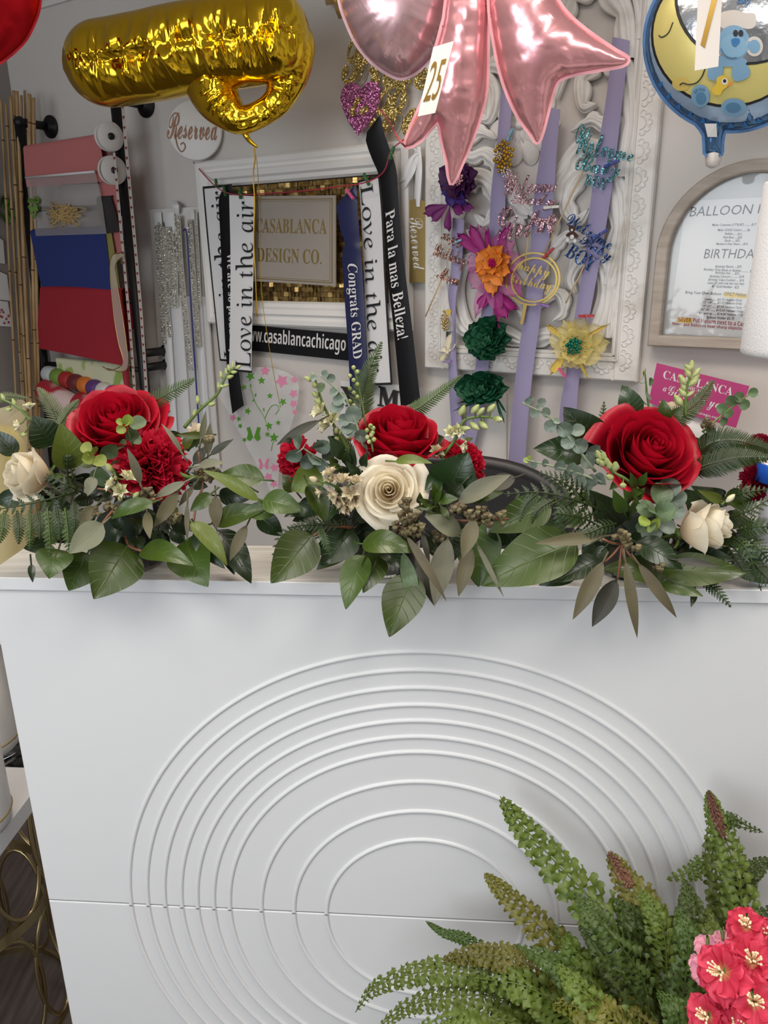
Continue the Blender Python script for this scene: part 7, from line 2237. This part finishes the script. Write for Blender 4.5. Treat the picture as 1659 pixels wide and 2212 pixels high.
for a, b, w, m, z in (((700, 1015), (308, 1056), 76, L_BRN, .06), ((705, 1160), (528, 1498), 100, L_BRN, .075), ((782, 1262), (640, 1540), 118, L_DKB, .055), ((832, 1150), (902, 1605), 66, L_BRN, .08), ((905, 1168), (1132, 1488), 70, L_BRN, .075), ((1120, 1150), (1380, 1190), 46, L_DKB, .055)):
    B.leaf(a, b, w, z - .005, z + .01, m, 'lance', .05, .2, .1, .1, 'eucalyptus_leaf')
for a in ((700, 1030), (710, 1165), (790, 1262), (830, 1155), (905, 1170)):
    B.stem([(812, 1060, .06), ((812 + a[0]) / 2, (1060 + a[1]) / 2 + 8, .065), (*a, .065)], .0014, M_rstem)
B.leaf((1232, 1330), (1212, 1426), 40, .03, .05, L_DRK, 'lance')
for pts, h in (([(780, 900, .0), (560, 810, .04), (340, 760, .05), (130, 770, .05)], 100), ([(700, 960, .01), (560, 900, .05), (420, 880, .06)], 80), ([(640, 840, .01), (500, 720, .04), (330, 640, .04)], 80), ([(780, 940, .03), (700, 960, .055), (600, 1000, .06), (500, 1000, .06)], 60), ([(560, 800, .03), (450, 870, .055), (470, 1000, .06)], 50), ([(330, 760, .05), (260, 830, .055), (220, 930, .06)], 46), ([(420, 800, .05), (330, 860, .06), (290, 940, .06)], 40)):
    B.frond([(x, y, z) for x, y, z in pts], h, M_FLE, 'leather', 11, 'leather_fern_frond')
for pts, h in (([(1440, 900, .0), (1540, 870, .02), (1700, 780, .02)], 70), ([(1480, 980, .0), (1580, 960, .02), (1720, 960, .02)], 80), ([(1460, 1020, .0), (1540, 1100, .03), (1620, 1330, .04)], 64), ([(1520, 1010, .0), (1600, 1080, .03), (1680, 1180, .03)], 70), ([(1420, 800, -.02), (1520, 760, .0), (1680, 740, .0)], 60), ([(1280, 1270, .02), (1360, 1330, .04), (1445, 1425, .05)], 50), ([(1430, 1080, .0), (1500, 1190, .02), (1560, 1270, .03)], 60), ([(1560, 1150, .0), (1640, 1240, .02), (1720, 1300, .03)], 70)):
    B.frond(pts, h, M_FLE, 'leather', 10, 'leather_fern_frond')
B.leaf((1480, 1100), (1680, 1290), 200, -.02, .0, L_DRK, bow=.06)
B.leaf((1560, 940), (1720, 1060), 160, -.03, -.02, L_DRK, bow=.06)
B.frond([(1230, 560, -.06), (1330, 480, -.04), (1450, 460, -.03), (1600, 490, -.03), (1720, 540, -.03)], 100, M_FDK, 'comb', 46)
B.frond([(1220, 640, -.04), (1340, 595, -.02), (1500, 560, -.01), (1700, 560, -.01)], 105, M_FDK, 'comb', 46)
B.frond([(1070, 390, -.07), (1160, 310, -.07), (1260, 230, -.07), (1345, 110, -.07)], 84, M_FSW, 'comb', 30)
B.frond([(720, 440, -.08), (705, 340, -.08), (710, 232, -.08)], 40, M_FSW, 'leather', 10, 'leather_fern_frond')
B.euc([(660, 640, -.02), (520, 460, -.02), (400, 330, -.02), (235, 240, -.02)], [(270, 232, 22), (290, 215, 18), (350, 240, 28), (308, 300, 30), (370, 298, 32), (435, 350, 24), (400, 378, 40), (480, 392, 50), (560, 402, 42), (500, 470, 44), (570, 488, 50), (615, 580, 46), (645, 515, 48), (330, 270, 20)], L_SIL)
B.euc([(720, 710, .0), (560, 650, .0), (420, 610, .0), (248, 570, .0)], [(258, 575, 20, 0, L_YEU), (305, 600, 24), (365, 590, 26), (452, 605, 36), (520, 620, 38), (490, 660, 36), (575, 695, 40), (640, 690, 40), (610, 720, 36), (690, 680, 40), (560, 640, 34), (280, 560, 16, 0, L_YEU)], L_SIL)
B.euc([(1050, 980, .0), (1000, 870, .03)], [(1130, 800, 66, .0, L_SIL), (1035, 770, 74, .01, L_GEU), (1090, 735, 66, .0, L_SIL), (1065, 870, 66, .03, L_GEU), (1120, 870, 56, .01, L_SIL), (950, 860, 58, .03, L_GEU), (985, 870, 54, .04, L_GEU), (990, 1000, 66, .02, L_SIL), (1070, 960, 56, .02, L_SIL), (940, 930, 40, .045, L_YEU), (1010, 945, 44, .045, L_YEU), (985, 965, 40, .05, L_GEU), (960, 925, 20, .055, L_YEU), (965, 970, 24, .052, L_YEU), (930, 960, 40, .03, L_GEU)], L_GEU)
B.euc([(980, 340, -.08), (960, 200, -.09), (945, 50, -.09)], [(955, 192, 46, -.08, L_GEU), (925, 240, 38, -.08, L_GEU), (975, 300, 44, -.08, L_GEU), (935, 130, 26, -.08, L_GEU), (985, 120, 26, -.08, L_GEU), (940, 82, 28, -.08, L_YEU), (950, 60, 22, -.08, L_YEU)], L_GEU)
B.euc([(1280, 410, -.07), (1420, 290, -.08), (1560, 185, -.08)], [(1390, 275, 34, -.08, L_GEU), (1425, 300, 34, -.08, L_GEU), (1450, 228, 38, -.08, L_GEU), (1490, 210, 34, -.08, L_GEU), (1520, 252, 34, -.08, L_GEU), (1572, 182, 30, -.08, L_GEU), (1400, 350, 30, -.08, L_GEU), (1330, 400, 30, -.07, L_GEU)], L_GEU)
B.larkspur([(905, 740, .01), (830, 680, .03), (760, 640, .03), (685, 560, .03)], [(678, 540, 26), (708, 552, 26), (725, 582, 28), (742, 605, 28), (776, 612, 32), (745, 672, 28), (700, 592, 28), (680, 580, 24), (820, 720, 26), (690, 560, 20)], .04)
B.larkspur([(1180, 320, -.07), (1185, 200, -.07), (1215, 30, -.07)], [(1215, 30, 26), (1195, 70, 26), (1242, 68, 26), (1165, 112, 28), (1226, 120, 30), (1168, 150, 22), (1165, 185, 26), (1206, 190, 22), (1140, 230, 32), (1240, 95, 22), (1200, 40, 22)], -.07)
for a, b, w in (((900, 720), (960, 640), 56), ((880, 740), (860, 640), 50), ((870, 760), (930, 760), 60), ((850, 830), (820, 740), 60), ((900, 800), (950, 730), 50), ((830, 880), (760, 740), 80), ((870, 880), (900, 780), 60)):
    B.leaf(a, b, w, .015, .03, L_SAL, 'lance', name='myrtle_leaf')
B.seeds([(800, 1010), (820, 1030)], .06, 8, 30)
B.seeds([(850, 1075), (890, 1090)], .06, 5, 24)
B.seeds([(1010, 1185), (1050, 1200)], .05, 7, 26)
B.seeds([(1300, 360), (1330, 380)], -.06, 6, 24)
B.larkspur([(1390, 830, .02), (1410, 815, .02)], [(1440, 795, 26)], .025, M_bloom)

# ------------------------------------------------------------------ potted fern in front of the counter
L_BOS = leaf_mat('boston_fern', (0.085, 0.122, 0.013), (0.13, 0.17, 0.03), .5, 3, .25, 1)
L_BOY = leaf_mat('olive_fern', (0.130, 0.125, 0.014), (0.16, 0.155, 0.03), .5, 3, .25, 1)
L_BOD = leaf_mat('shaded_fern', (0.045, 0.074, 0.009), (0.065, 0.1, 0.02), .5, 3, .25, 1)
L_BOR = leaf_mat('reddish_fern', (0.150, 0.060, 0.035), (0.20, 0.10, 0.06), .5, 3, .25, 1)
fb = CNT.w((oc(1430, 2200, .13) - CNT.P).dot(CNT.U), 0.18, .16)
fern = thing('potted_fern', 'bushy green fern in front of the counter at the bottom right', 'potted fern', fb)
mb = MB(); lathe(mb, fb, (0, 0, 1), [(0, 0), (.07, 0), (.075, .01), (.10, .17), (.108, .175), (.108, .19), (.098, .19), (.094, .165), (0, .16)], 32); obj('pot', mb, mat('terracotta', (0.35, 0.14, 0.07), .7), fern)
mb = MB(); disc(mb, fb + Vector((0, 0, .166)), (0, 0, 1), .094, 24); obj('soil', mb, mat('dark_soil', (0.02, 0.014, 0.01), .9), fern)
mb = MB(); lathe(mb, Vector((fb.x, fb.y, 0)), (0, 0, 1), [(0, 0), (.10, 0), (.10, .02), (.03, .03), (.03, .15), (.11, .16), (.11, .18), (0, .18)], 28); obj('plant_stand', mb, M_white, label='white plant stand under the fern below the picture', cat='plant stand')
root_pt = fb + Vector((0, 0, .17))


def bfrond(pts, half, m, n=24, seed=0, lift=.12, red=0, base=True):
    """pts: (px, py, distance in front of the counter) from tip to base; the stem then runs down to the pot"""
    P = [oc(x, y, z) for x, y, z in pts][::-1]
    if base:
        q = root_pt + (P[0] - root_pt) * .12
        P = [q, q.lerp(P[0], .55) + Vector((0, 0, .03))] + P
    C = catmull(P, 8)
    k = len(C) if not base else len(C) - 14
    L = C if not base else C[13:]
    hw = half * pxm(L[len(L) // 2])
    mb = frond_mb(L, hw, n, 'boston', toward(L[len(L) // 2], 1, .35, .1), seed * .131 + .05, lift)
    if base: tube(mb, C[:15], .0016, 5)
    o = obj('fern_frond', mb, m, fern)
    if red:
        tip = L[-int(len(L) * red):]
        mb = frond_mb(tip, hw * .30, int(n * red) + 4, 'boston', toward(tip[0], 1, .3), seed + .3, lift)
        for v in range(len(mb.v)): mb.v[v] = mb.v[v] + toward(tip[0], .0025)
        obj('young_tip', mb, L_BOR, o)
    return o


bfrond([(1080, 1720, .05), (1130, 1785, .06), (1205, 1868, .075), (1290, 1958, .09), (1370, 2070, .10), (1440, 2180, .11)], 62, L_BOS, 25, 1)
bfrond([(1046, 1886, .07), (1095, 1932, .08), (1165, 2000, .09), (1245, 2085, .10), (1320, 2170, .11), (1370, 2240, .12)], 52, L_BOY, 26, 2)
bfrond([(768, 2186, .10), (815, 2130, .11), (900, 2102, .12), (1000, 2094, .125), (1100, 2110, .13), (1210, 2160, .13)], 40, L_BOS, 30, 3)
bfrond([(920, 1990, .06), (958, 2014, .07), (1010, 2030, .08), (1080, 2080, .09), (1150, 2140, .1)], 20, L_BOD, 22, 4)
bfrond([(1315, 1840, .05), (1350, 1895, .06), (1395, 1960, .08), (1430, 2040, .10), (1440, 2140, .11)], 56, L_BOY, 18, 5, .12, .34)
bfrond([(1530, 1708, .05), (1548, 1762, .06), (1580, 1850, .075), (1602, 1950, .09), (1590, 2060, .10)], 44, L_BOS, 22, 6, .12, .4)
bfrond([(1536, 1768, .04), (1545, 1840, .05), (1562, 1920, .06), (1575, 2000, .08), (1560, 2100, .10)], 46, L_BOS, 16, 7)
bfrond([(1648, 1798, .05), (1612, 1783, .055), (1582, 1768, .06), (1560, 1790, .06)], 18, L_BOD, 10, 8, .12, 0, False)
bfrond([(1690, 1850, .04), (1640, 1870, .05), (1605, 1900, .06), (1580, 1960, .07)], 30, L_BOD, 14, 9)
bfrond([(1440, 1900, .03), (1500, 1880, .035), (1530, 1860, .04)], 26, L_BOS, 9, 10, .1, 0, False)
bfrond([(1690, 1960, .05), (1640, 1985, .06), (1590, 2040, .08), (1540, 2110, .1)], 40, L_BOD, 16, 11)
bfrond([(810, 2225, .12), (880, 2175, .13), (980, 2150, .14), (1100, 2160, .14), (1200, 2210, .14)], 40, L_BOS, 28, 12)
bfrond([(930, 2090, .11), (1010, 2062, .12), (1100, 2070, .13), (1190, 2110, .135), (1270, 2180, .13)], 42, L_BOY, 26, 13)
rn = random.Random(4)
for k, (tx, ty, bx, by) in enumerate([(1180, 1990, 1360, 2190), (1110, 2040, 1300, 2220), (1250, 2000, 1400, 2200), (1330, 1940, 1430, 2160), (1400, 1950, 1450, 2180), (1460, 1960, 1470, 2180), (1480, 1900, 1490, 2120), (1040, 2150, 1260, 2240), (960, 2205, 1200, 2260), (1120, 2130, 1330, 2240), (1200, 2080, 1370, 2240), (1290, 2060, 1420, 2230), (1360, 2040, 1440, 2240), (1430, 2060, 1470, 2250), (1500, 2040, 1500, 2240), (1080, 2210, 1300, 2290), (1180, 2170, 1360, 2280), (1260, 2150, 1400, 2280), (1340, 2140, 1440, 2290), (1420, 2140, 1470, 2290), (1480, 2150, 1490, 2290), (880, 2230, 1100, 2270), (1000, 2110, 1240, 2210), (1380, 1920, 1440, 2120), (1240, 1930, 1390, 2120), (1160, 2060, 1340, 2200), (1530, 1960, 1530, 2150), (1560, 2060, 1540, 2230)]):
    zt = .05 + .09 * rn.random() + (.04 if ty > 2050 else 0)
    mx, my = (tx + bx) / 2 + rn.uniform(-25, 25), (ty + by) / 2 - rn.uniform(10, 40)
    bfrond([(tx, ty, zt), (mx, my, zt + .03), (bx, by, zt + .03)], rn.uniform(38, 54), rn.choice([L_BOS, L_BOS, L_BOD, L_BOY]), rn.randint(15, 20), 20 + k, rn.uniform(.05, .3))
for k, (tx, ty) in enumerate([(1250, 2060), (1340, 1990), (1420, 2020), (1490, 2010), (1180, 2120), (1110, 2170), (1330, 2100), (1430, 2100), (1000, 2200), (1520, 2110)]):
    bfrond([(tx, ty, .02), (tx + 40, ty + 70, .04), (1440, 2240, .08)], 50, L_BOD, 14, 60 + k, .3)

# ------------------------------------------------------------------ pink blossoms at the bottom right corner
M_pblo = rose_mat('coral_pink_blossom', (0.80, 0.50, 0.22), (0.74, 0.055, 0.12), .55, .3, .2, .06, .34)
M_pbl2 = rose_mat('pale_pink_blossom', (0.72, 0.20, 0.28), (0.80, 0.36, 0.46), .55, .3, .2, .06, .34)
M_pst = mat('cream_stamen', (0.85, 0.66, 0.42), .6)
pv = oc(1690, 2300, .30)
arr = thing('blossom_arrangement', 'coral pink blossoms cut by the bottom right corner', 'flower arrangement', Vector((pv.x, pv.y, .30)))
vb = Vector((pv.x, pv.y, .30))
mb = MB(); lathe(mb, vb, (0, 0, 1), [(0, 0), (.05, 0), (.06, .02), (.055, .06), (.035, .10), (.04, .13), (.035, .13), (.03, .10), (0, .02)], 28); obj('vase', mb, M_white, arr)
mb = MB(); lathe(mb, Vector((vb.x, vb.y, 0)), (0, 0, 1), [(0, 0), (.12, 0), (.12, .015), (.02, .02), (.02, .28), (.13, .285), (.13, .30), (0, .30)], 32); obj('side_stand', mb, M_white, label='small round white stand under the coral blossoms, below the picture', cat='stand')


def blossom(px, py, w, r, ax, m, seed, np_=5, st=True):
    c = oc(px, py, w); R_ = r * pxm(c)
    ax = (toward(c, 1).normalized() + Vector(ax)).normalized(); M_ = rot_to(ax, Vector((0, 0, 1)))
    rn = random.Random(seed); mb = MB()
    for ring in range(2):
        for k in range(np_):
            a = 6.2832 * (k + .5 * ring) / np_ + rn.uniform(-.15, .15)
            e = M_ @ Vector((math.cos(a), math.sin(a), .25 + .3 * ring + rn.uniform(-.15, .25)))
            petal(mb, c - ax * R_ * .12, e, ax, R_ * (1.05 - .12 * ring) * rn.uniform(.9, 1.08), R_ * .92, .35, rn.uniform(.05, .25), 9, 8, .28, rn.uniform(.5, 1.2), seed + k, .68)
    o = obj('blossom', mb, m, arr)
    if st:
        mb = MB()
        for k in range(15):
            a = k * 2.4; q = .12 + .22 * (k % 4) / 4
            tip = c + M_ @ Vector((math.cos(a) * q, math.sin(a) * q, .62 + .08 * (k % 3))) * R_
            tube(mb, [c, c.lerp(tip, .6) + ax * R_ * .03, tip], .0007, 4); ball(mb, tip, .0013, 5, 4)
        obj('stamens', mb, M_pst, o)
    mb = MB(); tube(mb, catmull([c - ax * R_ * .1, c - ax * R_ * .5 - Vector((0, 0, .01)), vb.lerp(c, .4), vb + Vector((0, 0, .1))], 5), .0016, 5); obj('stem', mb, M_stem, arr)


for i, a in enumerate([(1562, 2100, .30, 64, (-.5, 0, .1), M_pblo), (1626, 2080, .29, 62, (.0, 0, .5), M_pblo), (1612, 2002, .26, 46, (-.25, 0, .8), M_pblo), (1650, 2020, .26, 42, (.4, 0, .5), M_pblo), (1530, 2196, .31, 50, (-.5, 0, .1), M_pblo), (1628, 2165, .32, 60, (.1, 0, .1), M_pblo), (1672, 2120, .30, 56, (.5, 0, .1), M_pblo), (1600, 2205, .32, 46, (-.1, 0, -.2), M_pblo), (1660, 2215, .32, 54, (.3, 0, -.2), M_pblo), (1690, 2050, .28, 50, (.5, 0, .4), M_pblo), (1570, 2240, .31, 50, (-.3, 0, -.3), M_pblo)]):
    blossom(*a, i)
for i, a in enumerate([(1528, 2048, .24, 32, (-.6, 0, .6), M_pbl2), (1520, 2095, .26, 36, (-.9, 0, .0), M_pbl2), (1562, 2030, .24, 24, (-.2, 0, .9), M_pbl2), (1568, 2215, .30, 30, (-.2, 0, -.2), M_pbl2)]):
    blossom(*a, 30 + i, 4, False)
for i, (a, b, w) in enumerate((((1640, 2130), (1675, 2060), 24), ((1590, 2150), (1620, 2190), 26), ((1650, 2180), (1700, 2150), 26))):
    A, Bp = oc(*a, .27), oc(*b, .28)
    obj('leaf', leaf_geo(A, Bp, w * pxm(A), toward(A), 'ovate', .1, .2, 0, .3, i), L_SAL, arr)

# ------------------------------------------------------------------ white shelf with canisters and the gold table at the left
SHZ = 0.62
s0, s1 = oz(-150, 2003, SHZ), oz(110, 1660, SHZ)
sd = (s1 - s0).normalized(); bk = Vector((0, 0, 1)).cross(sd)
sh = thing('shelf_unit', 'white open shelf at the left behind the counter, holding two canisters', 'shelf', Vector((s0.x, s0.y, 0)))
mb = MB(); hexa(mb, s0 - Vector((0, 0, .03)), s1 - s0, bk * .34, (0, 0, .03)); obj('shelf_board', mb, M_lam, sh, False)
L_ = (s1 - s0).length
for q in (s0 + sd * .03 + bk * .03, s0 + sd * .03 + bk * .31, s1 - sd * .03 + bk * .31):
    mb = MB(); tube(mb, [Vector((q.x, q.y, 0)), Vector((q.x, q.y, SHZ - .03))], .009, 10); obj('leg', mb, M_lam, sh)
mb = MB(); hexa(mb, (yc.x - .13, yc.y - .11, yb - .022), (.22, 0, 0), (0, .24, 0), (0, 0, .021)); obj('upper_board', mb, M_lam, sh, False)
for dx in (-.12, .06):
    mb = MB(); tube(mb, [Vector((yc.x + dx, yc.y + .1, SHZ - .01)), Vector((yc.x + dx, yc.y + .1, yb - .022))], .007, 8); obj('upright', mb, M_lam, sh)
M_can = mat('white_canister', (0.70, 0.69, 0.67), .4); add_bump(M_can, 300, .2, .001)
for (px, py, r, h, lb) in ((31, 1756, .062, .24, 'white canister with gold trim, nearer one on the left shelf'), (47, 1594, .062, .24, 'white canister with gold trim, farther one on the left shelf')):
    e = oz(px, py, SHZ); c = e - (e - CAM).cross(Vector((0, 0, 1))).normalized() * r
    t = thing('canister', lb, 'canister', c, 'white canisters on the left shelf')
    mb = MB(); lathe(mb, c, (0, 0, 1), [(0, 0), (r * .86, 0), (r * .97, .008), (r, .022), (r, h), (r * .97, h + .004), (0, h + .004)], 40); obj('body', mb, M_can, t)
    mb = MB(); tube(mb, [c + Vector((r * 1.004 * math.cos(a), r * 1.004 * math.sin(a), .026)) for a in np.linspace(0, 6.2832, 40, endpoint=False)], .0016, 5, False, True); obj('gold_trim', mb, M_goldmat, t)
    mb = MB(); lathe(mb, c + Vector((0, 0, h + .004)), (0, 0, 1), [(0, 0), (r * .9, 0), (r * .92, .01), (r * .8, .02), (.014, .022), (.014, .035), (0, .037)], 32); obj('lid', mb, M_can, t)

M_brass = mat('antique_brass', (0.42, 0.33, 0.17), .32, 1.0)
gz = 0.30
gc_ = oz(-70, 1935, gz); gr = (oz(52, 1992, gz) - gc_).length
tb = thing('gold_table', 'brass drum table of open rings on the floor at the left', 'side table', Vector((gc_.x, gc_.y, 0)))


def band(z, r, h, th):
    mb = MB()
    def fn(s, t):
        a = 6.2832 * s; k = int(t * 4 + .1) % 4
        q = r + (-th, 0, 0, -th)[k]; zz = z + (0, 0, h, h)[k]
        return Vector((gc_.x + q * math.cos(a), gc_.y + q * math.sin(a), zz))
    return grid(mb, fn, 72, 4, True, True)


obj('ring_band', band(gz - .022, gr, .022, .006), M_brass, tb, False); obj('ring_band', band(.0, gr, .012, .006), M_brass, tb, False); obj('ring_band', band(.56, gr, .012, .006), M_brass, tb, False)
mb = MB(); lathe(mb, Vector((gc_.x, gc_.y, .572)), (0, 0, 1), [(0, 0), (gr - .001, 0), (gr - .001, .012), (0, .012)], 64); obj('glass_top', mb, M_pane, tb)
for lev, (z0, z1) in enumerate(((.012, gz - .022), (gz, .56))):
    nl = 9
    for k in range(nl):
        a0 = 6.2832 * (k + .5 * lev) / nl
        hw = 6.2832 / nl * .56
        mb = MB(); P = []
        for t in np.linspace(0, 6.2832, 36, endpoint=False):
            aa = a0 + hw * math.cos(t); zz = (z0 + z1) / 2 + (z1 - z0) / 2 * math.sin(t)
            P.append(Vector((gc_.x + (gr - .004) * math.cos(aa), gc_.y + (gr - .004) * math.sin(aa), zz)))
        tube(mb, P, .0045, 6, False, True)
        obj('ring_loop', mb, M_brass, tb)
